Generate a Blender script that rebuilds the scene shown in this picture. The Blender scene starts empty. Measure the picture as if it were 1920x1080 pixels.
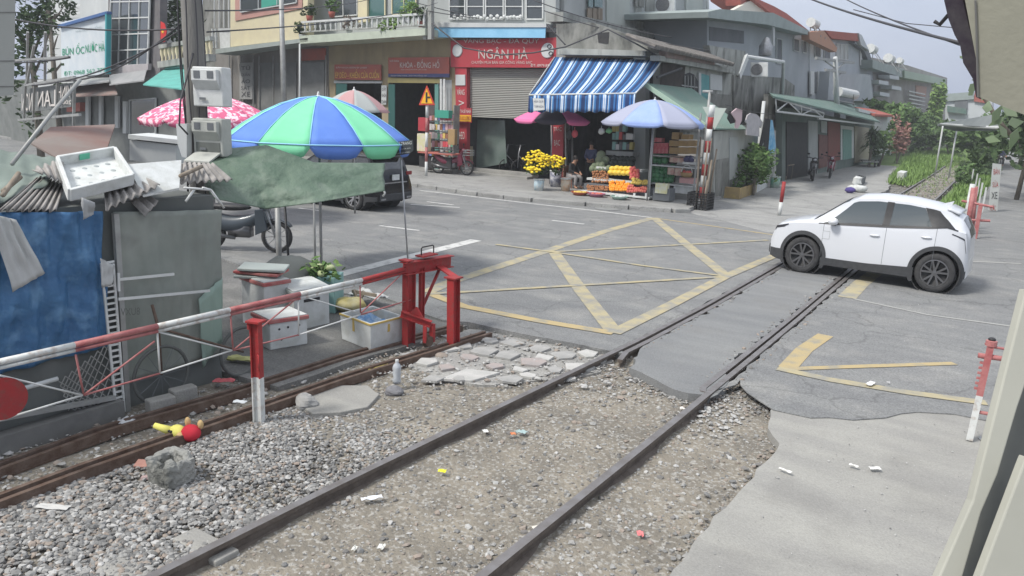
import bpy, bmesh, math, random
import numpy as np
from mathutils import Vector as V, Matrix, noise as mnoise
random.seed(7); np.random.seed(7)
S = bpy.context.scene; COL = S.collection
R = math.radians
# ---------------- camera
H = 3.05; F = 1450.0; YAW, PITCH, ROLL = R(32.95), R(13.16), R(2.30)
f_ = V((-math.sin(YAW)*math.cos(PITCH), math.cos(YAW)*math.cos(PITCH), -math.sin(PITCH)))
r0 = V((math.cos(YAW), math.sin(YAW), 0)); u0 = r0.cross(f_)
r_ = math.cos(ROLL)*r0 + math.sin(ROLL)*u0; u_ = -math.sin(ROLL)*r0 + math.cos(ROLL)*u0
CAM = V((0, 0, H))
cd = bpy.data.cameras.new('camera'); cam = bpy.data.objects.new('camera', cd); COL.objects.link(cam)
cd.sensor_width = 36; cd.lens = 36*F/1920; cd.clip_start = .05; cd.clip_end = 3000
cam.matrix_world = Matrix(((r_.x, u_.x, -f_.x, 0), (r_.y, u_.y, -f_.y, 0), (r_.z, u_.z, -f_.z, H), (0, 0, 0, 1)))
S.camera = cam
# ---------------- light
SUN_EL, SUN_AZ = R(52), R(-152)     # azimuth measured from +Y towards +X
w = bpy.data.worlds.new('World'); S.world = w; w.use_nodes = True
nt = w.node_tree; nt.nodes.clear()
sky = nt.nodes.new('ShaderNodeTexSky'); sky.sky_type = 'NISHITA'; sky.sun_disc = False
sky.sun_elevation = SUN_EL; sky.sun_rotation = SUN_AZ; sky.dust_density = 4; sky.air_density = 1.4
# the overcast: broad soft cloud over the blue
tc = nt.nodes.new('ShaderNodeTexCoord'); mp = nt.nodes.new('ShaderNodeMapping'); mp.inputs['Scale'].default_value = (1, 1, 3)
nz = nt.nodes.new('ShaderNodeTexNoise'); nz.inputs['Scale'].default_value = 2.2; nz.inputs['Detail'].default_value = 6; nz.inputs['Roughness'].default_value = .5
rp = nt.nodes.new('ShaderNodeValToRGB'); rp.color_ramp.elements[0].position = .3; rp.color_ramp.elements[1].position = .7
rp.color_ramp.elements[0].color = (5.0, 5.6, 6.9, 1); rp.color_ramp.elements[1].color = (8.2, 8.5, 9.2, 1)
mx = nt.nodes.new('ShaderNodeMix'); mx.data_type = 'RGBA'; mx.inputs[0].default_value = .85
bg = nt.nodes.new('ShaderNodeBackground'); bg.inputs['Strength'].default_value = .082
ow = nt.nodes.new('ShaderNodeOutputWorld')
L = nt.links.new
L(tc.outputs['Generated'], mp.inputs[0]); L(mp.outputs[0], nz.inputs['Vector']); L(nz.outputs[0], rp.inputs[0])
sx = nt.nodes.new('ShaderNodeSeparateXYZ'); gr = nt.nodes.new('ShaderNodeValToRGB'); gr.color_ramp.elements[0].position = .0; gr.color_ramp.elements[1].position = .75
gr.color_ramp.elements[0].color = (.58, .62, .72, 1); gr.color_ramp.elements[1].color = (1.25, 1.22, 1.16, 1)   # the cloud deck is brighter overhead than at the horizon
ml = nt.nodes.new('ShaderNodeMix'); ml.data_type = 'RGBA'; ml.blend_type = 'MULTIPLY'; ml.inputs[0].default_value = 1
L(tc.outputs['Generated'], sx.inputs[0]); L(sx.outputs['Z'], gr.inputs[0]); L(rp.outputs[0], ml.inputs[6]); L(gr.outputs[0], ml.inputs[7])
L(sky.outputs[0], mx.inputs[6]); L(ml.outputs[2], mx.inputs[7]); L(mx.outputs[2], bg.inputs[0]); L(bg.outputs[0], ow.inputs[0])
sl = bpy.data.lights.new('sun', 'SUN'); sl.energy = 2.1; sl.angle = R(11); sl.color = (1, .96, .9)
so = bpy.data.objects.new('sun', sl); COL.objects.link(so)
sd = V((math.sin(SUN_AZ)*math.cos(SUN_EL), math.cos(SUN_AZ)*math.cos(SUN_EL), math.sin(SUN_EL)))
so.rotation_euler = sd.to_track_quat('Z', 'Y').to_euler()
S.view_settings.view_transform = 'Standard'; S.view_settings.look = 'None'; S.view_settings.gamma = 1
S.view_settings.use_curve_mapping = False; S.view_settings.exposure = .76
S.cycles.max_bounces = 6; S.cycles.diffuse_bounces = 3; S.cycles.glossy_bounces = 3; S.cycles.transparent_max_bounces = 6

# ---------------- helpers: pixels of the 1920x1080 photograph to points
def ray(x, y): return f_ + (x-960)/F*r_ - (y-540)/F*u_
def G(x, y, z=0.0):
    d = ray(x, y); return CAM + d*((z-H)/d.z)
def AY(x, y, Y):
    d = ray(x, y); return CAM + d*(Y/d.y)
def AX(x, y, X):
    d = ray(x, y); return CAM + d*(X/d.x)
def AD(x, y, dep): return CAM + ray(x, y)*dep
class Pl:
    def __init__(s, p, n): s.p = V(p); s.n = V(n).normalized()
    def at(s, x, y, off=0):
        d = ray(x, y); return CAM + d*((s.p + s.n*off - CAM).dot(s.n)/d.dot(s.n))
def PX(X): return Pl((X, 0, 0), (1, 0, 0))
def PY(Y): return Pl((0, Y, 0), (0, -1, 0))
def rnd(a, b): return random.uniform(a, b)

class MB:
    def __init__(s): s.v = []; s.f = []; s.m = []
    def add(s, vs, fs, m=0):
        k = len(s.v); s.v += [tuple(p) for p in vs]; s.f += [tuple(i+k for i in q) for q in fs]; s.m += [m]*len(fs); return s
    def box(s, c, d, rz=0, m=0, rx=0, ry=0):
        M = Matrix.Rotation(rz, 3, 'Z') @ Matrix.Rotation(ry, 3, 'Y') @ Matrix.Rotation(rx, 3, 'X')
        return s.obox(V(c), M @ V((d[0]/2, 0, 0)), M @ V((0, d[1]/2, 0)), M @ V((0, 0, d[2]/2)), m)
    def obox(s, c, a, b, e, m=0):
        vs = [c+i*a+j*b+k*e for k in (-1, 1) for j in (-1, 1) for i in (-1, 1)]
        return s.add(vs, [(0, 2, 3, 1), (4, 5, 7, 6), (0, 1, 5, 4), (2, 6, 7, 3), (0, 4, 6, 2), (1, 3, 7, 5)], m)
    def beam(s, a, b, wd, h, m=0, up=(0, 0, 1)):
        a = V(a); b = V(b); d = (b-a); l = d.length
        if l < 1e-6: return s
        d /= l; up = V(up)
        sx = d.cross(up)
        if sx.length < 1e-3: sx = d.cross(V((0, 1, 0)))
        sx.normalize(); uz = sx.cross(d)
        return s.obox((a+b)/2, d*l/2, sx*wd/2, uz*h/2, m)
    def tube(s, pts, r, n=8, m=0, caps=True):
        pts = [V(p) for p in pts]; N = len(pts); rs = r if isinstance(r, (list, tuple)) else [r]*N
        vs = []; px = None
        for i, p in enumerate(pts):
            d = (pts[min(i+1, N-1)]-pts[max(i-1, 0)])
            d = d.normalized() if d.length > 1e-9 else V((0, 0, 1))
            if px is None:
                px = d.cross(V((0, 0, 1)))
                if px.length < .05: px = d.cross(V((0, 1, 0)))
            px = (px - d*px.dot(d)).normalized(); py = d.cross(px)
            for k in range(n):
                a = 2*math.pi*k/n; vs.append(p+(px*math.cos(a)+py*math.sin(a))*rs[i])
        fs = [(i*n+k, i*n+(k+1) % n, (i+1)*n+(k+1) % n, (i+1)*n+k) for i in range(N-1) for k in range(n)]
        if caps: fs += [tuple(range(n))[::-1], tuple(range((N-1)*n, N*n))]
        return s.add(vs, fs, m)
    def sph(s, c, r, seg=10, rings=7, m=0, jit=0, rz=0):
        if not isinstance(r, (tuple, list)): r = (r, r, r)
        c = V(c); vs = []; fs = []
        cz, sz = math.cos(rz), math.sin(rz)
        def P(a, b):
            k = 1+(rnd(-jit, jit) if jit else 0)
            x, y, z = math.cos(a)*math.sin(b)*r[0]*k, math.sin(a)*math.sin(b)*r[1]*k, math.cos(b)*r[2]*k
            return c+V((x*cz-y*sz, x*sz+y*cz, z))
        vs.append(P(0, 0))
        for i in range(1, rings):
            for k in range(seg): vs.append(P(2*math.pi*k/seg, math.pi*i/rings))
        vs.append(P(0, math.pi))
        for k in range(seg): fs.append((0, 1+k, 1+(k+1) % seg))
        for i in range(rings-2):
            for k in range(seg):
                a = 1+i*seg; fs.append((a+k, a+seg+k, a+seg+(k+1) % seg, a+(k+1) % seg))
        a = 1+(rings-2)*seg; z = len(vs)-1
        for k in range(seg): fs.append((z, a+(k+1) % seg, a+k))
        return s.add(vs, fs, m)
    def prism(s, poly, vec, m=0):
        n = len(poly); vec = V(vec); a = [V(p) for p in poly]; b = [p+vec for p in a]
        fs = [tuple(range(n)), tuple(range(n, 2*n))[::-1]]+[(i, i+n, (i+1) % n+n, (i+1) % n) for i in range(n)]
        return s.add(a+b, fs, m)
    def lathe(s, c, prof, n=16, m=0, axis=V((0, 0, 1)), a0=0):
        c = V(c); ax = V(axis).normalized(); e = ax.cross(V((0, 0, 1)))
        if e.length < .05: e = V((1, 0, 0))
        e.normalize(); g = ax.cross(e); vs = []; N = len(prof)
        for (r, z) in prof:
            for k in range(n):
                a = a0+2*math.pi*k/n; vs.append(c+ax*z+(e*math.cos(a)+g*math.sin(a))*max(r, 1e-4))
        fs = [(i*n+k, i*n+(k+1) % n, (i+1)*n+(k+1) % n, (i+1)*n+k) for i in range(N-1) for k in range(n)]
        return s.add(vs, fs, m)
    def grid(s, fn, nu, nv, m=0):
        vs = [fn(i/nu, j/nv) for j in range(nv+1) for i in range(nu+1)]
        fs = [(j*(nu+1)+i, j*(nu+1)+i+1, (j+1)*(nu+1)+i+1, (j+1)*(nu+1)+i) for j in range(nv) for i in range(nu)]
        return s.add(vs, fs, m)
    def build(s, name, mat=None, parent=None, smooth=False, thick=0, label=None, recalc=True, bevel=0):
        me = bpy.data.meshes.new(name); o = bpy.data.objects.new(name, me); COL.objects.link(o)
        org = V((0, 0, 0))
        if parent is not None:
            q = parent
            while q is not None: org += q.location; q = q.parent
            o.parent = parent
        elif s.v:
            A = np.array(s.v); lo = A.min(0); hi = A.max(0); org = V(((lo[0]+hi[0])/2, (lo[1]+hi[1])/2, lo[2])); o.location = org
        me.from_pydata([tuple(V(p)-org) for p in s.v], [], s.f)
        mats = mat if isinstance(mat, (list, tuple)) else [mat]
        for mm in mats:
            if mm: me.materials.append(mm)
        if len(mats) > 1: me.polygons.foreach_set('material_index', s.m)
        if recalc:
            b = bmesh.new(); b.from_mesh(me); bmesh.ops.recalc_face_normals(b, faces=b.faces); b.to_mesh(me); b.free()
        if smooth: me.polygons.foreach_set('use_smooth', [True]*len(me.polygons))
        me.update()
        if thick:
            md = o.modifiers.new('t', 'SOLIDIFY'); md.thickness = thick; md.offset = 0
        if bevel:
            md = o.modifiers.new('b', 'BEVEL'); md.width = bevel; md.segments = 2; md.limit_method = 'ANGLE'; md.angle_limit = R(40)
        if label: o['label'] = label
        return o
def thing(name, label, cat, loc=(0, 0, 0), group=None, rz=0):
    o = bpy.data.objects.new(name, None); COL.objects.link(o); o.location = V(loc); o.empty_display_size = .2
    o['label'] = label; o['category'] = cat
    if group: o['group'] = group
    if rz: o.rotation_euler.z = rz
    return o
def tag(o, label, cat, group=None, kind=None):
    o['label'] = label; o['category'] = cat
    if group: o['group'] = group
    if kind: o['kind'] = kind
    return o
def struct(o, kind='structure'):
    o['kind'] = kind; return o
def kids(o): return [c for c in COL.objects if c.parent == o]
def copytree(o, loc=None, rz=None, label=None, parent=None):
    c = o.copy(); COL.objects.link(c); c.parent = parent
    for ch in kids(o): copytree(ch, parent=c)
    if loc is not None: c.location = V(loc)
    if rz is not None: c.rotation_euler.z = rz
    if label: c['label'] = label
    return c

# ---------------- materials
def col(c): 
    if isinstance(c, str):
        c = c.lstrip('#'); c = [int(c[i:i+2], 16)/255 for i in (0, 2, 4)]
        c = [x/12.92 if x <= .04045 else ((x+.055)/1.055)**2.4 for x in c]
    return (c[0], c[1], c[2], 1)
MC = {}
def mat(name, c, c2=None, rough=.8, scale=3, bump=0, bscale=40, metal=0, c3=None, s3=30, a3=.5, stretch=(1, 1, 1), emit=0, lo=.35, hi=.65, coat=0, spec=.35, detail=6):
    if name in MC: return MC[name]
    m = bpy.data.materials.new(name); m.use_nodes = True; n = m.node_tree.nodes; l = m.node_tree.links.new
    b = n['Principled BSDF']; b.inputs['Roughness'].default_value = rough; b.inputs['Metallic'].default_value = metal
    b.inputs['Base Color'].default_value = col(c); b.inputs['Specular IOR Level'].default_value = spec
    if coat: b.inputs['Coat Weight'].default_value = coat; b.inputs['Coat Roughness'].default_value = .08
    t = n.new('ShaderNodeTexCoord'); mp = n.new('ShaderNodeMapping'); mp.inputs['Scale'].default_value = stretch; l(t.outputs['Object'], mp.inputs[0])
    last = None
    if c2 is not None:
        z = n.new('ShaderNodeTexNoise'); z.inputs['Scale'].default_value = scale; z.inputs['Detail'].default_value = detail; z.inputs['Roughness'].default_value = .62; l(mp.outputs[0], z.inputs['Vector'])
        r = n.new('ShaderNodeValToRGB'); r.color_ramp.elements[0].position = lo; r.color_ramp.elements[1].position = hi
        r.color_ramp.elements[0].color = col(c); r.color_ramp.elements[1].color = col(c2); l(z.outputs[0], r.inputs[0]); last = r.outputs[0]
        if c3 is not None:
            z3 = n.new('ShaderNodeTexNoise'); z3.inputs['Scale'].default_value = s3; z3.inputs['Detail'].default_value = 4; l(mp.outputs[0], z3.inputs['Vector'])
            r3 = n.new('ShaderNodeValToRGB'); r3.color_ramp.elements[0].position = .52; r3.color_ramp.elements[1].position = .66
            r3.color_ramp.elements[0].color = (0, 0, 0, 1); r3.color_ramp.elements[1].color = (a3, a3, a3, 1); l(z3.outputs[0], r3.inputs[0])
            x = n.new('ShaderNodeMix'); x.data_type = 'RGBA'; l(r3.outputs[0], x.inputs[0]); l(last, x.inputs[6]); x.inputs[7].default_value = col(c3); last = x.outputs[2]
        l(last, b.inputs['Base Color'])
    if bump:
        z = n.new('ShaderNodeTexNoise'); z.inputs['Scale'].default_value = bscale; z.inputs['Detail'].default_value = 6; l(mp.outputs[0], z.inputs['Vector'])
        k = n.new('ShaderNodeBump'); k.inputs['Strength'].default_value = min(bump, 1); k.inputs['Distance'].default_value = .02*max(1, bump); l(z.outputs[0], k.inputs['Height']); l(k.outputs[0], b.inputs['Normal'])
    if emit: b.inputs['Emission Color'].default_value = col(c); b.inputs['Emission Strength'].default_value = emit
    MC[name] = m; return m
def wave(name, c, c2, scale, axis='X', rough=.7, bump=.5, dirt=None, ds=2, da=.5, sharp=None, rot=0):
    """stripes / corrugation along an axis in object space, c and c2 the two colours"""
    if name in MC: return MC[name]
    m = bpy.data.materials.new(name); m.use_nodes = True; n = m.node_tree.nodes; l = m.node_tree.links.new
    b = n['Principled BSDF']; b.inputs['Roughness'].default_value = rough; b.inputs['Specular IOR Level'].default_value = .3
    t = n.new('ShaderNodeTexCoord'); mp = n.new('ShaderNodeMapping'); mp.inputs['Rotation'].default_value = (0, 0, rot); l(t.outputs['Object'], mp.inputs[0])
    wv = n.new('ShaderNodeTexWave'); wv.bands_direction = axis; wv.inputs['Scale'].default_value = scale; l(mp.outputs[0], wv.inputs['Vector'])
    r = n.new('ShaderNodeValToRGB'); r.color_ramp.elements[0].color = col(c); r.color_ramp.elements[1].color = col(c2)
    if sharp: r.color_ramp.elements[0].position = sharp[0]; r.color_ramp.elements[1].position = sharp[1]
    l(wv.outputs['Fac'], r.inputs[0]); last = r.outputs[0]
    if dirt:
        z = n.new('ShaderNodeTexNoise'); z.inputs['Scale'].default_value = ds; z.inputs['Detail'].default_value = 8; l(t.outputs['Object'], z.inputs['Vector'])
        r3 = n.new('ShaderNodeValToRGB'); r3.color_ramp.elements[0].position = .42; r3.color_ramp.elements[1].position = .68
        r3.color_ramp.elements[0].color = (0, 0, 0, 1); r3.color_ramp.elements[1].color = (da, da, da, 1); l(z.outputs[0], r3.inputs[0])
        x = n.new('ShaderNodeMix'); x.data_type = 'RGBA'; l(r3.outputs[0], x.inputs[0]); l(last, x.inputs[6]); x.inputs[7].default_value = col(dirt); last = x.outputs[2]
    l(last, b.inputs['Base Color'])
    if bump:
        k = n.new('ShaderNodeBump'); k.inputs['Strength'].default_value = bump; k.inputs['Distance'].default_value = .03; l(wv.outputs['Fac'], k.inputs['Height']); l(k.outputs[0], b.inputs['Normal'])
    MC[name] = m; return m
def glass(name, c, rough=.08):
    if name in MC: return MC[name]
    m = mat(name, c, rough=rough, spec=.9, coat=.5); return m

ground_slots = {}
def asphalt(name, ca, cb, cc, crack=True, sp=.28):
    m = mat(name, ca, cb, rough=.9, scale=.35, c3=cc, s3=1.4, a3=.5, bump=.35, bscale=70, lo=.3, hi=.7, detail=9)
    n = m.node_tree.nodes; l = m.node_tree.links.new; b = n['Principled BSDF']
    src = b.inputs['Base Color'].links[0].from_socket; t = [q for q in n if q.type == 'TEX_COORD'][0]
    # fine aggregate speckle
    z = n.new('ShaderNodeTexNoise'); z.inputs['Scale'].default_value = 55; z.inputs['Detail'].default_value = 3; l(t.outputs['Object'], z.inputs['Vector'])
    r = n.new('ShaderNodeValToRGB'); r.color_ramp.elements[0].position = .3; r.color_ramp.elements[1].position = .75
    r.color_ramp.elements[0].color = (1-sp,)*3+(1,); r.color_ramp.elements[1].color = (1+sp,)*3+(1,); l(z.outputs[0], r.inputs[0])
    x = n.new('ShaderNodeMix'); x.data_type = 'RGBA'; x.blend_type = 'MULTIPLY'; x.inputs[0].default_value = 1; l(src, x.inputs[6]); l(r.outputs[0], x.inputs[7]); last = x.outputs[2]
    # scuffs running with the traffic (along X)
    mp = n.new('ShaderNodeMapping'); mp.inputs['Scale'].default_value = (.5, 2.2, 1); l(t.outputs['Object'], mp.inputs[0])
    z = n.new('ShaderNodeTexNoise'); z.inputs['Scale'].default_value = 1.6; z.inputs['Detail'].default_value = 8; l(mp.outputs[0], z.inputs['Vector'])
    r = n.new('ShaderNodeValToRGB'); r.color_ramp.elements[0].position = .38; r.color_ramp.elements[1].position = .66
    r.color_ramp.elements[0].color = (.92, .92, .93, 1); r.color_ramp.elements[1].color = (1.08, 1.08, 1.07, 1); l(z.outputs[0], r.inputs[0])
    x = n.new('ShaderNodeMix'); x.data_type = 'RGBA'; x.blend_type = 'MULTIPLY'; x.inputs[0].default_value = 1; l(last, x.inputs[6]); l(r.outputs[0], x.inputs[7]); last = x.outputs[2]
    if crack:
        nd = n.new('ShaderNodeTexNoise'); nd.inputs['Scale'].default_value = 1.5; nd.inputs['Detail'].default_value = 5; l(t.outputs['Object'], nd.inputs['Vector'])
        ad = n.new('ShaderNodeMix'); ad.data_type = 'RGBA'; ad.blend_type = 'ADD'; ad.inputs[0].default_value = .9; l(t.outputs['Object'], ad.inputs[6]); l(nd.outputs['Color'], ad.inputs[7])
        vo = n.new('ShaderNodeTexVoronoi'); vo.feature = 'DISTANCE_TO_EDGE'; vo.inputs['Scale'].default_value = .42; l(ad.outputs[2], vo.inputs['Vector'])
        r = n.new('ShaderNodeValToRGB'); r.color_ramp.elements[0].position = .0; r.color_ramp.elements[1].position = .012
        r.color_ramp.elements[0].color = (.5, .5, .5, 1); r.color_ramp.elements[1].color = (1, 1, 1, 1); l(vo.outputs['Distance'], r.inputs[0])
        x = n.new('ShaderNodeMix'); x.data_type = 'RGBA'; x.blend_type = 'MULTIPLY'; x.inputs[0].default_value = .55; l(last, x.inputs[6]); l(r.outputs[0], x.inputs[7]); last = x.outputs[2]
    l(last, b.inputs['Base Color']); return m
M_ASPH = asphalt('asphalt', (.185, .19, .19), (.225, .227, .222), (.28, .277, .262))
M_SLAB = asphalt('slab_asphalt', (.185, .192, .195), (.225, .228, .225), (.19, .19, .185), crack=False, sp=.16)
M_CONC = asphalt('concrete_path', (.27, .265, .245), (.335, .33, .305), (.22, .215, .20), crack=False, sp=.1)
M_PAVE = asphalt('pavement', (.27, .27, .26), (.35, .35, .335), (.19, .19, .18), crack=True)
M_DIRT = mat('dirt', (.262, .235, .19), (.15, .138, .117), rough=.95, scale=1.7, c3=(.40, .39, .36), s3=26, a3=.75, bump=1.6, bscale=22, lo=.35, hi=.68, detail=9)
M_MUD = mat('mud', (.12, .115, .105), (.2, .19, .17), rough=.9, scale=1.6, c3=(.3, .28, .25), s3=34, a3=.7, bump=1.5, bscale=30)
M_GRASSG = mat('grass_ground', (.09, .16, .04), (.15, .22, .07), rough=.95, scale=2, c3=(.2, .2, .12), s3=6, a3=.5)
M_RUST = mat('rail_rust', (.10, .062, .045), (.17, .125, .10), rough=.75, scale=9, metal=.2, bump=.4, bscale=60)
M_RAILTOP = mat('rail_top', (.26, .25, .25), (.19, .175, .165), rough=.45, scale=6, metal=.5)
M_RAILG = mat('rail_grey', (.10, .082, .07), (.16, .135, .115), rough=.7, scale=7, metal=.2, bump=.3)
def paint(name, c, base, wear=.5, s=4):
    m = mat(name, c, base, rough=.85, scale=s, lo=wear, hi=wear+.22, detail=10, bump=.25, bscale=80); return m
M_YEL = paint('yellow_paint', (.42, .335, .18), (.26, .255, .22), .47, 3.5)
M_YEL2 = paint('yellow_paint_worn', (.40, .35, .22), (.25, .25, .235), .42, 3)
M_WPL = paint('white_paint_worn', (.55, .55, .53), (.27, .27, .265), .48, 5)
M_WHITE = mat('white_paint', (.64, .65, .64), (.52, .54, .52), rough=.55, scale=5, bump=.1)
M_WHR = mat('white_paint_rusty', (.66, .67, .65), (.52, .54, .52), rough=.55, scale=5, c3=(.3, .2, .14), s3=14, a3=.5, bump=.2)
M_RED = mat('red_paint', (.36, .028, .03), (.27, .035, .035), rough=.6, scale=6, c3=(.2, .06, .05), s3=18, a3=.6, bump=.25)
M_REDDULL = mat('red_dull', (.34, .10, .10), (.43, .19, .18), rough=.6, scale=8, bump=.2)
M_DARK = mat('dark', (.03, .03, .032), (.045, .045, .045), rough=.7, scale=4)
M_BLACK = mat('black_plastic', (.022, .023, .025), (.035, .035, .037), rough=.5, scale=8)
M_TYRE = mat('tyre', (.035, .035, .037), (.055, .055, .055), rough=.85, scale=12, bump=.3)
M_STEEL = mat('steel', (.42, .43, .44), (.3, .3, .3), rough=.4, scale=8, metal=.6)
M_GALV = mat('galvanised', (.36, .37, .36), (.27, .27, .26), rough=.55, scale=4, metal=.3)
M_CREAM = mat('cream_wall', (.68, .61, .40), (.6, .54, .38), rough=.85, scale=1.2, bump=.1)
M_TAN = mat('tan_wall', (.42, .34, .21), (.30, .25, .17), rough=.85, scale=1.0, stretch=(1, 1, .4), bump=.1)
M_PINK = mat('pink_trim', (.5, .28, .24), (.45, .26, .22), rough=.85, scale=2)
M_OLD = mat('stained_plaster', (.40, .41, .38), (.27, .28, .26), rough=.92, scale=1.3, c3=(.12, .12, .11), s3=2.2, a3=.7, stretch=(1, 1, .35), bump=.35, bscale=18, detail=10)
M_OLD2 = mat('mouldy_plaster', (.30, .30, .28), (.15, .155, .14), rough=.95, scale=1.1, c3=(.06, .062, .058), s3=1.8, a3=.8, stretch=(1, 1, .5), bump=.5, bscale=14, detail=10)
M_GREY = mat('grey_render', (.42, .44, .43), (.34, .36, .35), rough=.9, scale=.8, stretch=(1, 1, .4), bump=.15)
M_LGREY = mat('light_render', (.55, .57, .56), (.46, .48, .48), rough=.9, scale=.8, stretch=(1, 1, .4), bump=.1)
M_WOOD = mat('old_wood', (.20, .16, .12), (.3, .26, .21), rough=.85, scale=8, stretch=(1, 1, .2), bump=.3)
M_WIN = glass('window_glass', (.045, .055, .06))
M_WINT = glass('teal_glass', (.05, .13, .12))
M_LEAF = mat('leaves', (.05, .115, .03), (.12, .2, .06), rough=.75, scale=3, c3=(.2, .28, .1), s3=9, a3=.6)
M_LEAFD = mat('dark_leaves', (.025, .05, .02), (.06, .1, .035), rough=.8, scale=3, c3=(.12, .17, .07), s3=9, a3=.5)
M_LEAFP = mat('pale_leaves', (.13, .23, .055), (.22, .33, .10), rough=.75, scale=3)
M_BARK = mat('bark', (.13, .11, .09), (.2, .18, .15), rough=.95, scale=8, stretch=(1, 1, .2), bump=.8)
M_FOAM = mat('foam_white', (.64, .66, .65), (.52, .54, .52), rough=.8, scale=5, c3=(.4, .4, .36), s3=7, a3=.35, bump=.25, bscale=60)
M_CABLE = mat('cable', (.06, .06, .065), rough=.6)
M_TILE = mat('red_tile', (.38, .10, .075), (.28, .09, .07), rough=.85, scale=5)
M_GREENROOF = wave('green_roof', (.10, .17, .145), (.15, .235, .20), 7, 'Y', dirt=(.22, .23, .21), ds=1.2, bump=.6)

def leaves(mb, c, rad, n, size, lump=.35, seed=1, flat=0, droop=0):
    rr = random.Random(seed); c = V(c)
    cl = [(V((rr.gauss(0, .45)*rad[0], rr.gauss(0, .45)*rad[1], rr.gauss(0, .42)*rad[2])), rr.uniform(.25, .5)) for _ in range(max(5, int(9+n/160)))]
    for i in range(n):
        if rr.random() < .8:
            q, k = rr.choice(cl); d = V((rr.gauss(0, 1), rr.gauss(0, 1), rr.gauss(0, 1))).normalized()*k*rr.uniform(.6, 1)
            p = q+V((d.x*rad[0], d.y*rad[1], d.z*rad[2]))
        else:
            p = V((rr.uniform(-1, 1)*rad[0], rr.uniform(-1, 1)*rad[1], rr.uniform(-1, 1)*rad[2]))*.85
        a = V((rr.gauss(0, 1), rr.gauss(0, 1), rr.gauss(0, .6)-droop)).normalized(); b = a.cross(V((rr.gauss(0, 1), rr.gauss(0, 1), rr.gauss(0, 1)))).normalized()
        s = size*rr.uniform(.6, 1.3); p = c+p
        mb.add([p-a*s, p-b*s*.42, p+a*s, p+b*s*.42], [(0, 1, 2, 3)])
    return mb
def tree(name, label, base, h, rad, n, size, mleaf, cat='tree', seed=1, group=None, trunk=.12, crown_z=None):
    t = thing(name, label, cat, base, group); b = V(base); cz = crown_z if crown_z is not None else h-rad[2]
    rr = random.Random(seed); mb = MB()
    mb.tube([b, b+V((rr.uniform(-.1, .1), 0, cz*.5)), b+V((0, 0, cz))], [trunk, trunk*.8, trunk*.5], 8)
    for k in range(6):
        a = rr.uniform(0, 6.28); s = b+V((0, 0, cz*rr.uniform(.55, 1))); mb.tube([s, s+V((math.cos(a)*rad[0]*.35, math.sin(a)*rad[1]*.35, rad[2]*.35)), s+V((math.cos(a)*rad[0]*.7, math.sin(a)*rad[1]*.7, rad[2]*rr.uniform(.3, .9)))], [trunk*.4, trunk*.3, trunk*.1], 6)
    mb.build('trunk', M_BARK, t, True)
    leaves(MB(), b+V((0, 0, cz)), rad, n, size, seed=seed).build('crown', mleaf, t, recalc=False) if False else None
    m2 = MB(); leaves(m2, b+V((0, 0, cz)), rad, n, size, seed=seed); m2.build('crown', mleaf, t, recalc=False)
    return t

def text(body, tl, tr, bl, m, parent, name='lettering', ext=.004, mirror=False):
    cu = bpy.data.curves.new('t', 'FONT'); cu.body = body; cu.align_x = 'LEFT'; cu.resolution_u = 3
    o = bpy.data.objects.new('t', cu); COL.objects.link(o)
    bpy.context.view_layer.update()
    dg = bpy.context.evaluated_depsgraph_get(); me0 = o.evaluated_get(dg).to_mesh()
    vs = [v.co.copy() for v in me0.vertices]; fs = [tuple(p.vertices) for p in me0.polygons]
    o.evaluated_get(dg).to_mesh_clear(); bpy.data.objects.remove(o); bpy.data.curves.remove(cu)
    if not vs: return None
    x0 = min(v.x for v in vs); x1 = max(v.x for v in vs); y0 = min(v.y for v in vs); y1 = max(v.y for v in vs)
    tl, tr, bl = V(tl), V(tr), V(bl); ux = tr-tl; uy = tl-bl; n = ux.cross(uy).normalized()
    if n.dot(CAM-tl) < 0: n = -n
    mb = MB()
    pts = []
    for v in vs:
        a = (v.x-x0)/(x1-x0); b = (v.y-y0)/(y1-y0)
        if mirror: a = 1-a
        pts.append(bl+ux*a+uy*b+n*ext)
    mb.add(pts, fs)
    return mb.build(name, m, parent, recalc=False)
def ptext(body, pl, x0, y0, x1, y1, m, parent, off=.01, sl=0.0, name='lettering', mirror=False):
    """lettering on plane pl inside pixel box; sl = slope of the baseline in the picture"""
    d = (x1-x0)*sl
    return text(body, pl.at(x0, y0, off), pl.at(x1, y0+d, off), pl.at(x0, y1, off), m, parent, name, .003, mirror)
def pq(mb, pl, pts, th=.05, off=0, m=0):
    P = [pl.at(x, y, off) for x, y in pts]; return mb.prism(P, -pl.n*th, m)
def rect(x0, y0, x1, y1, sl=0.0): return [(x0, y0), (x1, y0+(x1-x0)*sl), (x1, y1+(x1-x0)*sl), (x0, y1)]
def part(name, m, parent, pl, pts, th=.05, off=0, label=None, bevel=0):
    mb = MB(); pq(mb, pl, pts, th, off); return mb.build(name, m, parent, label=label, bevel=bevel)
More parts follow.
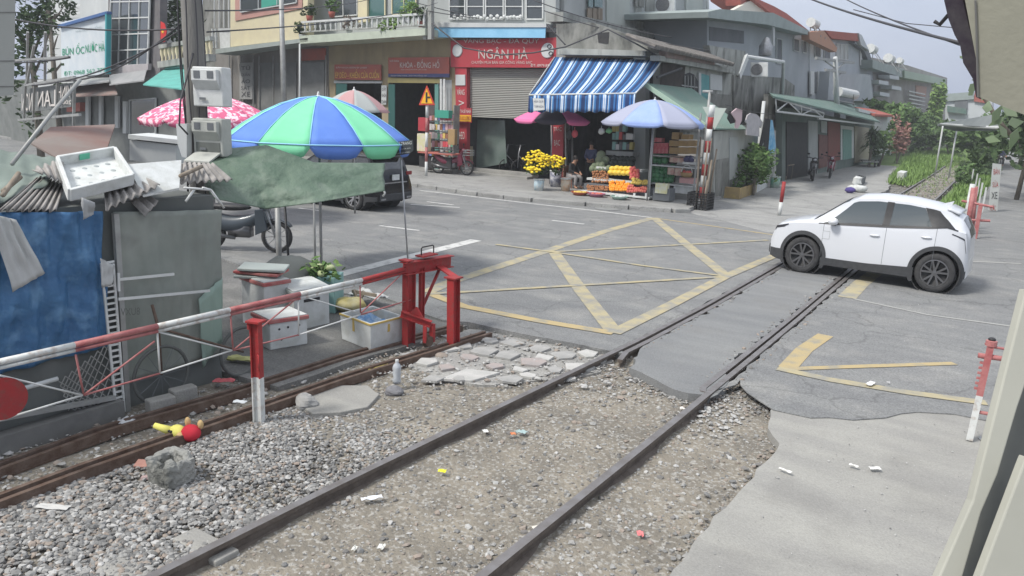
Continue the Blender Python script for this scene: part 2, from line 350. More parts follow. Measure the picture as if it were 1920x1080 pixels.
# ================= ground
DZ = -.10
def flat(name, pts, z, th, m, kind='structure'):
    mb = MB(); mb.prism([V((x, y, z)) for x, y in pts], (0, 0, -th)); return struct(mb.build(name, m), kind)
def gp(pts, z=0.0): return [tuple(G(x, y, z)[:2]) for x, y in pts]
def resub(pts, step=.35, amp=.03, seed=3):
    """subdivide an outline and roughen it"""
    rr = random.Random(seed); out = []
    for i in range(len(pts)):
        a = V(pts[i]+(0,)) if len(pts[i]) == 2 else V(pts[i]); b = pts[(i+1) % len(pts)]; b = V((b[0], b[1], 0))
        k = max(1, min(60, int((b-a).length/step)))
        for j in range(k):
            p = a+(b-a)*(j/k)
            if j and (b-a).length < 30: p += V((rr.gauss(0, amp), rr.gauss(0, amp), 0))
            out.append((p.x, p.y))
    return out
LY = [-4, 1, 4, 7, 9.5, 12, 17, 23, 40, 60, 80, 130]; LX = [-4.33, -4.31, -4.26, -4.15, -4.05, -4.02, -4.08, -4.2, -4.46, -4.9, -5.45, -8]
RY = [-4, 1, 4, 7, 9.5, 12, 17, 23, 40, 60, 80, 130]; RX = [-2.60, -2.60, -2.585, -2.57, -2.57, -2.58, -2.63, -2.72, -2.98, -3.40, -3.95, -6.5]
def XL(y): return float(np.interp(y, LY, LX))
def XR(y): return float(np.interp(y, RY, RX))
# dirt sheet with gentle relief near the camera
def dz(x, y): return DZ + .022*mnoise.noise(V((x*1.3, y*1.3, 0)))+.008*mnoise.noise(V((x*5, y*5, 3)))
mb = MB(); mb.grid(lambda u, v: V((-12+12*u, -3+13*v, dz(-12+12*u, -3+13*v))), 150, 160)
struct(mb.build('dirt_track_bed', M_DIRT, smooth=True, recalc=False))
mb = MB(); mb.add([(-600, -60, -.16), (600, -60, -.16), (600, 1500, -.16), (-600, 1500, -.16)], [(0, 1, 2, 3)])
struct(mb.build('ground', M_MUD, recalc=False))
near = gp([(600, 548), (700, 552), (770, 578), (830, 600), (880, 604), (960, 622), (1060, 640), (1130, 655), (1175, 664)])
lp = [(-160, 9.2), (-13, 9.3)]+near+[(XL(9.3)-.06, 9.0)]+[(XL(y)-.06, y) for y in (9.5, 12, 17, 23, 26, 31)]+[(-8.5, 31), (-9.2, 29), (-9.2, 25.2)]+[(-160, 25.2)]
flat('road', resub(lp, .4, .025, 5), 0, .14, M_ASPH)
near2 = gp([(1388, 712), (1400, 735), (1425, 752), (1450, 768), (1520, 783), (1600, 787), (1660, 783), (1720, 772), (1790, 776), (1860, 790)])
rp_ = [(XR(8)+.05, 8.0)]+near2+[(1.2, 9.8), (60, 9.0), (60, 25), (1.6, 25), (1.5, 60), (-.4, 150), (-4.5, 400), (-6.5, 400), (-3.2, 150), (-2.25, 100), (-1.35, 60), (-1.45, 40), (-1.8, 28), (-2.3, 24), (XR(23)+.06, 23), (XR(17)+.06, 17), (XR(12)+.06, 12), (XR(9)+.06, 9)]
flat('road', resub(rp_, .2, .022, 6), 0, .011, M_ASPH)
sl = gp([(1188, 672), (1180, 690), (1215, 706), (1245, 722), (1290, 738), (1330, 742), (1362, 722)])
sp = sl+[(XR(9)-.16, 9.3), (XR(12)-.16, 12), (XR(17)-.16, 17), (XR(23)-.16, 23), (XL(23)+.16, 23), (XL(17)+.16, 17), (XL(12)+.16, 12), (XL(9.3)+.16, 9.3)]
flat('crossing_slab', resub(sp, .13, .032, 8), .006, .15, M_SLAB)
cp = gp([(1452, 770), (1440, 800), (1462, 830), (1400, 905), (1330, 985), (1250, 1085), (1200, 1150)])
cp = cp[1:]+[(-1.55, 2), (-1.4, -2), (3, -2), (3, 12.0), (-1.8, 12.0), (-1.88, 8.1)]
flat('concrete_path', resub(cp, .15, .014, 9), -.012, .14, M_CONC)
# near left pavement under the vendor's stall
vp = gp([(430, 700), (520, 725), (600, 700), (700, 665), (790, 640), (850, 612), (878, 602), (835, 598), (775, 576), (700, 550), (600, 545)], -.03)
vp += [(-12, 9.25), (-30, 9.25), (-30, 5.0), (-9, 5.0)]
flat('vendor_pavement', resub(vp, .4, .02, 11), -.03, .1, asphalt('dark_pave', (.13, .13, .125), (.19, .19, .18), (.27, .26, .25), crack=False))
# far pavement, left of the track beyond the road
fp = gp([(1300, 402), (1440, 442), (1560, 420), (1640, 376), (1690, 352), (1700, 332), (1672, 318)], 0)
flat('pavement', resub([(-12, 25.0), (-9.0, 24.0), (-8.2, 23.2), (-5.6, 21.3), (-4.75, 22.2), (-4.85, 30), (-5.2, 40), (-6.6, 50), (-7.6, 62), (-14, 62)], .5, .03, 12), .004, .1, M_PAVE)
# kerb + sidewalk
kb = gp([(560, 322), (700, 337), (790, 351), (900, 367), (1000, 378), (1100, 386), (1180, 392), (1260, 398)], 0)
kb = kb+gp([(1290, 398), (1308, 390), (1318, 378)], 0)+[(-9.3, 28.4), (-60, 30)]
kb = [(-60, kb[0][1])]+kb
flat('sidewalk', kb, .12, .2, M_PAVE)
mb = MB()
kk = [V((-60, kb[1][1], 0))]+[V((x, y, 0)) for x, y in kb[1:10]]
for a, b in zip(kk[:-1], kk[1:]):
    n = max(1, int((b-a).length/1.0))
    for i in range(n):
        p = a+(b-a)*(i/n); q = a+(b-a)*((i+1)/n); d = (q-p).normalized(); nn = V((d.y, -d.x, 0))
        c = (p+q)/2+nn*.02; mb.obox(V((c.x, c.y, .05)), (q-p)*.485, V((-nn.x, -nn.y, 0))*.16, V((0, 0, .082+rnd(-.006, .006))))
struct(mb.build('kerb', M_PAVE, bevel=.02))
# grass beyond the pavement
gpts = [(-6.4, 47), (XL(48)-.15, 44), (XL(60)-.2, 60), (XL(80)-.2, 80), (-9, 130), (-16, 130), (-12, 62), (-7.4, 60)]
flat('grass_verge', gpts, -.02, .1, M_GRASSG)
flat('grass_verge', [(XL(76), 74), (-3.2, 66), (-1.6, 62), (-2.6, 100), (-9, 130)], 0.03, .1, M_GRASSG)
flat('track_verge', [(XR(23)+.2, 23.5), (-2.0, 27), (-1.5, 40), (-1.4, 62), (XR(60)+.2, 62)], -.03, .1, M_GRASSG)
flat('track_verge', [(XL(23), 23.2), (XR(23), 23.2), (XR(60), 60), (XR(78), 78), (XL(78), 78), (XL(60), 60)], -.07, .05, M_DIRT)
def tuft(mb, x, y, z, h, n, rr, w=.02):
    for i in range(n):
        a = rr.uniform(0, 6.28); l = h*rr.uniform(.5, 1.2); d = V((math.cos(a), math.sin(a), 0)); p = V((x+rr.gauss(0, .06), y+rr.gauss(0, .06), z)); s = V((-d.y, d.x, 0))*w
        mb.add([p-s, p+s, p+d*l*.5+V((0, 0, l))], [(0, 1, 2)])
rr = random.Random(5); mb = MB()
for i in range(5200):
    k = rr.random()
    if k < .75:
        y = 44+rr.random()**.8*60; x = rr.uniform(-5.4-(y-40)*.09, XL(y)-.1)
        if y < 47 and x < -6.2: continue
    elif k < .87: y = rr.uniform(66, 120); x = rr.uniform(-9, -2.4)
    else: y = rr.uniform(30, 66); x = rr.uniform(XR(y)+.35, -1.5)
    tuft(mb, x, y, -.05, rr.uniform(.12, .5)*(1 if k < .87 else .8), 6, rr, .035)
struct(mb.build('wild_grass', M_LEAFP, recalc=False), 'stuff')
# grass creeping between the far rails
mb = MB()
for i in range(900):
    y = 30+rr.random()*48; x = rr.uniform(XL(y)+.1, XR(y)-.1)
    if rr.random() < (y-25)/60: tuft(mb, x, y, -.08, rr.uniform(.04, .16), 4, rr, .02)
struct(mb.build('track_weeds', M_LEAFP, recalc=False), 'stuff')

# painted markings
def stripe(p0, p1, wd, m, name='road_marking', z=.006, n=14, pts=None):
    P = [G(x, y, z) for x, y in (pts or [p0, p1])]; mb = MB(); vs = []
    for i, p in enumerate(P):
        d = (P[min(i+1, len(P)-1)]-P[max(i-1, 0)]); d.z = 0; d.normalize(); s = V((-d.y, d.x, 0))*wd/2; vs += [p-s, p+s]
    mb.add(vs, [(2*i, 2*i+1, 2*i+3, 2*i+2) for i in range(len(P)-1)])
    return mb, m
MK = {}
def mk(group, m, pts, wd, z=.006):
    mb, _ = stripe(None, None, wd, m, pts=pts, z=z); MK.setdefault((group, m.name), (MB(), m)); MK[(group, m.name)][0].add(mb.v, mb.f)
mk('yellow_box_marking', M_YEL2, [(800, 548), (840, 530), (1020, 472), (1130, 435), (1222, 409)], .26, .006)
mk('yellow_box_marking', M_YEL2, [(1226, 408), (1290, 460), (1362, 517)], .26, .0075)
mk('yellow_box_marking', M_YEL2, [(1040, 474), (1090, 545), (1150, 620)], .26, .0085)
mk('yellow_box_marking', M_YEL, [(806, 550), (870, 574), (1010, 601), (1150, 624)], .2, .0095)
mk('yellow_box_marking', M_YEL2, [(1150, 624), (1260, 570), (1360, 518), (1455, 478)], .22, .0105)
mk('yellow_box_marking', M_YEL2, [(1035, 472), (1180, 464), (1440, 450)], .13, .0115)
mk('yellow_box_marking', M_YEL2, [(930, 458), (1035, 472), (1200, 497), (1355, 517)], .12, .0125)
mk('yellow_box_marking', M_YEL2, [(800, 551), (1060, 536), (1350, 519)], .12, .0135)
mk('edge_line', M_WPL, [(787, 357), (900, 370), (1000, 382), (1100, 393), (1222, 408)], .14)
mk('edge_line', M_YEL, [(1222, 408), (1330, 423), (1450, 440)], .12)
mk('stop_line', M_WPL, [(604, 523), (700, 498), (893, 450)], .30)
for a in ([(712, 423), (786, 432)], [(770, 383), (862, 389)], [(1035, 413), (1095, 420)], [(560, 390), (600, 395)], [(800, 378), (850, 384)]): mk('lane_line', M_WPL, a, .13)
mk('yellow_box_marking', M_YEL, [(1548, 628), (1508, 655), (1476, 690)], .22, .006)
mk('yellow_box_marking', M_YEL, [(1462, 692), (1600, 687), (1790, 681)], .12, .0075)
mk('yellow_box_marking', M_YEL2, [(1458, 690), (1560, 712), (1700, 735), (1850, 755)], .17, .0085)
mk('yellow_box_marking', M_YEL2, [(1588, 558), (1612, 533), (1640, 512)], .3, .006)
M_FAINT = paint('faint_line', (.36, .36, .34), (.25, .25, .24), .5, 6)
for a, ww in (([(1600, 560), (1740, 590), (1900, 612)], .07), ([(1770, 488), (1915, 494)], .1)): mk('faded_line', M_FAINT, a, ww)
for (gname, mn), (mb, m) in MK.items(): struct(mb.build(gname, m, recalc=False))
mb = MB(); c = G(1140, 391, .007); mb.lathe(c, [(0, .004), (.36, .004), (.36, 0)], 28); mb.lathe(c, [(.37, .006), (.42, .006), (.42, 0)], 28)
tag(mb.build('manhole_cover', M_GALV), 'round iron manhole cover set in the road by the far kerb', 'manhole cover')
mb = MB(); c = G(1856, 826, -.01); mb.lathe(c, [(0, .014), (.07, .014), (.1, .008), (.1, 0)], 24)
tag(mb.build('drain_cover', M_GALV), 'small round grey cover in the path beside the red and white post', 'drain cover')

# ================= rails
def rail(name, xs, ys, m, top=.02, foot=-.12, hw=.036, x_off=0, label=None, parent=None, side=None):
    prof = [(-hw, top), (hw, top), (hw, top-.035), (.009, top-.05), (.009, foot+.03), (.065, foot+.012), (.065, foot), (-.065, foot), (-.065, foot+.012), (-.009, foot+.03), (-.009, top-.05), (-hw, top-.035)]
    mb = MB(); n = len(prof); N = len(ys); vs = []
    for i in range(N):
        for a, b in prof: vs.append((xs[i]+x_off+a, ys[i], b))
    fs = []; ms = []
    for i in range(N-1):
        for k in range(n):
            fs.append((i*n+k, i*n+(k+1) % n, (i+1)*n+(k+1) % n, (i+1)*n+k)); ms.append(1 if k == 0 else 0)
    fs += [tuple(range(n))[::-1], tuple(range((N-1)*n, N*n))]; ms += [0, 0]
    mb.v = vs; mb.f = fs; mb.m = ms
    o = mb.build(name, [m, M_RAILTOP], parent); return o
ys = list(np.linspace(-3, 79, 140))
tag(rail('railway_rail', [XL(y) for y in ys], ys, M_RAILG), 'long steel rail farther from the booth, crossing the road under the front wheel', 'rail', 'rails of the main track')
tag(rail('railway_rail', [XR(y) for y in ys], ys, M_RAILG), 'long steel rail nearer the booth, passing under the middle of the white car', 'rail', 'rails of the main track')
ys = list(np.linspace(8.25, 23, 40)); g0 = [XR(y)-.115 for y in ys]
fl = G(1318, 736, .0); ys2 = [fl.y]+ys; g0 = [fl.x]+g0
tag(rail('guard_rail', g0, ys2, M_RAILG, top=.015), 'inner guard rail with its bent open end at the edge of the crossing slab', 'guard rail', 'guard rails of the crossing')
ys = list(np.linspace(8.9, 23, 40)); fl = G(1186, 690, -.04)
tag(rail('guard_rail', [XL(8.7)+.2]+[XL(y)+.115 for y in ys], [8.55]+ys, M_RAILG, top=.012), 'straight inner guard rail beside the far rail of the crossing', 'guard rail', 'guard rails of the crossing')
# concrete sleepers poking out beside the far rail
for k, (px, py, lb) in enumerate([(232, 1072, 'pale concrete sleeper end at the bottom edge left of the rail'), (372, 1018, 'pale concrete sleeper end in the ballast beside the rail, second from the bottom edge')]):
    p = G(px, py, -.08); mb = MB(); mb.box((p.x+.08, p.y, -.10), (.5, .2, .09))
    tag(mb.build('sleeper', M_CONC, bevel=.015), lb, 'sleeper', 'concrete sleepers showing in the ballast')
# guide rails of the rolling gate (paired angle irons)
def guide(pxs, label):
    P = [G(x, y, 0) for x, y in pxs]; P = [P[0]+(P[0]-P[1])*.8]+P; t = thing('guide_rail', label, 'guide rail', (P[1].x, P[1].y, DZ), 'guide rails of the rolling gate')
    xs = [p.x for p in P]; yy = [p.y for p in P]
    ysd = list(np.linspace(yy[0], yy[-1], 30)); xsd = [float(np.interp(y, yy, xs)) for y in ysd]
    for s in (-.055, .055):
        mb = MB()
        for i in range(29):
            a = V((xsd[i]+s, ysd[i], -.05)); b = V((xsd[i+1]+s, ysd[i+1], -.05)); mb.beam(a, b, .045, .1)
        mb.build('bar', M_RUST, t)
    mb = MB()
    for i in range(29): mb.beam((xsd[i], ysd[i], -.085), (xsd[i+1], ysd[i+1], -.085), .17, .02)
    mb.build('base_plate', M_RUST, t)
guide([(0, 872), (200, 800), (420, 738), (640, 668), (860, 608)], 'rusty paired guide rail nearer the shed, running into the road edge')
guide([(0, 932), (150, 876), (400, 790), (640, 707), (915, 622)], 'rusty paired guide rail nearer the ballast, ending in the rubble')

# ================= stones
ICO_V = []; _t = (1+5**.5)/2
ICO_V = np.array([(-1, _t, 0), (1, _t, 0), (-1, -_t, 0), (1, -_t, 0), (0, -1, _t), (0, 1, _t), (0, -1, -_t), (0, 1, -_t), (_t, 0, -1), (_t, 0, 1), (-_t, 0, -1), (-_t, 0, 1)])/1.9
ICO_F = np.array([(0, 11, 5), (0, 5, 1), (0, 1, 7), (0, 7, 10), (0, 10, 11), (1, 5, 9), (5, 11, 4), (11, 10, 2), (10, 7, 6), (7, 1, 8), (3, 9, 4), (3, 4, 2), (3, 2, 6), (3, 6, 8), (3, 8, 9), (4, 9, 5), (2, 4, 11), (6, 2, 10), (8, 6, 7), (9, 8, 1)])
def stones(name, pos, size, mats, seed=1, flat=.65):
    rs = np.random.RandomState(seed); N = len(pos); pos = np.array(pos)
    v = ICO_V[None]*(1+rs.uniform(-.28, .28, (N, 12, 1)))
    sc = np.array(size)[:, None, None]*np.stack([rs.uniform(.8, 1.35, N), rs.uniform(.7, 1.1, N), rs.uniform(.4, 1, N)*flat*1.3], 1)[:, None, :]
    v = v*sc; a = rs.uniform(0, 6.28, N); b = rs.uniform(-.5, .5, N)
    y = v[..., 1]*np.cos(b)[:, None]-v[..., 2]*np.sin(b)[:, None]; z = v[..., 1]*np.sin(b)[:, None]+v[..., 2]*np.cos(b)[:, None]
    x = v[..., 0]*np.cos(a)[:, None]-y*np.sin(a)[:, None]; y2 = v[..., 0]*np.sin(a)[:, None]+y*np.cos(a)[:, None]
    V3 = np.stack([x, y2, z], -1)+pos[:, None, :]; Fc = (ICO_F[None]+12*np.arange(N)[:, None, None]).reshape(-1, 3)
    me = bpy.data.meshes.new(name); me.from_pydata(V3.reshape(-1, 3).tolist(), [], Fc.tolist())
    for m in mats: me.materials.append(m)
    mi = np.repeat(rs.choice(len(mats), N, p=None), 20); me.polygons.foreach_set('material_index', mi.astype(np.int32)); me.update()
    o = bpy.data.objects.new(name, me); COL.objects.link(o); return struct(o, 'stuff')
M_ST = [mat('stone_a', (.34, .335, .32), (.25, .25, .24), rough=.9, scale=9), mat('stone_b', (.22, .22, .215), (.16, .16, .155), rough=.9, scale=9), mat('stone_c', (.46, .455, .44), (.36, .36, .345), rough=.9, scale=9), mat('stone_d', (.13, .13, .125), (.2, .19, .18), rough=.9, scale=9), mat('stone_e', (.30, .25, .21), (.26, .23, .2), rough=.9, scale=9)]
rs = np.random.RandomState(3); pos = []; size = []
while len(pos) < 21000:
    y = rs.uniform(1.2, 7.4); x = rs.uniform(-6.25, XL(y)-.08)
    dens = 1.0 if y < 3.9 else max(.05, 1-(y-3.9)/2.2)
    if y > 3.4: dens *= max(.12, min(1, 1.15-abs(x+5.15-.1*(y-3.4))*.55*(y-3.0)*.6))
    if y > 5.2: dens *= .35
    if x < -6.0 and y > 3: dens *= .4
    if rs.rand() > dens*(.25+1.5*max(0, mnoise.noise(V((x*1.8, y*1.8, 2)))+.45)): continue
    s = rs.uniform(.008, .024) if y > 3.6 else rs.uniform(.010, .028)
    pos.append((x, y, dz(x, y)+s*.3+rs.uniform(0, .03)*(dens > .6))); size.append(s)
stones('ballast', pos, size, M_ST[:4]+[M_ST[0], M_ST[1], M_ST[4]], 3)
pos = []; size = []
while len(pos) < 15000:
    y = rs.uniform(1.0, 9.6); x = rs.uniform(-6.6, -.9)
    e = min(abs(x-XL(y)), abs(x-XR(y))); p = .35+.9*math.exp(-e/.14)
    n = mnoise.noise(V((x*1.4, y*1.4, 7))); p *= .55+1.1*max(0, n+.25)
    if e < .06 or rs.rand() > p: continue
    if x > -1.5 and y < 7.6: continue
    s = rs.choice([.006, .009, .013, .02, .028], p=[.4, .32, .17, .08, .03])
    pos.append((x, y, dz(x, y)+s*.2)); size.append(s)
stones('scattered_stones', pos, size, M_ST, 4)
pos = []; size = []
for i in range(2600):   # rubble by the gate and in the guide rails, beside the shed, along the kerb edge of the slab
    k = rs.rand()
    if k < .45: q = G(rs.uniform(690, 1150), rs.uniform(625, 725), -.05); z = -.06
    elif k < .62: q = G(rs.uniform(0, 640), 0, 0) if False else V((rs.uniform(-6.72, -6.1), rs.uniform(1.5, 7.5), 0)); z = -.08
    elif k < .8: q = V((rs.uniform(-7.1, -6.75), rs.uniform(2.4, 6.6), 0)); z = -.09
    elif k < .9: q = V((XR(8.2)+rs.uniform(.05, .5), rs.uniform(7.2, 8.4), 0)); z = -.09
    else: q = G(rs.uniform(1120, 1310), rs.uniform(690, 755), -.08); z = -.09
    s = rs.choice([.008, .014, .022, .035], p=[.4, .35, .18, .07]); pos.append((q.x, q.y, z+s*.3)); size.append(s)
stones('rubble', pos, size, [M_ST[0], M_ST[2], M_ST[4], M_ST[2]], 5, flat=.5)
# crumbs broken off the edges of the asphalt and the concrete
pos = []; size = []
def crumbs(line, n, z, wd=.09):
    P = [V((x, y, 0)) for x, y in line]
    for _ in range(n):
        k = rs.randint(0, len(P)-1); p = P[k]+(P[k+1]-P[k])*rs.rand(); s = rs.choice([.006, .011, .018, .03], p=[.4, .35, .18, .07]); pos.append((p.x+rs.normal(0, wd), p.y+rs.normal(0, wd), z+s*.2)); size.append(s)
crumbs(sl, 420, -.09); crumbs(near, 300, -.06); crumbs(near2[:4], 260, -.09); crumbs(cp[1:6], 420, -.085, .07); crumbs([(XL(y)+.22, y) for y in (9.2, 14, 20)], 160, .006, .03); crumbs([(XR(y)-.22, y) for y in (8.6, 14, 20)], 200, .006, .03); crumbs([(XR(y)+.12, y) for y in (8.2, 12, 16)], 160, .0, .04)
stones('edge_crumbs', pos, size, [M_ST[1], M_ST[0], M_ST[3], M_ST[4]], 8, flat=.5)
# rubble on the far track
pos = []; size = []
for i in range(1600):
    y = rs.uniform(23.2, 60); x = rs.uniform(XL(y)-.5, XR(y)+.9); s = rs.uniform(.015, .05); pos.append((x, y, -.05)); size.append(s)
stones('far_ballast', pos, size, M_ST, 6)
# specks of grit and litter on road and path
pos = []; size = []
for i in range(900):
    k = rs.rand()
    if k < .5: q = V((rs.uniform(-1.6, .2), rs.uniform(3.5, 9), 0))
    else: q = V((rs.uniform(-9, 1), rs.uniform(9, 22), 0))
    s = rs.choice([.003, .005, .009], p=[.5, .4, .1]); pos.append((q.x, q.y, .003)); size.append(s)
stones('road_grit', pos, size, [M_ST[2], M_ST[0], M_ST[3]], 7, flat=.4)
# broken paving slabs
M_SLABS = [mat('paver_grey', (.36, .355, .34), (.28, .28, .27), rough=.9, scale=5, bump=.3), mat('paver_pale', (.48, .47, .45), (.38, .38, .36), rough=.9, scale=5, bump=.3), mat('paver_warm', (.36, .31, .29), (.3, .28, .27), rough=.9, scale=5, bump=.3)]
rr = random.Random(21)
def paver(px, py, s, m, lb, tilt=.06, th=.035, n=6, ar=1.0, rot=None, cat='paving slab', grp='broken paving slabs in the rubble beside the gate', z=-.07):
    c = G(px, py, -.06); a0 = rot if rot is not None else rr.uniform(0, 6.28); P = []
    for k in range(n):
        a = 2*math.pi*k/n+rr.uniform(-.25, .25); r = s*rr.uniform(.8, 1.15); x = math.cos(a)*r*ar; y = math.sin(a)*r
        P.append(V((c.x+x*math.cos(a0)-y*math.sin(a0), c.y+x*math.sin(a0)+y*math.cos(a0), z+th+x*rr.uniform(-tilt, tilt)+y*tilt*.5)))
    mb = MB(); mb.prism(P, (0, 0, -th)); o = mb.build('paving_slab', m, bevel=.006); return tag(o, lb, cat, grp)
flat('rubble_pavement', resub(gp([(790, 660), (850, 628), (900, 618), (1000, 634), (1135, 662), (1150, 676), (1100, 704), (1050, 712), (990, 716), (900, 722), (820, 712), (770, 690)], -.075), .12, .03, 31), -.07, .04, asphalt('old_paving', (.27, .265, .25), (.35, .345, .325), (.2, .195, .18)))
spots = [(838, 655, .17, 1, None, 1.2), (975, 695, .12, 1, None, 1), (930, 688, .12, 2, None, 1), (1125, 678, .1, 0, None, 1), (860, 712, .09, 0, None, 1), (1020, 672, .13, 1, None, 1), (885, 706, .20, 1, 'long pale broken slab lying at the front edge of the rubble', 1.8), (957, 712, .14, 0, 'angular dark grey slab piece right of the long pale one', 1.3), (800, 680, .13, 1, 'pale tilted slab piece just right of the clear bottle', 1.2), (838, 690, .13, 2, 'brownish square slab piece between the bottle and the long pale slab', 1), (765, 668, .1, 1, None, 1), (812, 712, .11, 0, None, 1.2), (905, 660, .18, 0, None, 1.1), (950, 668, .18, 0, None, 1), (1000, 680, .17, 2, None, 1), (960, 645, .17, 0, None, 1.2), (1010, 655, .15, 0, None, 1), (1060, 668, .15, 0, None, 1.2), (1090, 690, .16, 1, None, 1.3), (1040, 695, .11, 0, None, 1), (880, 672, .12, 2, None, 1), (920, 640, .13, 0, None, 1), (1105, 665, .14, 1, None, 1), (870, 650, .12, 0, None, 1), (990, 706, .08, 1, None, 1.4), (1070, 712, .07, 1, None, 1)]
for i, (x, y, s, k, lb, ar) in enumerate(spots):
    paver(x, y, s, M_SLABS[k], lb or ('flat grey broken slab in the patch behind the gate post' if k == 0 else ('small pale broken slab chip in the rubble patch' if k == 1 else 'reddish grey broken slab in the rubble patch')), ar=ar, n=rr.choice([4, 5, 6]), rot=.6+rr.uniform(-.5, .5))
mb = MB(); P = [G(x, y, -.06) for x, y in resub([(555, 752), (610, 722), (690, 722), (712, 738), (690, 762), (640, 772), (585, 775)], 9, 1.2)]; mb.prism(P, (0, 0, -.05))
tag(mb.build('concrete_patch', M_CONC, bevel=.01), 'flat cracked concrete patch between the guide rail and the gravel', 'concrete patch')
def boulder(px, py, r, m, name, lb, cat, z=-.1, seed=1, fl=.8, dz_=None):
    c = G(px, py, -.08); rq = random.Random(seed); mb = MB(); mb.sph((0, 0, 0), (r, r*.85, r*fl), 14, 10)
    o_ = V((rq.uniform(0, 9), rq.uniform(0, 9), 0)); mb.v = [tuple(V(p)*(1+.35*mnoise.noise(V(p)/r*1.1+o_)+.12*mnoise.noise(V(p)/r*3.5+o_))+V((c.x, c.y, z+r*fl*.6))) for p in mb.v]
    return tag(mb.build(name, m, smooth=False), lb, cat)
boulder(573, 762, .12, M_ST[0], 'rock', 'rounded pale grey rock beside the white foot of the gate post', 'rock', seed=3)
boulder(738, 735, .11, mat('slate', (.13, .13, .14), (.24, .24, .25), rough=.8, scale=9, stretch=(1, 1, 4), bump=.6), 'rock', 'dark layered rock under the clear plastic bottle', 'rock', seed=5, fl=.5)
boulder(775, 643, .07, M_ST[1], 'rock', 'grey round stone next to the gate wheel', 'rock', seed=6)
boulder(826, 668, .1, M_ST[4], 'rock', 'mortar lump at the foot of the outer red gate leg', 'rock', seed=8, fl=.4)
# broken hollow block
mb = MB(); c = G(322, 905, -.1); c.z = -.1
for (x, y, z, a, b, h) in [(-.13, 0, .12, .05, .26, .24), (.13, 0, .115, .05, .26, .23), (0, .11, .12, .22, .05, .24), (0, -.11, .09, .22, .05, .18), (0, 0, .06, .22, .2, .1)]:
    mb.box((c.x+x, c.y+y, c.z+z), (a, b, h), 0)
mb.v = [tuple(V(p)+V((mnoise.noise(V(p)*9), mnoise.noise(V(p)*9+V((5, 0, 0))), mnoise.noise(V(p)*9+V((0, 7, 0)))))*.03) for p in mb.v]
for i in range(26):
    a = rr.uniform(0, 6.28); mb.sph((c.x+math.cos(a)*.14, c.y+math.sin(a)*.12, c.z+rr.uniform(.02, .25)), rr.uniform(.02, .045), 6, 4, jit=.3)
o = mb.build('concrete_block', M_OLD2); md = o.modifiers.new('r', 'REMESH'); md.mode = 'VOXEL'; md.voxel_size = .012; tx = bpy.data.textures.new('rough', 'CLOUDS'); tx.noise_scale = .05; md = o.modifiers.new('d', 'DISPLACE'); md.texture = tx; md.strength = .045; md.texture_coords = 'LOCAL'
tag(o, 'broken hollow concrete block standing in the gravel', 'block')
mb = MB(); c = G(268, 875, -.09); mb.box((c.x, c.y, -.07), (.12, .09, .04), .5, rx=.3); tag(mb.build('brick_piece', mat('brick', (.36, .17, .13), (.4, .24, .2), rough=.9, scale=9, bump=.3), bevel=.005), 'pinkish red brick piece left of the broken block', 'brick piece', 'brick pieces by the block')
mb = MB(); c = G(279, 898, -.09); mb.box((c.x, c.y, -.075), (.11, .1, .03), .9, rx=-.3); tag(mb.build('brick_piece', mat('brick_pale', (.45, .33, .32), (.4, .3, .28), rough=.9, scale=9), bevel=.005), 'pale pink gridded tile piece below the red brick piece', 'brick piece', 'brick pieces by the block')
# toy
c = G(345, 828, -.1); c.z = -.08; t = thing('plush_toy', 'yellow and red plush toy lying upside down by the guide rail', 'toy', c)
Myl = mat('toy_yellow', (.75, .7, .18), rough=.9); Mrd = mat('toy_red', (.55, .03, .05), rough=.9); Mtn = mat('toy_tan', (.6, .42, .2), rough=.9)
mb = MB(); mb.sph(c+V((-.06, -.02, .07)), (.09, .07, .065), 14, 10); mb.tube([c+V((-.12, -.05, .07)), c+V((-.2, -.1, .1)), c+V((-.25, -.13, .12))], [.045, .032, .026], 10); mb.build('body', Myl, t, True)
mb = MB(); mb.sph(c+V((.07, .03, .075)), (.095, .085, .08), 14, 10); mb.build('shirt', Mrd, t, True)
mb = MB(); mb.sph(c+V((.0, .05, .16)), (.028, .028, .05), 8, 6); mb.sph(c+V((.12, .1, .15)), (.028, .028, .045), 8, 6); mb.sph(c+V((.03, -.05, .06)), .04, 8, 6); mb.build('paws', Mtn, t, True)
mb = MB(); mb.sph(c+V((-.09, -.085, .09)), .013, 8, 6); mb.sph(c+V((-.055, -.09, .095)), .013, 8, 6); mb.build('eyes', M_BLACK, t, True)
# bottle
c = G(744, 722, -.05); c.z = -.02; t = thing('plastic_bottle', 'clear crushed plastic bottle standing upright in the rubble', 'bottle', c)
mb = MB(); mb.lathe(c, [(0, 0), (.045, .0), (.05, .03), (.042, .07), (.05, .11), (.046, .15), (.05, .18), (.04, .21), (.018, .235), (.018, .25)], 14); mb.build('body', mat('clear_plastic', (.5, .53, .55), (.38, .4, .42), rough=.12, scale=12, spec=.8), t, True)
mb = MB(); mb.lathe(c+V((0, 0, .25)), [(0.02, 0), (.02, .02), (0, .02)], 12); mb.build('cap', M_WHITE, t)
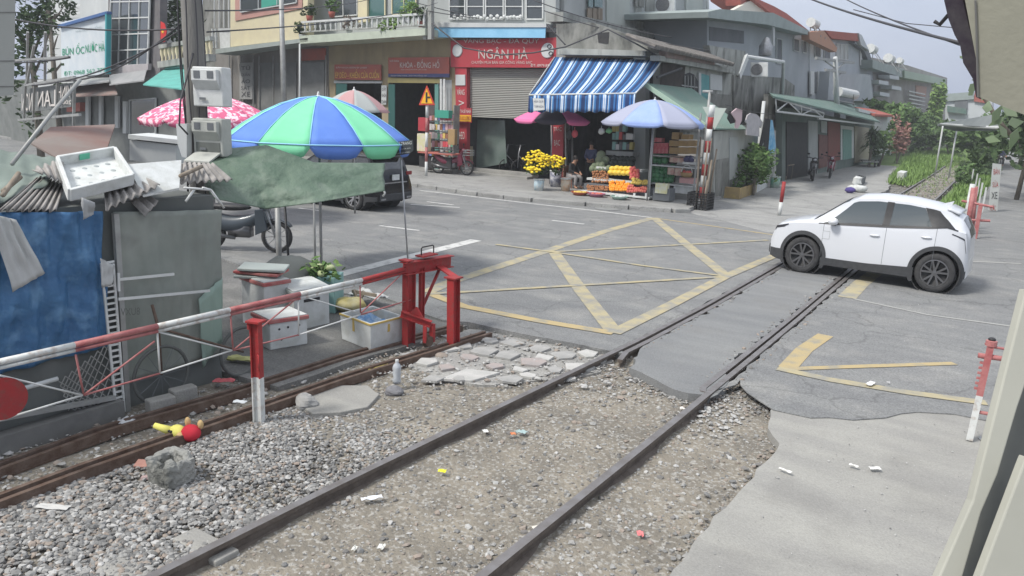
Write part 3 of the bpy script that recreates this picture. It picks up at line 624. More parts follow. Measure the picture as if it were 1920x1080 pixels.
# litter: one piece each
def litter(px, py, sx, sy, c, lb, z=-.08, rot=None, nm='wrapper', h=.012):
    p = G(px, py, z); a = rot if rot is not None else rr.uniform(0, 3); mb = MB(); n = 5
    def fn(u, v):
        x = (u-.5)*sx; y = (v-.5)*sy; q = V((p.x+x*math.cos(a)-y*math.sin(a), p.y+x*math.sin(a)+y*math.cos(a), z+.012)); q.z += h*(1+mnoise.noise(V((u*3, v*3, px)))*1.6); return q
    mb.grid(fn, n, n); o = mb.build(nm, mat('litter_'+'%02d%02d%02d' % tuple(int(k*99) for k in c), c, rough=.7), thick=.003, recalc=False); return tag(o, lb, 'litter')
litter(829, 887, .07, .05, (.7, .7, .05), 'small yellow wrapper between the rails')
litter(697, 938, .05, .17, (.7, .72, .75), 'narrow white strip of paper beside the long rail near the picture bottom', rot=-.6)
litter(978, 813, .10, .07, (.32, .42, .42), 'pale blue plastic scrap between the rails')
litter(962, 817, .05, .05, (.6, .22, .1), 'tiny orange scrap beside the pale blue plastic scrap')
litter(1200, 1005, .07, .05, (.6, .2, .2), 'red and white wrapper in the dirt near the concrete path')
litter(910, 812, .05, .06, (.65, .65, .62), 'crumpled white scrap left of the orange one against the rail')
litter(1472, 886, .12, .03, (.7, .7, .66), 'white paper sliver on the concrete path', z=0)
litter(1632, 722, .16, .07, (.7, .7, .7), 'white paper scrap lying on the yellow marking', z=.01)
litter(1640, 882, .1, .05, (.66, .66, .63), 'torn white scrap in the middle of the concrete path', z=0)
litter(1600, 877, .08, .03, (.66, .66, .63), 'thin white scrap left of the torn one on the concrete path', z=0)
litter(1665, 720, .03, .03, (.6, .6, .6), 'tiny white scrap on the road right of the yellow marking', z=.01)
litter(450, 757, .13, .07, (.62, .65, .66), 'white folded card lying on the guide rail left of the gate post', z=.0)
litter(1020, 990, .2, .04, (.65, .62, .55), 'pale strip of wood lying along the near rail', rot=1.0)
litter(100, 955, .25, .07, (.5, .5, .48), 'pale curved shard lying on the gravel by the left edge', rot=.5)
litter(1860, 855, .1, .08, (.65, .65, .63), 'white rubbish scrap near the round cover by the booth', z=0)
litter(1905, 870, .1, .03, (.65, .65, .63), 'thin white rubbish strip by the booth frame', z=0)
litter(715, 1030, .06, .05, (.6, .6, .56), 'small pale scrap between the rails at the picture bottom')
litter(665, 1033, .06, .03, (.65, .65, .6), 'thin pale scrap left of another at the picture bottom')
litter(1285, 770, .12, .05, (.66, .64, .6), 'pale stick shaped scrap in front of the flared guard rail')
litter(1300, 738, .07, .06, (.6, .15, .17), 'red scrap tucked at the tip of the guard rail')
litter(455, 678, .36, .14, (.5, .5, .22), 'yellow cloth lying behind the gate post', z=-.02, rot=.4, nm='cloth', h=.03)
litter(240, 665+130, .2, .12, (.55, .56, .56), 'white rag at the foot of the shed frame', z=-.06, nm='rag', h=.03)
litter(420, 722, .22, .1, (.5, .12, .13), 'red netting heap beside the guide rail', z=-.06, nm='netting', h=.04)
litter(710, 692, .3, .03, (.6, .5, .15), 'yellow strip along the near guide rail', z=-.05, rot=1.45)

# ================= rolling gate (left)
XG = -6.4; PG = PX(XG)
t = thing('rolling_gate', 'long red and white striped boom gate on its rail wheel and red end frame', 'gate', (XG, 7.6, 0))
bp = [(-60, 716), (0, 698), (140, 654), (295, 612), (430, 578), (562, 548), (678, 519), (760, 498)]
bw = [PG.at(x, y) for x, y in bp]
for i in range(len(bw)): bw[i].z = .97 if i < 7 else .99
cols = [M_WHITE, M_WHITE, M_REDDULL, M_WHITE, M_REDDULL, M_WHITE, M_REDDULL]
cols = [M_WHR, M_WHR, M_REDDULL, M_WHR, M_REDDULL, M_WHR, M_RED]
bp2 = [-60, 0, 140, 295, 430, 562, 678, 760]
for i in range(7):
    mb = MB(); a, b = bw[i], bw[i+1]
    mb.tube([a, b], .027, 10); mb.tube([a+V((.0, 0, -.047)), b+V((0, 0, -.047))], .017, 8); mb.build('boom_section', cols[i], t, True)
# which colours: 0-140 white, 140-295 red, 295-430 white ...
for o in kids(t): pass
lo = [(-60, 838), (0, 790), (155, 741), (300, 700), (435, 657), (560, 625), (685, 590), (755, 612)]
node = lambda x, y: PG.at(x, y)
def bar(a, b, m, nm, r=.0085): mb = MB(); mb.tube([node(*a), node(*b)], r, 6); mb.build(nm, m, t, True)
for a, b in [((0, 704), (155, 741)), ((155, 741), (0, 788)), ((295, 622), (300, 700)), ((295, 622), (435, 657)), ((435, 657), (300, 700)), ((560, 556), (560, 628)), ((562, 554), (677, 588)), ((560, 628), (676, 590))]: bar(a, b, M_WHITE, 'white_brace')
for a, b in [((142, 665), (157, 741)), ((157, 741), (290, 640)), ((157, 741), (300, 700)), ((432, 585), (437, 657)), ((437, 657), (556, 560)), ((437, 657), (560, 628)), ((675, 526), (676, 588)), ((676, 588), (757, 510)), ((676, 590), (770, 562))]: bar(a, b, M_REDDULL, 'red_brace')
mb = MB(); c = node(0, 745); mb.lathe(c+V((.05, 0, 0)), [(0, -.008), (.17, -.008), (.17, .008), (0, .008)], 28, axis=V((1, -.15, 0))); mb.build('warning_disc', M_RED, t)
# end frame: leg pair at plan points
LgA = G(760, 662, -.05); LgA = V((-6.55, 7.35, -.06)); 
def leg(px0, py0, px1, py1, X, w_=.13, d_=.1, nm='leg'):
    p = PX(X); a = p.at(px0, py0); b = p.at(px1, py1); mb = MB(); mb.beam(a, b, d_, .012, up=(1, 0, 0)); mb.beam(a+V((.0, -w_/2, 0)), b+V((0, -w_/2, 0)), .012, d_, up=(0, 1, 0)); mb.beam(a+V((0, w_/2, 0)), b+V((0, w_/2, 0)), .012, d_, up=(0, 1, 0)); return mb.build(nm, M_RED, t)
def ibeam(a, b, h, wd, m, parent, nm, up=(0, 0, 1), tw=.012):
    a = V(a); b = V(b); d = (b-a).normalized(); up = V(up); s = d.cross(up).normalized(); u = s.cross(d); mb = MB()
    mb.beam(a, b, tw, h, up=up); mb.beam(a+u*(h/2), b+u*(h/2), wd, tw, up=up); mb.beam(a-u*(h/2), b-u*(h/2), wd, tw, up=up); return mb.build(nm, m, parent)
pA = PX(-6.4)
p0 = pA.at(768, 640); p1 = pA.at(770, 497); ibeam((p0.x, p0.y-.02, -.05), (p0.x, p0.y-.02, .93), .14, .1, M_RED, t, 'leg', up=(0, 1, 0))
p0 = pA.at(790, 600); ibeam((p0.x, p0.y, .22), (p0.x, p0.y, .95), .06, .05, M_RED, t, 'strut', up=(0, 1, 0))
q = G(850, 648, -.05); ibeam((q.x, q.y, -.08), (q.x-.02, q.y, .86), .13, .11, M_RED, t, 'leg', up=(0, 1, 0))
tA = pA.at(756, 500); tB = pA.at(843, 484); tA.z = 1.0; tB.z = 1.0
ibeam(pA.at(756, 504), pA.at(845, 489), .15, .12, M_RED, t, 'top_beam')
mb = MB(); a = pA.at(775, 478); mb.box(pA.at(800, 478)+V((0, 0, 0)), (.14, .3, .02)); mb.box(pA.at(762, 488), (.16, .12, .02)); mb.build('cap_plate', M_RED, t)
mb = MB(); a = pA.at(790, 483); b = pA.at(813, 478); mb.tube([a, a+V((0, 0, .12)), a+V((0, .02, .135)), b+V((0, -.02, .135)), b+V((0, 0, .12)), b], .009, 6); mb.build('handle', M_BLACK, t, True)
top2 = V((q.x-.02, q.y, .86))
mb = MB(); mb.beam(pA.at(822, 498), top2+V((.03, .03, 0)), .1, .02); mb.box(top2+V((0, 0, .01)), (.18, .18, .02)); mb.build('top_bracket', M_RED, t)
mb = MB(); mb.tube([pA.at(824, 505), pA.at(788, 585)], .022, 8); mb.build('diagonal_brace', M_RED, t, True)
a = pA.at(752, 588); b = V((-6.12, G(812, 610, .28).y, .28)); b = G(808, 608, .3); 
ibeam(a, b, .07, .07, M_RED, t, 'lower_arm')
mb = MB(); mb.prism([a+(b-a)*.25+V((0, 0, .03)), a+(b-a)*.75+V((0, 0, .03)), a+(b-a)*.5+V((0, 0, .16))], (.012, .012, 0)); mb.build('gusset', M_RED, t)
c = G(800, 640, 0); c = V((b.x-.03, b.y-.02, .09)); 
mb = MB(); mb.beam(b+V((0, .03, .0)), V((b.x, b.y+.03, .06)), .06, .05); mb.beam(b+V((0, -.12, 0)), V((b.x, b.y-.12, .08)), .05, .02, up=(0, 1, 0)); mb.build('wheel_fork', M_RED, t)
mb = MB(); mb.lathe(V((b.x, b.y-.05, .085)), [(0, -.03), (.085, -.03), (.085, -.02), (.07, -.018), (.07, .03), (0, .03)], 20, axis=V((1, 0, 0))); mb.build('wheel', M_RUST, t)
# receiving post (red over white) of the rolling gate
pp = G(486, 790, -.08); t = thing('gate_post', 'red topped white steel post standing in the gravel by the guide rail', 'post', (pp.x, pp.y, -.1))
ht = .95; lean = V((-.02, -.02, 0))
mid = V((pp.x, pp.y, .38)); topp = V((pp.x, pp.y, ht))
ibeam((pp.x, pp.y, -.1), mid, .085, .07, M_WHR, t, 'lower_section', up=(1, .3, 0)); ibeam(mid, topp, .085, .07, M_RED, t, 'upper_section', up=(1, .3, 0))
mb = MB(); mb.box(topp+V((0, 0, .0)), (.15, .12, .02), .3); mb.box(topp+V((-.06, 0, -.04)), (.02, .12, .08), .3); mb.build('cap_plate', M_RED, t)
mb = MB(); mb.tube([mid+V((.05, -.03, .25)), mid+V((.09, -.05, .25)), mid+V((.09, -.05, .1)), mid+V((.05, -.03, .1))], .008, 6); mb.build('latch', M_RED, t, True)
# right hand post by the booth
q = G(1818, 824, 0); t = thing('barrier_post', 'leaning red and white post with short rails beside the booth', 'post', (q.x, q.y, -.01))
tp = V((q.x+.03, q.y+.02, 1.0)); md = q+(tp-q)*.47
mb = MB(); mb.beam(q, md, .07, .06, up=(1, 0, 0)); mb.build('lower_section', M_WHR, t)
mb = MB(); mb.beam(md, tp, .07, .06, up=(1, 0, 0)); mb.lathe(tp+V((0, 0, -.02)), [(.05, 0), (.05, .05), (0, .06)], 12)
for k in range(7): mb.box(md+(tp-md)*(.12+k*.1)+V((-.045, 0, 0)), (.03, .03, .02))
mb.build('upper_section', M_REDDULL, t)
e = V((1.0, .18, 0))
mb = MB(); mb.tube([tp+V((-.09, -.02, -.13)), tp+V((.2, .02, -.13))], .026, 8); mb.tube([tp+V((-.05, 0, .0)), tp+V((0, 0, -.03)), tp+V((.7, .1, -.04))], .013, 6); mb.tube([q+V((0.03, 0, .3)), q+V((.8, .12, .3))], .018, 6); mb.build('rail', M_REDDULL, t, True)
mb = MB(); mb.tube([tp+V((.2, .02, -.13)), tp+V((.75, .1, -.13))], .026, 8); mb.build('white_rail', M_WHITE, t, True)
mb = MB(); mb.sph(tp+V((0, 0, .045)), (.035, .035, .02), 10, 6); mb.build('cap', M_BLACK, t, True)
# ================= buildings
PA = PY(28.5)
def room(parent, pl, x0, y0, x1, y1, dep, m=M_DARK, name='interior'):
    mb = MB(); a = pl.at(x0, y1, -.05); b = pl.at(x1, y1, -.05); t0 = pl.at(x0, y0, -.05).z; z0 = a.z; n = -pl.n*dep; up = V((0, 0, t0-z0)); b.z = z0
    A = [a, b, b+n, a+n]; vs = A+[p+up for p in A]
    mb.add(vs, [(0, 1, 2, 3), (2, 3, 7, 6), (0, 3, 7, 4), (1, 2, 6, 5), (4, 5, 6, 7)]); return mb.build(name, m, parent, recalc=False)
def bar2(mb, pl, a, b, w_, off=.03, d=.04):
    A = pl.at(a[0], a[1], off); B = pl.at(b[0], b[1], off); mb.beam(A, B, d, w_, up=pl.n.cross(B-A).normalized() if (B-A).length > 1e-6 else (0, 0, 1))
def window(parent, pl, pts, fm, gm, off=.02, nv=1, nh=1, fw=.05, label=None):
    """a frame and the pane within it, quad corners tl,tr,br,bl"""
    mb = MB(); q = [pl.at(x, y, off) for x, y in pts]
    for i in range(4): mb.beam(q[i], q[(i+1) % 4], .06, fw, up=pl.n.cross(q[(i+1) % 4]-q[i]).normalized())
    def lp(a, b, t): return a+(b-a)*t
    for k in range(1, nv+1-0):
        if k < nv: a, b = lp(q[0], q[1], k/nv), lp(q[3], q[2], k/nv); mb.beam(a, b, .05, fw*.7, up=pl.n.cross(b-a).normalized())
    for k in range(1, nh):
        a, b = lp(q[0], q[3], k/nh), lp(q[1], q[2], k/nh); mb.beam(a, b, .05, fw*.7, up=pl.n.cross(b-a).normalized())
    f = mb.build('window_frame', fm, parent); m2 = MB(); m2.prism([p-pl.n*.02 for p in q], -pl.n*.02); m2.build('pane', gm, f); return f
M_SHUT = wave('roller_shutter', (.34, .34, .31), (.20, .20, .185), 4.2, 'Z', bump=.8, rough=.6, dirt=(.3, .3, .27), ds=1.5, da=.4)
M_SIGNRED = mat('sign_red', (.42, .045, .06), (.36, .05, .06), rough=.5, scale=2)
M_SIGNRED2 = mat('sign_faded_red', (.42, .12, .09), (.34, .12, .10), rough=.7, scale=3)
M_LET = mat('metal_letters', (.55, .5, .45), (.42, .36, .34), rough=.45, scale=8)
M_LETW = mat('white_letters', (.62, .58, .54), rough=.6); M_LETY = mat('yellow_letters', (.75, .52, .14), rough=.6)
M_BLUEAWN = mat('pale_blue_sheet', (.22, .48, .68), (.28, .55, .75), rough=.7, scale=2)
# --- jewellery shop
b = thing('jewellery_shop', 'narrow shop with red fascia sign, half open roller shutter and pale blue strip above', 'shop building', PA.at(950, 325))
part('upper_wall', M_GREY, b, PA, [(812, -90), (1042, -90), (1042, 60), (812, 60)], .3, .2)
part('wall', M_TAN, b, PA, [(845, 60), (876, 60), (880, 326), (845, 322)], .3, 0); part('wall', M_GREY, b, PA, [(1030, 60), (1062, 60), (1062, 342), (1034, 338)], .3, 0)
part('rear_block', M_GREY, b, PA, [(812, -90), (1042, -90), (1042, 330), (812, 322)], 3, -3.2)
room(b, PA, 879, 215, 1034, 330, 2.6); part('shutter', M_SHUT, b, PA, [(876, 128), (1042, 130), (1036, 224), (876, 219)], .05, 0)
part('fascia_sign', M_SIGNRED, b, PA, [(845, 76), (1053, 70), (1053, 127), (845, 126)], .2, .3)
sgn = kids(b)[-1]
ptext('VÀNG BẠC - ĐÁ QUÝ', PA, 869, 70, 1011, 83, M_LET, sgn, .33); ptext('NGÂN HÀ', PA, 897, 88, 990, 110, M_LET, sgn, .33)
ptext('CHUYÊN MUA BÁN GIA CÔNG VÀNG BẠC', PA, 884, 113, 998, 121, M_LET, sgn, .33); ptext('ĐT: 0979.898.898', PA, 995, 120, 1045, 125, M_LETW, sgn, .33)
for px, r in ((858, .27), (1027, .3)):
    mb = MB(); mb.lathe(PA.at(px, 95, .3), [(0, .05), (r*.9, .05), (r, .03), (r, 0)], 28, axis=-V((0, 1, 0))); mb.build('round_emblem', M_LGREY, sgn)
mb = MB(); c = PA.at(1030, 87, .36)
for dx, dzz in ((0, 0), (.08, -.27)): mb.tube([c+V((dx+.09*math.cos(a*.5236), 0, dzz+.07*math.sin(a*.5236))) for a in range(13)], .018, 6, caps=False)
mb.build('ring_emblem', M_BLACK, sgn)
col_ = part('left_column', M_SIGNRED, b, PA, [(853, 127), (875, 127), (875, 325), (857, 324)], .25, .25)
ptext('VÀNG', PA, 857, 165, 871, 178, M_LETW, col_, .27); ptext('>', PA, 860, 188, 870, 198, M_LETW, col_, .27); ptext('THEO', PA, 858, 247, 871, 261, M_LETW, col_, .27)
part('white_panel', M_LGREY, col_, PA, [(854, 140), (872, 140), (872, 160), (854, 160)], .03, .29)
col2 = part('right_column', M_SIGNRED, b, PA, [(1034, 225), (1057, 225), (1055, 340), (1034, 338)], .25, .2)
ptext('TRẠC', PA, 1038, 238, 1053, 248, M_LETW, col2, .22); ptext('BẠC', PA, 1039, 262, 1050, 276, M_LETW, col2, .22)
mb = MB(); bar2(mb, PA, (1060, 228), (1062, 342), .06, .2); bar2(mb, PA, (1072, 228), (1074, 342), .09, .2); mb.build('door_jamb', M_GALV, b)
part('blue_strip', M_BLUEAWN, b, PA, [(814, 51), (1023, 51), (1022, 71), (815, 70)], .04, .6); part('white_ledge', M_LGREY, b, PA, [(812, 42), (1024, 44), (1024, 51), (812, 51)], .5, .65)
for x0, x1 in ((843, 872), (876, 907), (911, 944), (948, 980), (987, 1018)): window(b, PA, [(x0, -60), (x1, -60), (x1, 36), (x0, 36)], M_WHITE, M_WIN, .23, nh=4)
mb = MB()
for i in range(22): 
    x = 846+i*6.2; mb.sph(PA.at(x, 36-abs(math.sin(i*1.7))*6, .35), (.1, .05, .07), 6, 4, jit=.2)
mb.build('white_scrollwork', M_WHITE, b)
mb = MB()
for z0, dd in ((.10, .9), (.22, .5)): 
    a = PA.at(876, 325); c = PA.at(1010, 325); mb.box(((a.x+c.x)/2, 28.5-dd/2, z0+.06), (c.x-a.x, dd, .12))
mb.build('steps', M_CONC, b, bevel=.01)
mb = MB(); pq(mb, PA, [(884, 224), (946, 226), (950, 306), (884, 318)], .03, -.6); mb.build('glass_panel', mat('green_glass', (.16, .20, .18), (.12, .16, .14), rough=.15, scale=2, spec=.8), b)
# small hire sign
s_ = part('hire_sign', M_SIGNRED, None, PA, [(851, 201), (884, 203), (884, 230), (852, 228)], .04, .45); tag(s_, 'small red and yellow notice with a phone number on the red column', 'notice sign')
part('yellow_band', mat('sign_yellow', (.75, .42, .03), rough=.5), s_, PA, [(852, 215), (883, 216), (883, 228), (853, 227)], .01, .465)
ptext('CHO THUÊ NHÀ', PA, 853, 204, 883, 212, M_LETW, s_, .47); ptext('0363.022.782', PA, 854, 218, 882, 225, M_SIGNRED, s_, .48)
# --- key and watch shop, lamination shop
b = thing('key_shop', 'tan shopfront with a faded red key and watch sign over a dark open doorway', 'shop building', PA.at(780, 325))
part('wall', M_TAN, b, PA, [(716, 60), (846, 56), (846, 150), (716, 150)], .3); part('wall', M_TAN, b, PA, [(716, 150), (729, 150), (729, 330), (716, 330)], .3, .003); part('wall', M_LGREY, b, PA, [(820, 150), (847, 150), (847, 328), (820, 328)], .3, .003)
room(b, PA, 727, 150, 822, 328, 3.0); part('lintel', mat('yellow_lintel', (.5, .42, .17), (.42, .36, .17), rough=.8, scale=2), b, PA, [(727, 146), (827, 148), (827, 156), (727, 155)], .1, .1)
sg = part('fascia_sign', M_SIGNRED2, b, PA, [(728, 108), (842, 107), (842, 138), (728, 138)], .06, .2); part('blue_band', mat('sign_navy', (.08, .09, .2), rough=.6), sg, PA, [(728, 138), (842, 138), (842, 145), (728, 144)], .06, .2)
ptext('KHÓA - ĐỒNG HỒ', PA, 750, 111, 824, 127, M_LETW, sg, .23); ptext('NHÀ KHÓA', PA, 731, 112, 748, 116, M_LETW, sg, .23); ptext('SỬA CHỮA KHÓA CÁC LOẠI', PA, 752, 129, 800, 132, M_LETW, sg, .23); ptext('ĐÁNH CHÌA KHÓA - THAY PIN ĐỒNG HỒ', PA, 733, 140, 800, 143, M_LETW, sg, .23)
part('open_door', M_WINT, b, PA, [(728, 158), (740, 158), (740, 325), (728, 325)], .05, .3); part('door_leaf', mat('teal_door', (.12, .27, .24), rough=.6), b, PA, [(815, 158), (822, 158), (822, 325), (815, 325)], .05, .2)
mb = MB(); bar2(mb, PA, (827, 148), (827, 330), .1, .3); bar2(mb, PA, (833, 148), (833, 330), .1, .3); mb.build('door_jamb', M_WHITE, b)
b = thing('lamination_shop', 'tan shopfront with a faded orange lettered sign above a dark doorway', 'shop building', PA.at(670, 325))
part('wall', M_TAN, b, PA, [(612, 66), (716, 60), (716, 155), (612, 155)], .3); part('wall', M_TAN, b, PA, [(612, 155), (629, 155), (629, 330), (612, 330)], .3, .003)
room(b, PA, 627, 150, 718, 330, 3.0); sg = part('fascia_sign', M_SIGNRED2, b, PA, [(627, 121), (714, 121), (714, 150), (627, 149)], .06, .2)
ptext('ÉP DẺO - KHIỂN CỬA CUỐN', PA, 629, 130, 711, 146, M_LETY, sg, .23); ptext('ĐẮP NHỰA RESIN ÉP LASER', PA, 630, 124, 688, 129, M_LETW, sg, .23)
part('side_notice', M_LGREY, b, PA, [(715, 160), (725, 160), (724, 196), (715, 196)], .03, .1); sg = kids(b)[-1]
for i, s in enumerate(('CẮT', 'KHÓA', 'DÁN')): ptext(s, PA, 716, 162+i*12, 724, 170+i*12, M_BLACK, sg, .12)
part('open_door', M_WINT, b, PA, [(630, 156), (650, 157), (650, 325), (630, 325)], .05, .3); part('lintel', M_LGREY, b, PA, [(626, 151), (715, 152), (715, 156), (626, 156)], .1, .1)
# --- yellow house
b = thing('yellow_house', 'cream yellow house with pink framed upstairs window over grey shuttered shops', 'house', PA.at(510, 325))
part('wall', M_CREAM, b, PA, [(432, -90), (577, -90), (577, 71), (432, 88)], .4, 1.2); part('rear_block', M_GREY, b, PA, [(405, -90), (612, -90), (612, 325), (405, 325)], 3, -3.2)
part('window_surround', M_PINK, b, PA, [(440, -90), (566, -90), (566, 16), (441, 39)], .1, 1.25)
f = window(b, PA, [(451, -80), (556, -80), (556, 5), (451, 23)], M_LGREY, M_WIN, 1.3, nv=3)
part('green_curtain', mat('green_curtain', (.06, .33, .25), rough=.9), f, PA, [(490, -60), (522, -60), (522, 8), (490, 15)], .03, 1.29)
part('ledge', mat('ledge_grey', (.36, .40, .38), (.3, .34, .32), rough=.8, scale=2), b, PA, [(404, 92), (577, 71), (577, 78), (404, 101)], 1.3, 1.5)
part('ground_floor_wall', mat('brown_grey_wall', (.20, .185, .17), (.26, .25, .235), rough=.9, scale=1.5, stretch=(1, 1, .3)), b, PA, [(404, 90), (616, 70), (616, 330), (404, 330)], .2, .02)
for x0, x1 in ((487, 510), (515, 555), (565, 608)): part('shutter', wave('grey_shutter', (.24, .245, .24), (.17, .175, .17), 5, 'X', bump=.5, rough=.7, dirt=(.3, .3, .29)), b, PA, [(x0, 118), (x1, 117), (x1, 325), (x0, 325)], .05, .1)
part('faded_sign', M_SIGNRED2, b, PA, [(565, 92), (610, 90), (610, 112), (565, 114)], .05, .15)
mb = MB()
for x in (430, 452, 475, 486, 512, 560, 611): bar2(mb, PA, (x, 104), (x, 325), .07, .15)
mb.build('shutter_posts', M_GALV, b)
sg = part('vertical_sign', mat('grey_banner', (.4, .4, .39), (.34, .34, .33), rough=.8, scale=2), b, PA, [(449, 118), (473, 117), (473, 186), (449, 186)], .04, .2)
for i, s in enumerate(('TỦ', 'QUẦN', 'ÁO', 'SÁT', 'XE')): ptext(s, PA, 452, 122+i*12.5, 469, 131+i*12.5, mat('dark_letters', (.1, .1, .11)), sg, .22)
# balcony above the key shop
b = thing('balcony', 'pale green balcony slab with white balusters crowded with potted plants', 'balcony', PA.at(690, 70))
part('slab', mat('pale_green', (.50, .55, .45), (.42, .46, .38), rough=.85, scale=2, bump=.1), b, PA, [(562, 67), (797, 53), (797, 66), (562, 82)], 1.5, 1.5)
part('wall', M_GREY, b, PA, [(577, -90), (812, -90), (812, 62), (577, 75)], .3, 0); part('rear_block', M_GREY, b, PA, [(612, -90), (812, -90), (812, 322), (612, 325)], 3, -3.2)
window(b, PA, [(615, -60), (670, -60), (670, 28), (618, 32)], M_WHITE, M_WIN, .1, nv=2); window(b, PA, [(690, -60), (722, -60), (722, 32), (690, 32)], M_CREAM, M_WINT, .1); window(b, PA, [(735, -60), (780, -60), (780, 25), (735, 28)], M_CREAM, M_WINT, .1, nv=2)
part('pilaster', M_CREAM, b, PA, [(671, -90), (688, -90), (688, 40), (671, 42)], .2, .2)
mb = MB(); bar2(mb, PA, (566, 42), (797, 26), .09, 1.45, .1); mb.build('top_rail', M_WHITE, b)
mb = MB(); bar2(mb, PA, (564, 60), (797, 47), .07, 1.45, .08); mb.build('bottom_rail', M_OLD, b)
def lerp(a, b_, t): return a+(b_-a)*t
for i in range(24):
    x = 572+i*9.7; yt = lerp(42, 26, (x-566)/231); yb = lerp(60, 47, (x-564)/233); mb = MB(); a = PA.at(x, yt, 1.45); c = PA.at(x, yb, 1.45); mb.lathe(c, [(.05, 0), (.03, (a.z-c.z)*.2), (.06, (a.z-c.z)*.5), (.03, (a.z-c.z)*.85), (.05, (a.z-c.z))], 8); mb.build('baluster', M_WHITE, b, True)
mb = MB(); c = PA.at(805, 30, 1.3); mb.beam(PA.at(798, 74, 1.3), PA.at(798, 20, 1.3), .18, .18); mb.beam(PA.at(808, 74, 1.3), PA.at(808, -20, 1.3), .2, .2); mb.build('corner_pillar', M_OLD, b)
for i, (x, y, sx, n, mm, lb) in enumerate([(580, 18, .35, 160, M_LEAFD, 'spiky dark potted plant at the left end of the balcony'), (566, 52, .4, 200, M_LEAFD, 'dark bushy plant spilling over the left corner of the balcony'), (622, 12, .3, 140, M_LEAF, 'green potted plant before the white framed balcony window'), (655, 40, .4, 170, mat('dry_leaves', (.22, .17, .15), (.3, .26, .22), scale=6), 'dry brownish plant on the middle of the balcony rail'), (735, 45, .45, 260, M_LEAFP, 'pale green plant hanging on the right half of the balcony'), (765, 15, .5, 300, M_LEAFP, 'tall pale green shrub at the right end of the balcony'), (790, 25, .4, 200, M_LEAFD, 'dark twiggy shrub by the grey pillar of the balcony')]):
    t = thing('potted_plant', lb, 'plant', PA.at(x, y+18, 1.2), 'plants on the balcony'); mb = MB(); c = PA.at(x, y, 1.25); leaves(mb, c, (sx, .35, sx*.8), n, .10, seed=i+3); mb.build('foliage', mm, t, recalc=False)
    mb = MB(); mb.lathe(c+V((0, 0, -sx*.8-.25)), [(.0, 0), (.12, 0), (.17, .25), (.13, .25), (0, .2)], 12); mb.build('pot', M_WHITE if i % 2 else M_TILE, t, True)
# column balcony at the far left of the yellow house
b = thing('column_balcony', 'small white balcony with turned balusters left of the yellow wall', 'balcony', PA.at(412, 95)); part('post', M_WHITE, b, PA, [(411, 54), (432, 54), (431, 92), (413, 94)], .4, 1.0); part('cap', M_LGREY, b, PA, [(409, 53), (434, 53), (434, 58), (409, 58)], .5, 1.05)
mb = MB(); 
for x in (400, 406): mb.lathe(PA.at(x, 90, .9), [(.07, 0), (.05, .3), (.1, .5), (.05, .8), (.07, 1)], 8)
mb.build('balusters', M_WHITE, b, True)
# dark barred window right of the pole
b = thing('barred_house', 'dark tall narrow window with white bars between the pole and the yellow house', 'house', PA.at(405, 300)); part('wall', M_OLD2, b, PA, [(380, -90), (432, -90), (432, 320), (380, 320)], .5, -.2); mb = MB()
for x in (402, 411, 420, 429): bar2(mb, PA, (x, -80), (x, 52), .06, .1)
mb.build('bars', M_LGREY, b)
# street lamp pole
p = G(527, 300, 0); X_ = AY(530, 100, 24.0); t = thing('street_lamp', 'slim grey steel street lamp pole rising in front of the yellow house', 'street lamp', (X_.x, 24.0, .12))
mb = MB(); top = AY(534, -40, 24.0); mb.tube([(X_.x, 24, .12), (X_.x, 24, top.z)], [.14, .10], 12); mb.build('pole', M_GALV, t, True); mb = MB(); mb.lathe((X_.x, 24, .12), [(.22, 0), (.22, .04), (.16, .3), (.14, .3)], 12); mb.build('base', M_GALV, t)
t = thing('awning_post', 'thin pale metal tube standing in front of the grey shutters', 'post', (AY(562, 200, 26).x, 26, .12)); mb = MB(); mb.tube([AY(562, 82, 26), AY(562, 190, 26), (AY(562, 200, 26).x, 26, .12)], .04, 8); mb.build('tube', M_LGREY, t, True)

# ================= left group
_a = AY(280, 100, 20.0); PLf = Pl((_a.x, 20, 0), (-.156, -.988, 0)); PLb = Pl((_a.x, 23, 0), (-.156, -.988, 0))
b = thing('barred_building', 'building front with tall white window grid over dark glass, left of the pole', 'building', PLf.at(245, 300))
part('wall', mat('dark_grey_wall', (.12, .115, .12), (.18, .17, .17), rough=.9, scale=2), b, PLf, [(203, -60), (300, -60), (300, 320), (203, 320)], .3, -.05); part('rear_block', M_LGREY, b, PLf, [(150, -60), (212, -60), (212, 320), (150, 320)], 2.2, -.4)
window(b, PLf, [(210, -60), (283, -60), (277, 121), (204, 125)], M_WHITE, M_WIN, .1, nv=4, nh=6, fw=.07)
part('base_panel', mat('grey_panel', (.42, .39, .40), (.34, .33, .33), rough=.8, scale=2), b, PLf, [(202, 125), (278, 119), (277, 131), (202, 140)], .15, .2)
b = thing('billboard', 'white signboard with green lettering and blue edge among the trees', 'signboard', PLf.at(155, 150)); sg = part('panel', mat('white_board', (.60, .64, .66), (.52, .58, .62), rough=.6, scale=1.5), b, PLf, [(114, 42), (203, 22), (202, 138), (115, 147)], .15, .6)
mb = MB(); bar2(mb, PLf, (112, 50), (205, 24), .12, .65, .2); mb.build('top_edge', mat('sign_blue', (.05, .12, .3), rough=.5), b); mb = MB(); bar2(mb, PLf, (203, 24), (202, 138), .14, .65, .2); mb.build('side_edge', mat('sign_teal', (.05, .33, .36), rough=.5), b)
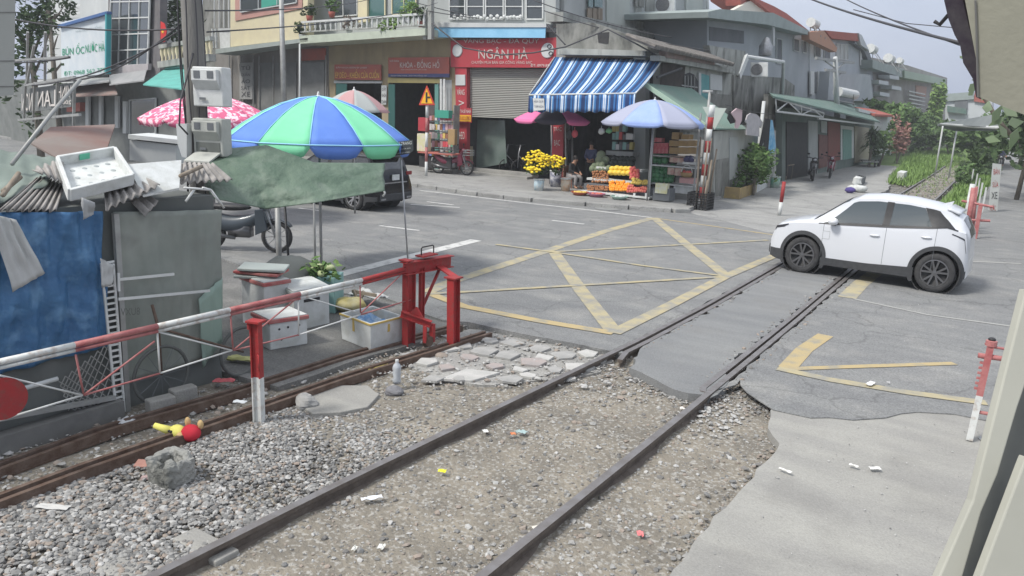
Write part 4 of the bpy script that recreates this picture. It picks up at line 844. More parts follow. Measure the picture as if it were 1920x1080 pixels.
ptext('BÚN ỐC', PLf, 117, 84, 158, 104, mat('sign_green', (.02, .30, .16), rough=.6), sg, .62, sl=-.12); ptext('NƯỚC HÀ', PLf, 160, 79, 196, 99, MC['sign_green'], sg, .62, sl=-.12); ptext('PHÒNG KHÁM NHÀ', PLf, 124, 60, 190, 50+8, mat('sign_grey', (.3, .36, .38)), sg, .62, sl=-.2) if False else None
ptext('NHÀ HÀNG ĂN UỐNG', PLf, 142, 55, 190, 61, mat('sign_grey', (.3, .36, .38)), sg, .62, sl=-.18); ptext('ĐT: 0968 562 779', PLf, 120, 134, 198, 142, MC['sign_green'], sg, .62, sl=-.1)
b = thing('left_balustrade', 'weathered cream balustrade terrace behind the concrete pole', 'balustrade', PLf.at(325, 125)); mb = MB(); bar2(mb, PLf, (302, 88), (398, 72), .15, .3, .2); bar2(mb, PLf, (302, 122), (398, 108), .25, .3, .3); mb.build('rails', M_OLD, b)
for i in range(14):
    x = 305+i*7; mb = MB(); a = PLf.at(x, 88-(x-302)*.165, .3); c = PLf.at(x, 120-(x-302)*.15, .3); mb.lathe(c, [(.07, 0), (.04, (a.z-c.z)*.3), (.08, (a.z-c.z)*.6), (.05, a.z-c.z)], 8); mb.build('baluster', M_CREAM, b, True)
o = tag(part('flag', mat('flag_red', (.5, .03, .03), rough=.8), None, PLf, [(301, 40), (308, 44), (312, 58), (309, 78), (301, 80)], .02, .6), 'red flag with a yellow star hanging beside the white window grid', 'flag')
ptext('★', PLf, 302, 55, 308, 63, mat('flag_yellow', (.7, .5, .05)), o, .62, name='star')
b = thing('turquoise_canopy', 'turquoise corrugated canopy roof left of the concrete pole', 'canopy', PLf.at(310, 160)); mb = MB(); A = [PLf.at(312, 127, 0), PLf.at(352, 124, 0), PLf.at(354, 168, 2.5), PLf.at(268, 158, 2.5)]; mb.prism(A, (0, 0, -.04)); mb.build('sheet', wave('turq', (.10, .36, .31), (.15, .48, .42), 7, 'X', dirt=(.1, .25, .22), rot=.5), b)
b = thing('stall_row', 'shaded row of low stalls and shopfronts under grey awnings behind the shed', 'shop building', PLf.at(150, 260))
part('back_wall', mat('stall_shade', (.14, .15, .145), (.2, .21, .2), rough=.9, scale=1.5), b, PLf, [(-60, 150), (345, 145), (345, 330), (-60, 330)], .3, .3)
for pts, m_ in (([(130, 160), (212, 150), (220, 176), (100, 182)], mat('faded_red_awning', (.26, .17, .15), (.22, .2, .18), rough=.8, scale=2)), ([(60, 150), (205, 145), (205, 152), (60, 170)], M_GALV), ([(205, 140), (275, 131), (270, 150), (205, 158)], mat('grey_awning', (.3, .3, .3), (.24, .25, .25), rough=.8, scale=2))):
    mb = MB(); q = [PLf.at(x, y, 1.6 if i > 1 else .5) for i, (x, y) in enumerate(pts)]; mb.prism(q, (0, 0, -.05)); mb.build('awning', m_, b)
window(b, PLf, [(243, 188), (292, 184), (292, 250), (243, 255)], M_LGREY, M_WIN, .4); part('white_door_frame', M_LGREY, b, PLf, [(230, 190), (236, 190), (236, 250), (230, 250)], .1, .5)
part('red_goods', M_SIGNRED2, b, PLf, [(125, 195), (150, 192), (150, 208), (125, 210)], .3, .6)
for x0, x1 in ((160, 166), (185, 190), (215, 221)): part('shelf_post', M_LGREY, b, PLf, [(x0, 180), (x1, 180), (x1, 240), (x0, 240)], .1, .5)
# lattice frame sign seen from behind
PF = Pl(AD(100, 180, 17), (-.3, -.95, 0)); b = thing('sign_frame', 'light steel lattice frame carrying dark sign panels with pale letters seen from behind', 'sign', PF.at(90, 240))
mb = MB()
for a, c in (((48, 160), (140, 145)), ((140, 145), (138, 235)), ((35, 225), (150, 215)), ((48, 158), (45, 225)), ((108, 150), (106, 222)), ((65, 155), (62, 228)), ((0, 115), (130, 107)), ((52, 60), (50, 160)), ((64, 85), (50, 160)), ((85, 60), (84, 155))): bar2(mb, PF, a, c, .05, 0, .05)
mb.build('frame', M_GALV, b); sg = part('sign_panel', mat('sign_back', (.13, .14, .14), (.18, .19, .19), rough=.8, scale=3), b, PF, [(40, 168), (135, 155), (134, 200), (38, 212)], .04, -.1)
ptext('NON', PF, 41, 176, 61, 208, M_LETW, sg, -.07, sl=-.1, mirror=True); ptext('LAN', PF, 70, 172, 104, 200, M_LETW, sg, -.07, sl=-.12, mirror=True); ptext('VINH', PF, 108, 162, 134, 184, M_LETW, sg, -.07, sl=-.1, mirror=True); ptext('2089', PF, 112, 188, 134, 195, M_LETW, sg, -.07, mirror=True)
# tall grey clad wall at the very left
PC = Pl(AD(20, 100, 9), -ray(24, 100)); b = tag(part('panel_wall', mat('beige_panel', (.40, .41, .38), (.36, .37, .345), rough=.8, scale=.7), None, PC, [(-120, -60), (30, -60), (26, 178), (-120, 190)], .4), 'beige clad wall panel with horizontal joints at the left edge', 'wall')
for y in (22, 113, 161): part('joint', mat('joint', (.2, .2, .19)), b, PC, [(-120, y+2), (28, y), (28, y+2), (-120, y+4)], .01, .006)
# trees at upper left
for i, (x, y, Y, rd, n, sz, mm, lb) in enumerate([(55, 70, 17, (.9, 1.2, 2.4), 900, .16, M_LEAFD, 'dark dense tree behind the lattice sign frame at the left edge'), (92, 20, 21, (.9, 1, 1.2), 500, .15, M_LEAFD, 'dark tree rising over the white signboard'), (338, 40, 21.5, (1.0, 1.0, 1.3), 700, .15, M_LEAFD, 'dark leafy tree behind the concrete pole above the balustrade')]):
    c = AY(x, y, Y); tree('tree', lb, (c.x, Y, 0), c.z+rd[2], rd, n, sz, mm, seed=i+20, trunk=.16)
part('house_wall', M_LGREY, thing('white_house', 'pale house glimpsed above the white signboard', 'house', PLb.at(160, 300)), PLb, [(88, -60), (215, -60), (208, 330), (88, 330)], 4, -.2); b = [o for o in COL.objects if o.name.startswith('white_house')][0]
mb = MB(); bar2(mb, PLb, (110, 14), (190, 6), .1, .3); bar2(mb, PLb, (110, 28), (190, 20), .12, .3); mb.build('balcony_rail', M_WHITE, b); part('red_roof', M_TILE, b, PLb, [(180, 10), (215, 0), (212, 24), (196, 30)], .3, .5)

# ================= right of the jewellery shop
P167 = PX(-16.7); P12 = PX(-12.0); P28 = PY(28.0)
b = thing('grey_tenement', 'tall grey stained house with an air conditioner high on its side wall', 'house', (-16.7, 36, 0))
part('wall', M_GREY, b, P167, [(1058, -120), (1325, -120), (1325, 130), (1058, 130)], 7, 0)
part('pale_strip', mat('pale_green_render', (.46, .49, .45), (.4, .43, .4), rough=.9, scale=1, stretch=(1, 1, .4)), b, P167, [(1287, -120), (1318, -120), (1318, 82), (1287, 72)], .1, .1)
for x0, x1 in ((1138, 1181), (1192, 1203), (1212, 1228)): part('pilaster', M_OLD if x0 > 1190 else MC['pale_green_render'], b, P167, [(x0, -120), (x1, -120), (x1, 60), (x0, 50)], .1, .08)
for x0, x1 in ((1104, 1112), (1115, 1130), (1192, 1197), (1199, 1208)): part('shutter', M_WINT if x0 < 1150 else M_OLD2, b, P167, [(x0, -120), (x1, -120), (x1, 14), (x0, 12)], .05, .15)
for x0 in (1102, 1112, 1122): part('vent_panel', M_WOOD, b, P167, [(x0, 15), (x0+8, 16), (x0+8, 38), (x0, 36)], .05, .14)
part('cornice', M_OLD, b, P167, [(1056, 22), (1325, 84), (1325, 94), (1056, 40)], .8, .5); part('lower_ledge', M_OLD2, b, P167, [(1056, 38), (1325, 92), (1325, 99), (1056, 50)], .5, .35)
mb = MB(); mb.tube([P167.at(1326, -40, .4), P167.at(1328, 72, .4)], .09, 8); mb.build('drain_pipe', M_WHITE, b, True)
def aircon(pl, x0, y0, x1, y1, lb, off=.6):
    t = thing('air_conditioner', lb, 'air conditioner', pl.at((x0+x1)/2, y1, off), 'air conditioners on the walls'); a = part('casing', M_WHITE, t, pl, [(x0, y0), (x1, y0), (x1, y1), (x0, y1)], .35, off, bevel=.02)
    q0 = pl.at(x0, y0, off); q1 = pl.at(x1, y1, off); c = pl.at(x0+(x1-x0)*.36, (y0+y1)/2, off+.01); r = abs(q0.z-q1.z)*.4; mb = MB(); mb.lathe(c, [(0, .0), (r*.96, .0), (r, .02), (r*1.03, 0)], 24, axis=pl.n); mb.build('fan_grille', mat('grille_grey', (.2, .2, .2), (.13, .13, .13), rough=.6, scale=20), t)
    mb = MB(); mb.beam(pl.at(x0+3, y1+1, .02), pl.at(x0+3, y1+1, off), .04, .04); mb.beam(pl.at(x1-3, y1+1, .02), pl.at(x1-3, y1+1, off), .04, .04); mb.build('bracket', M_GALV, t); return t
aircon(Pl(P167.at(1248, 10, .9), (.25, -.97, 0)), 1229, -8, 1265, 25, 'white air conditioner high on the grey tenement wall', 0)
# stall corner building
b = thing('corner_building', 'old low mouldy corner building with tiled eave, arched window and teal shutter', 'building', (-14, 29, 0))
part('front_wall', M_OLD2, b, P28, [(1043, 45), (1110, 42), (1150, 55), (1240, 88), (1240, 108), (1043, 108)], .3, 0)
part('side_wall', M_OLD, b, P12, [(1238, 100), (1375, 128), (1378, 195), (1378, 262), (1238, 262)], .3, 0); part('front_lintel', M_OLD, b, P28, [(1046, 90), (1210, 95), (1210, 105), (1046, 102)], .6, .6)
part('dark_opening', M_DARK, b, P28, [(1120, 62), (1142, 60), (1140, 82), (1122, 80)], .1, .02)
part('low_stain_band', M_OLD2, b, P12, [(1240, 170), (1375, 178), (1375, 250), (1240, 245)], .1, .03)
mb = MB(); E0 = P12.at(1230, 88, .6); E1 = P12.at(1378, 122, .6); R0 = V((-12.6, E0.y+.1, E0.z+.42)); R1 = V((-12.6, E1.y, E1.z+.42))
n = 46
for i in range(n):
    a = E0+(E1-E0)*(i/n); c = R0+(R1-R0)*(i/n); mb.tube([a, c], .09, 6)
mb.build('tile_roof', mat('old_tiles', (.18, .165, .15), (.11, .105, .1), rough=.95, scale=3, c3=(.3, .28, .25), s3=5, a3=.5, bump=.6), b)
part('eave_board', mat('eave_pink', (.32, .23, .21), (.2, .17, .16), rough=.9, scale=4), b, P12, [(1250, 96), (1340, 113), (1340, 122), (1250, 108)], .3, .35); part('eave_beam', M_OLD, b, P12, [(1238, 104), (1378, 130), (1378, 138), (1238, 114)], .4, .3)
mb = MB(); q = [P12.at(x, y, .03) for x, y in [(1278, 190), (1278, 150), (1283, 140), (1292, 136), (1301, 140), (1308, 152), (1308, 192)]]; mb.prism(q, (.02, 0, 0)); f = mb.build('arched_window', M_DARK, b); mb = MB()
for x in (1284, 1290, 1296, 1302): bar2(mb, P12, (x, 142), (x, 190), .05, .1)
bar2(mb, P12, (1278, 160), (1308, 164), .05, .1); mb.build('window_bars', M_GALV, f)
part('teal_shutter', mat('teal_paint', (.08, .27, .28), (.12, .32, .32), rough=.7, scale=3), b, P12, [(1315, 138), (1330, 142), (1330, 188), (1315, 186)], .06, .08); part('shutter_frame', M_LGREY, b, P12, [(1311, 136), (1315, 137), (1315, 188), (1311, 187)], .08, .1)
for pts in ([(1248, 118), (1276, 124), (1276, 165), (1248, 162)], [(1332, 138), (1354, 142), (1354, 170), (1332, 168)]): part('plaster_panel', M_LGREY, b, P12, pts, .05, .04)
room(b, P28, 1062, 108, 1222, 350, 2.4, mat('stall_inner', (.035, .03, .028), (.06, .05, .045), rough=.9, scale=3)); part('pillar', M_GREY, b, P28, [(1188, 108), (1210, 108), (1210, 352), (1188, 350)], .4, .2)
# mouldy wall with pipe frame
b = thing('mouldy_wall', 'black stained parapet wall with a white pipe frame on top beside the corner building', 'wall', P12.at(1410, 240)); part('wall', M_OLD2, b, P12, [(1376, 140), (1470, 146), (1490, 160), (1490, 255), (1376, 255)], 3, .1); part('upper_wall', M_OLD, b, P12, [(1330, 85), (1398, 96), (1390, 145), (1340, 135)], .3, -.5)
mb = MB(); mb.tube([P12.at(1386, 143, .2), P12.at(1398, 106, .2), P12.at(1469, 116, .2), P12.at(1467, 176, .2)], .09, 8); mb.build('pipe_frame', M_WHITE, b, True); mb = MB(); bar2(mb, P12, (1387, 143), (1402, 106), .35, .3); mb.build('white_board', M_WHITE, b)
aircon(Pl(P12.at(1423, 130, .4), (.25, -.97, 0)), 1407, 117, 1440, 144, 'white air conditioner standing on the stained parapet inside the pipe frame', 0)
mb = MB(); c = P12.at(1434, 105, -.3); mb.lathe(c, [(.3, 0), (.34, .1), (.34, .5), (.2, .75), (.12, .9), (0, .95)], 16); tag(mb.build('water_tank', M_STEEL, smooth=True), 'domed steel water tank behind the parapet air conditioner', 'water tank')
# far houses along the track
PXh = PX(-13.5); PXf = PX(-17.5)
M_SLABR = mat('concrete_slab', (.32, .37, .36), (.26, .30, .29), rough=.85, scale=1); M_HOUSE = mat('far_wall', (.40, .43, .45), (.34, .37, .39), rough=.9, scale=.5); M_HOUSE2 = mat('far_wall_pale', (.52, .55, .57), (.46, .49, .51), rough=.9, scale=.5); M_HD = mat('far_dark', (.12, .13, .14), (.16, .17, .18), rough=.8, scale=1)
b = thing('slab_roof_house', 'grey house with broad flat slab roof edge beyond the tenement', 'house', (-13.5, 45, 0)); part('wall', M_HOUSE, b, PXh, [(1326, 36), (1440, 40), (1518, 66), (1518, 250), (1326, 250)], 5); part('roof_slab', M_SLABR, b, PXh, [(1328, 22), (1350, 17), (1450, 24), (1518, 58), (1518, 66), (1438, 46), (1328, 33)], 6, .9)
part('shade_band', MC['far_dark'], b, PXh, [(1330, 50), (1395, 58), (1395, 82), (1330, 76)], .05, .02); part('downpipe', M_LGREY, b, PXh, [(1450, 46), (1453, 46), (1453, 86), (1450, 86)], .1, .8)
for pts in ([(1456, 72), (1466, 74), (1466, 120), (1456, 118)], [(1488, 72), (1498, 74), (1498, 97), (1488, 95)], [(1505, 76), (1512, 78), (1512, 100), (1505, 98)]): window(b, PXh, pts, M_LGREY, M_HD, .05)
b = thing('red_gable_house', 'house with cream gable and long red tiled roof on the skyline', 'house', (-17.5, 60, 0)); part('gable', mat('cream_gable', (.6, .58, .5), rough=.9), b, PXf, [(1366, 24), (1414, -2), (1452, 24), (1452, 40), (1366, 40)], .3, .2); part('roof', M_TILE, b, PXf, [(1412, -6), (1452, 12), (1475, 25), (1520, 60), (1518, 70), (1450, 28), (1414, 0)], 3, .5); part('wall', M_HOUSE, b, PXf, [(1366, 30), (1520, 60), (1520, 130), (1366, 100)], 3, 0); part('chimney', M_TILE, b, PXf, [(1388, -20), (1420, -20), (1412, 4), (1388, 10)], 1, 0)
b = thing('orange_awning_house', 'narrow white house with a sloping orange awning roof', 'house', (-13.5, 57, 0)); part('wall', M_HOUSE2, b, PXh, [(1518, 60), (1576, 84), (1562, 250), (1518, 250)], 4, .05); part('awning_roof', mat('orange_sheet', (.42, .22, .14), (.38, .22, .16), rough=.8, scale=1), b, PXh, [(1518, 60), (1545, 58), (1570, 90), (1568, 98), (1518, 74)], .5, 1.0)
for pts in ([(1528, 84), (1538, 86), (1538, 108), (1528, 106)], [(1545, 92), (1556, 94), (1556, 116), (1545, 114)]): window(b, PXh, pts, M_LGREY, M_HD, .1)
for x in (1527, 1538, 1546): part('door_slot', M_HD, b, PXh, [(x, 135), (x+7, 135), (x+7, 176), (x, 174)], .05, .1)
for pts in ([(1520, 133), (1527, 134), (1527, 178), (1520, 177)], [(1534, 134), (1538, 134), (1538, 178), (1534, 178)], ): part('white_pier', M_WHITE, b, PXh, pts, .1, .2)
b = thing('red_hip_house', 'grey house with red hipped roof and glass balcony beyond the orange awning', 'house', (-13.5, 75, 0)); part('wall', M_HOUSE, b, PXh, [(1558, 72), (1612, 76), (1636, 130), (1640, 245), (1558, 250)], 5, 0); part('roof', M_TILE, b, PXh, [(1548, 57), (1610, 63), (1616, 78), (1560, 72)], 1, .5); part('gable', M_HOUSE2, b, PXh, [(1610, 62), (1616, 66), (1630, 95), (1614, 84)], .3, .6)
part('dark_eave', M_HD, b, PXh, [(1600, 80), (1628, 92), (1640, 128), (1634, 126), (1620, 95)], .5, .4); window(b, PXh, [(1568, 82), (1590, 84), (1590, 112), (1568, 110)], M_LGREY, MC['grey_render'] if False else M_GREY, .1, nv=3); part('white_slot', M_WHITE, b, PXh, [(1613, 95), (1616, 96), (1616, 123), (1613, 122)], .05, .1)
part('big_blank_wall', M_HOUSE, b, PX(-12.6), [(1556, 134), (1632, 140), (1638, 190), (1552, 188)], 1, 0)
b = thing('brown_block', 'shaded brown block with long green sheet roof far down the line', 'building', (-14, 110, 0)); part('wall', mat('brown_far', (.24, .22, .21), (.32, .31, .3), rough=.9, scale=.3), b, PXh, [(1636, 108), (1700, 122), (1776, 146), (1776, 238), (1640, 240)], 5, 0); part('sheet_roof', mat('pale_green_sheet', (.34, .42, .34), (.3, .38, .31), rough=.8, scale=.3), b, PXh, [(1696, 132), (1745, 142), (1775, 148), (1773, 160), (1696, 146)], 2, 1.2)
part('parapet', M_SLABR, b, PXh, [(1636, 112), (1696, 130), (1696, 146), (1636, 128)], 2, 1.0); part('brick_panel', mat('brick_far', (.42, .27, .22), rough=.9), b, PXh, [(1718, 160), (1738, 163), (1736, 182), (1718, 178)], .1, .1)
for (x, y) in ((1648, 150), (1668, 140), (1672, 160), (1650, 172)): part('terrace_box', M_HOUSE2, b, PXh, [(x, y), (x+18, y+3), (x+18, y+10), (x, y+7)], 1, 1.2)
for i in range(5): part('washing_rail', M_LGREY, b, PXh, [(1705, 170+i*7), (1735, 176+i*7), (1735, 178+i*7), (1705, 172+i*7)], .2, .6)
for i, (x, y, s) in enumerate([(1525, 44, 1.5), (1635, 92, 2.0), (1668, 110, 2.2), (1688, 114, 1.6)]):
    t = thing('solar_heater', ['stainless solar heater tank on the roof beside the red gable', 'stainless solar heater tank right of the red hipped roof', 'stainless solar heater tank standing alone on the far grey parapet', 'small rooftop solar heater right of the one on the far parapet'][i], 'solar heater', PXh.at(x, y+10, .3), 'solar heaters on the roofs'); c = PXh.at(x, y, .3); mb = MB(); mb.lathe(c+V((0, -s*.5, 0)), [(0, 0), (s*.2, 0), (s*.2, s), (0, s)], 14, axis=V((0, 1, 0))); mb.build('tank', M_WHITE, t); mb = MB(); mb.beam(c+V((.1, -s*.45, -.1)), c+V((s*.5, -s*.45, -s*.6)), .06, .06); mb.beam(c+V((.1, s*.45, -.1)), c+V((s*.5, s*.45, -s*.6)), .06, .06); mb.beam(c+V((0, -s*.4, -.1)), c+V((0, -s*.4, -s*.6)), .06, .06); mb.beam(c+V((0, s*.4, -.1)), c+V((0, s*.4, -s*.6)), .06, .06); mb.build('frame', M_GALV, t)
# utility pole among houses
PU = PX(-10.6); t = thing('utility_pole', 'pale grey concrete pole with two crossarms before the far houses', 'utility pole', PU.at(1566, 205)); mb = MB(); mb.tube([PU.at(1570, 230), PU.at(1566, 108)], [.2, .13], 10); mb.build('pole', M_LGREY, t, True)
for a, c in (((1530, 109), (1601, 118)), ((1548, 131), (1585, 136))): mb = MB(); A = PU.at(*a); B = PU.at(*c); B = V((A.x+.9, A.y+3.2, A.z)) if False else B; mb.beam(A, B, .14, .14); mb.build('crossarm', M_GALV, t)
mb = MB(); 
for a, c in (((1552, 133), (1566, 128)), ((1580, 134), (1566, 150)), ((1548, 115), (1566, 128)), ((1584, 118), (1566, 132))): mb.tube([PU.at(*a), PU.at(*c)], .04, 6)
mb.build('braces', M_GALV, t)
# green roofed row along the track
b = thing('green_roof_house', 'low row house with dark green sheet roof, trussed gable and red and teal doors', 'house', (-10, 42, 0))
Ea = AX(1455, 181, -8.5); Eb = AX(1650, 228, -8.5); Ra = AX(1475, 173, -12.2); Rb = AX(1606, 198, -12.2)
Ea = AX(1450, 180, -8.7); Rb = AX(1604, 196, -12.2); Ra = AX(1441, 173, -12.2)
mb = MB(); mb.prism([Ea, Eb, Rb, Ra], (0, 0, -.08)); mb.build('roof', M_GREENROOF, b)
PT = PX(-8.75); tc = [(1454, 184), (1478, 191), (1502, 198), (1524, 205), (1545, 212)]; bc = [(1456, 209), (1480, 212), (1503, 215), (1525, 218), (1543, 220)]; mb = MB()
mb.tube([PT.at(*tc[0]), PT.at(*tc[-1])], .045, 6); mb.tube([PT.at(*bc[0]), PT.at(*bc[-1])], .045, 6)
for k in range(5):
    if k % 2 == 0: mb.tube([PT.at(*tc[k]), PT.at(*bc[k])], .03, 6)
    if k < 4: mb.tube([PT.at(*tc[k]), PT.at(*bc[k+1])] if k % 2 else [PT.at(*bc[k]), PT.at(*tc[k+1])], .03, 6)
mb.build('truss', M_LGREY, b, True)
mb = MB(); mb.tube([Ea+V((-.4, .2, -.2)), V((Ea.x-.4, Ea.y+.2, 0))], .07, 8); mb.build('front_post', M_LGREY, b, True)
P10 = PX(-10.0)
part('wall', mat('green_wall', (.12, .16, .145), (.17, .2, .185), rough=.85, scale=1.5, stretch=(1, 1, .3)), b, P10, [(1466, 200), (1652, 236), (1652, 330), (1466, 360)], .3, 0); part('end_wall', M_OLD2, b, PX(-10.4), [(1440, 176), (1470, 184), (1470, 352), (1440, 355)], .2)
part('dark_door', M_DARK, b, P10, [(1475, 228), (1514, 230), (1514, 330), (1475, 336)], .05, .05); part('door_frame', M_GREY, b, P10, [(1516, 226), (1533, 228), (1533, 325), (1516, 328)], .05, .08)
part('notice_board', M_GREY, b, P10, [(1540, 226), (1551, 228), (1551, 250), (1540, 248)], .05, .08); part('red_door', mat('dark_red_door', (.22, .06, .05), (.17, .06, .05), rough=.7, scale=3), b, P10, [(1553, 228), (1575, 231), (1575, 300), (1553, 304)], .05, .08); part('red_panel', mat('maroon', (.15, .07, .065), (.2, .1, .09), rough=.8, scale=3), b, P10, [(1536, 252), (1552, 254), (1552, 312), (1536, 316)], .05, .06)
part('white_door_frame', M_WHITE, b, P10, [(1577, 235), (1601, 238), (1601, 296), (1577, 300)], .05, .06); part('teal_door', mat('teal_stripes', (.03, .16, .13), (.3, .45, .4), rough=.6, scale=9, stretch=(1, 8, .2)), b, P10, [(1581, 242), (1597, 244), (1597, 297), (1581, 300)], .05, .1)
part('cream_shutter', wave('cream_shutter', (.48, .44, .34), (.36, .33, .26), 5, 'Z', bump=.5), b, P10, [(1603, 236), (1630, 240), (1630, 300), (1603, 306)], .05, .08)
mb = MB(); mb.beam(P10.at(1534, 222, 1.2), P10.at(1650, 236, 1.0), .1, .08); mb.build('eave_rail', M_LGREY, b)
b = thing('small_rear_house', 'small house with rusty red edged roof behind the green roof', 'house', P10.at(1660, 260)); mb = MB(); mb.prism([AX(1600, 200, -11), AX(1640, 205, -11), AX(1675, 216, -9.4), AX(1640, 214, -9.4)], (0, 0, -.15)); mb.build('roof', M_TILE, b); part('wall', M_LGREY, b, PX(-9.8), [(1640, 212), (1672, 218), (1672, 290), (1640, 292)], 2); part('white_eave', M_WHITE, b, PX(-9.8), [(1610, 203), (1642, 211), (1642, 217), (1610, 209)], .2, .1)
t = thing('solar_heater', 'white cylindrical solar heater lying on the green roof', 'solar heater', AX(1590, 195, -11), 'solar heaters on the roofs'); mb = MB(); a = AX(1571, 172, -11); c = AX(1603, 178, -11); mb.tube([a, c], .32, 14); mb.build('tank', M_WHITE, t, False); mb = MB(); mb.tube([AX(1570, 192, -11), AX(1570, 174, -10.7)], .05, 6); mb.tube([AX(1600, 197, -11), AX(1600, 178, -10.7)], .05, 6); mb.beam(AX(1570, 188, -10.7), AX(1602, 194, -10.7), .05, .05); mb.build('frame', M_GALV, t)
part('collector_panel', M_HD, t, PX(-10.8), [(1573, 182), (1600, 187), (1600, 196), (1573, 191)], .05)
# lean-to green roofs behind the stall
b = thing('lean_to', 'low lean-to with faded green sheet roof and peeling plaster side wall', 'shed', (-10.5, 30, 0))
pts = [P28.at(1207, 153, 1.2), P28.at(1330, 236, 1.2)]
T0 = AX(1207, 155, -12.6); Bq = AX(1332, 240, -9.25); T1 = AX(1358, 190, -12.0); B1 = AX(1402, 242, -9.25)
T0 = V((T0.x, Bq.y, AY(1207, 155, Bq.y).z)); T0 = AY(1207, 155, Bq.y); T1 = V((T0.x, B1.y+.5, T0.z))
mb = MB(); mb.prism([T0, Bq, B1, T1], (0, 0, -.05)); mb.build('roof', wave('green_sheet', (.15, .24, .20), (.20, .31, .26), 6, 'Y', dirt=(.24, .28, .24), ds=1.0), b)
mb = MB(); mb.beam(T0+V((0, -.05, -.02)), Bq+V((0, -.05, -.02)), .1, .14); mb.build('verge_board', mat('verge_green', (.36, .48, .37), rough=.8), b)
P93 = PX(-9.4); mb = MB(); bl = G(1338, 380, 0); part('side_wall', M_OLD, b, P93, [(1338, 246), (1412, 240), (1455, 245), (1455, 330), (1338, 385)], .3, 0)
part('end_post', M_WHITE, b, P93, [(1318, 240), (1334, 243), (1334, 300), (1318, 290)], .2, .02) if False else None
part('stain', M_OLD2, b, P93, [(1340, 300), (1372, 295), (1380, 350), (1342, 378)], .02, .01); part('boarded_door', M_GREY, b, P93, [(1368, 258), (1384, 256), (1384, 330), (1368, 338)], .03, .02)
b = thing('side_garden_wall', 'grey wall between the lean-to and the green roofed row', 'wall', P10.at(1440, 330)); part('wall', M_OLD, b, P10, [(1405, 235), (1470, 240), (1470, 345), (1405, 352)], .3, -.3)
# booth by the camera
PB = Pl(AD(1860, 60, 2.2), (-.3, -.9, -.35)); b = thing('booth_eave', 'beige booth wall panel and dark eave edge close to the camera at upper right', 'booth', AD(1880, 60, 2.2))
mb = MB(); q = [PB.at(x, y) for x, y in [(1798, -60), (2100, -60), (2100, 240), (1920, 215), (1836, 182), (1832, 120)]]; mb.prism(q, -PB.n*.25); mb.build('panel', mat('booth_beige', (.38, .375, .30), (.33, .325, .265), rough=.85, scale=1.2, bump=.1), b)
mb = MB(); q = [PB.at(x, y, -.02) for x, y in [(1769, -60), (1770, 0), (1778, 35), (1790, 66), (1800, 84), (1806, 118), (1824, 148), (1830, 182), (1838, 186), (1834, 120), (1800, -20), (1800, -60)]]; mb.prism(q, -PB.n*.1); mb.build('eave_edge', mat('eave_dark', (.045, .035, .05), (.08, .075, .08), rough=.9, scale=20), b)
mb = MB(); mb.tube([PB.at(1778, 28, -.05), PB.at(1762, 46, -.05), PB.at(1752, 40, -.05)], .006, 6); mb.build('hook', M_BLACK, b)
mb = MB(); mb.tube([PB.at(1829, 0, .005), PB.at(1831, 60, .005), PB.at(1834, 182, .005)], .003, 5); mb.build('panel_seam', MC['joint'], b)
PW = Pl(AD(1850, 800, 2.0), (-.75, .2, .1)); 
b = thing('booth_window', 'pale green booth window frame leaning across the lower right corner', 'booth', AD(1880, 900, 2.0))
def fr(dep, pts, th, m, nm):
    mb = MB(); q = [AD(x, y, dep) for x, y in pts]; mb.prism(q, f_*th); return mb.build(nm, m, b, bevel=.004)
fr(2.0, [(1925, 700), (1925, 900), (1850, 1100), (1795, 1100), (1840, 950), (1880, 830)], .04, M_HD if False else mat('booth_dark', (.16, .165, .15), (.09, .095, .09), rough=.8, scale=3, stretch=(1, 1, .3)), 'window_gap')
fr(1.9, [(1925, 540), (1925, 715), (1908, 765), (1871, 890), (1840, 962), (1800, 1100), (1753, 1100), (1824, 940)], .03, mat('booth_frame', (.43, .43, .37), (.37, .37, .32), rough=.6, scale=1.5), 'outer_frame')
fr(1.85, [(1925, 855), (1925, 1100), (1832, 1100)], .03, MC['booth_frame'], 'inner_frame')
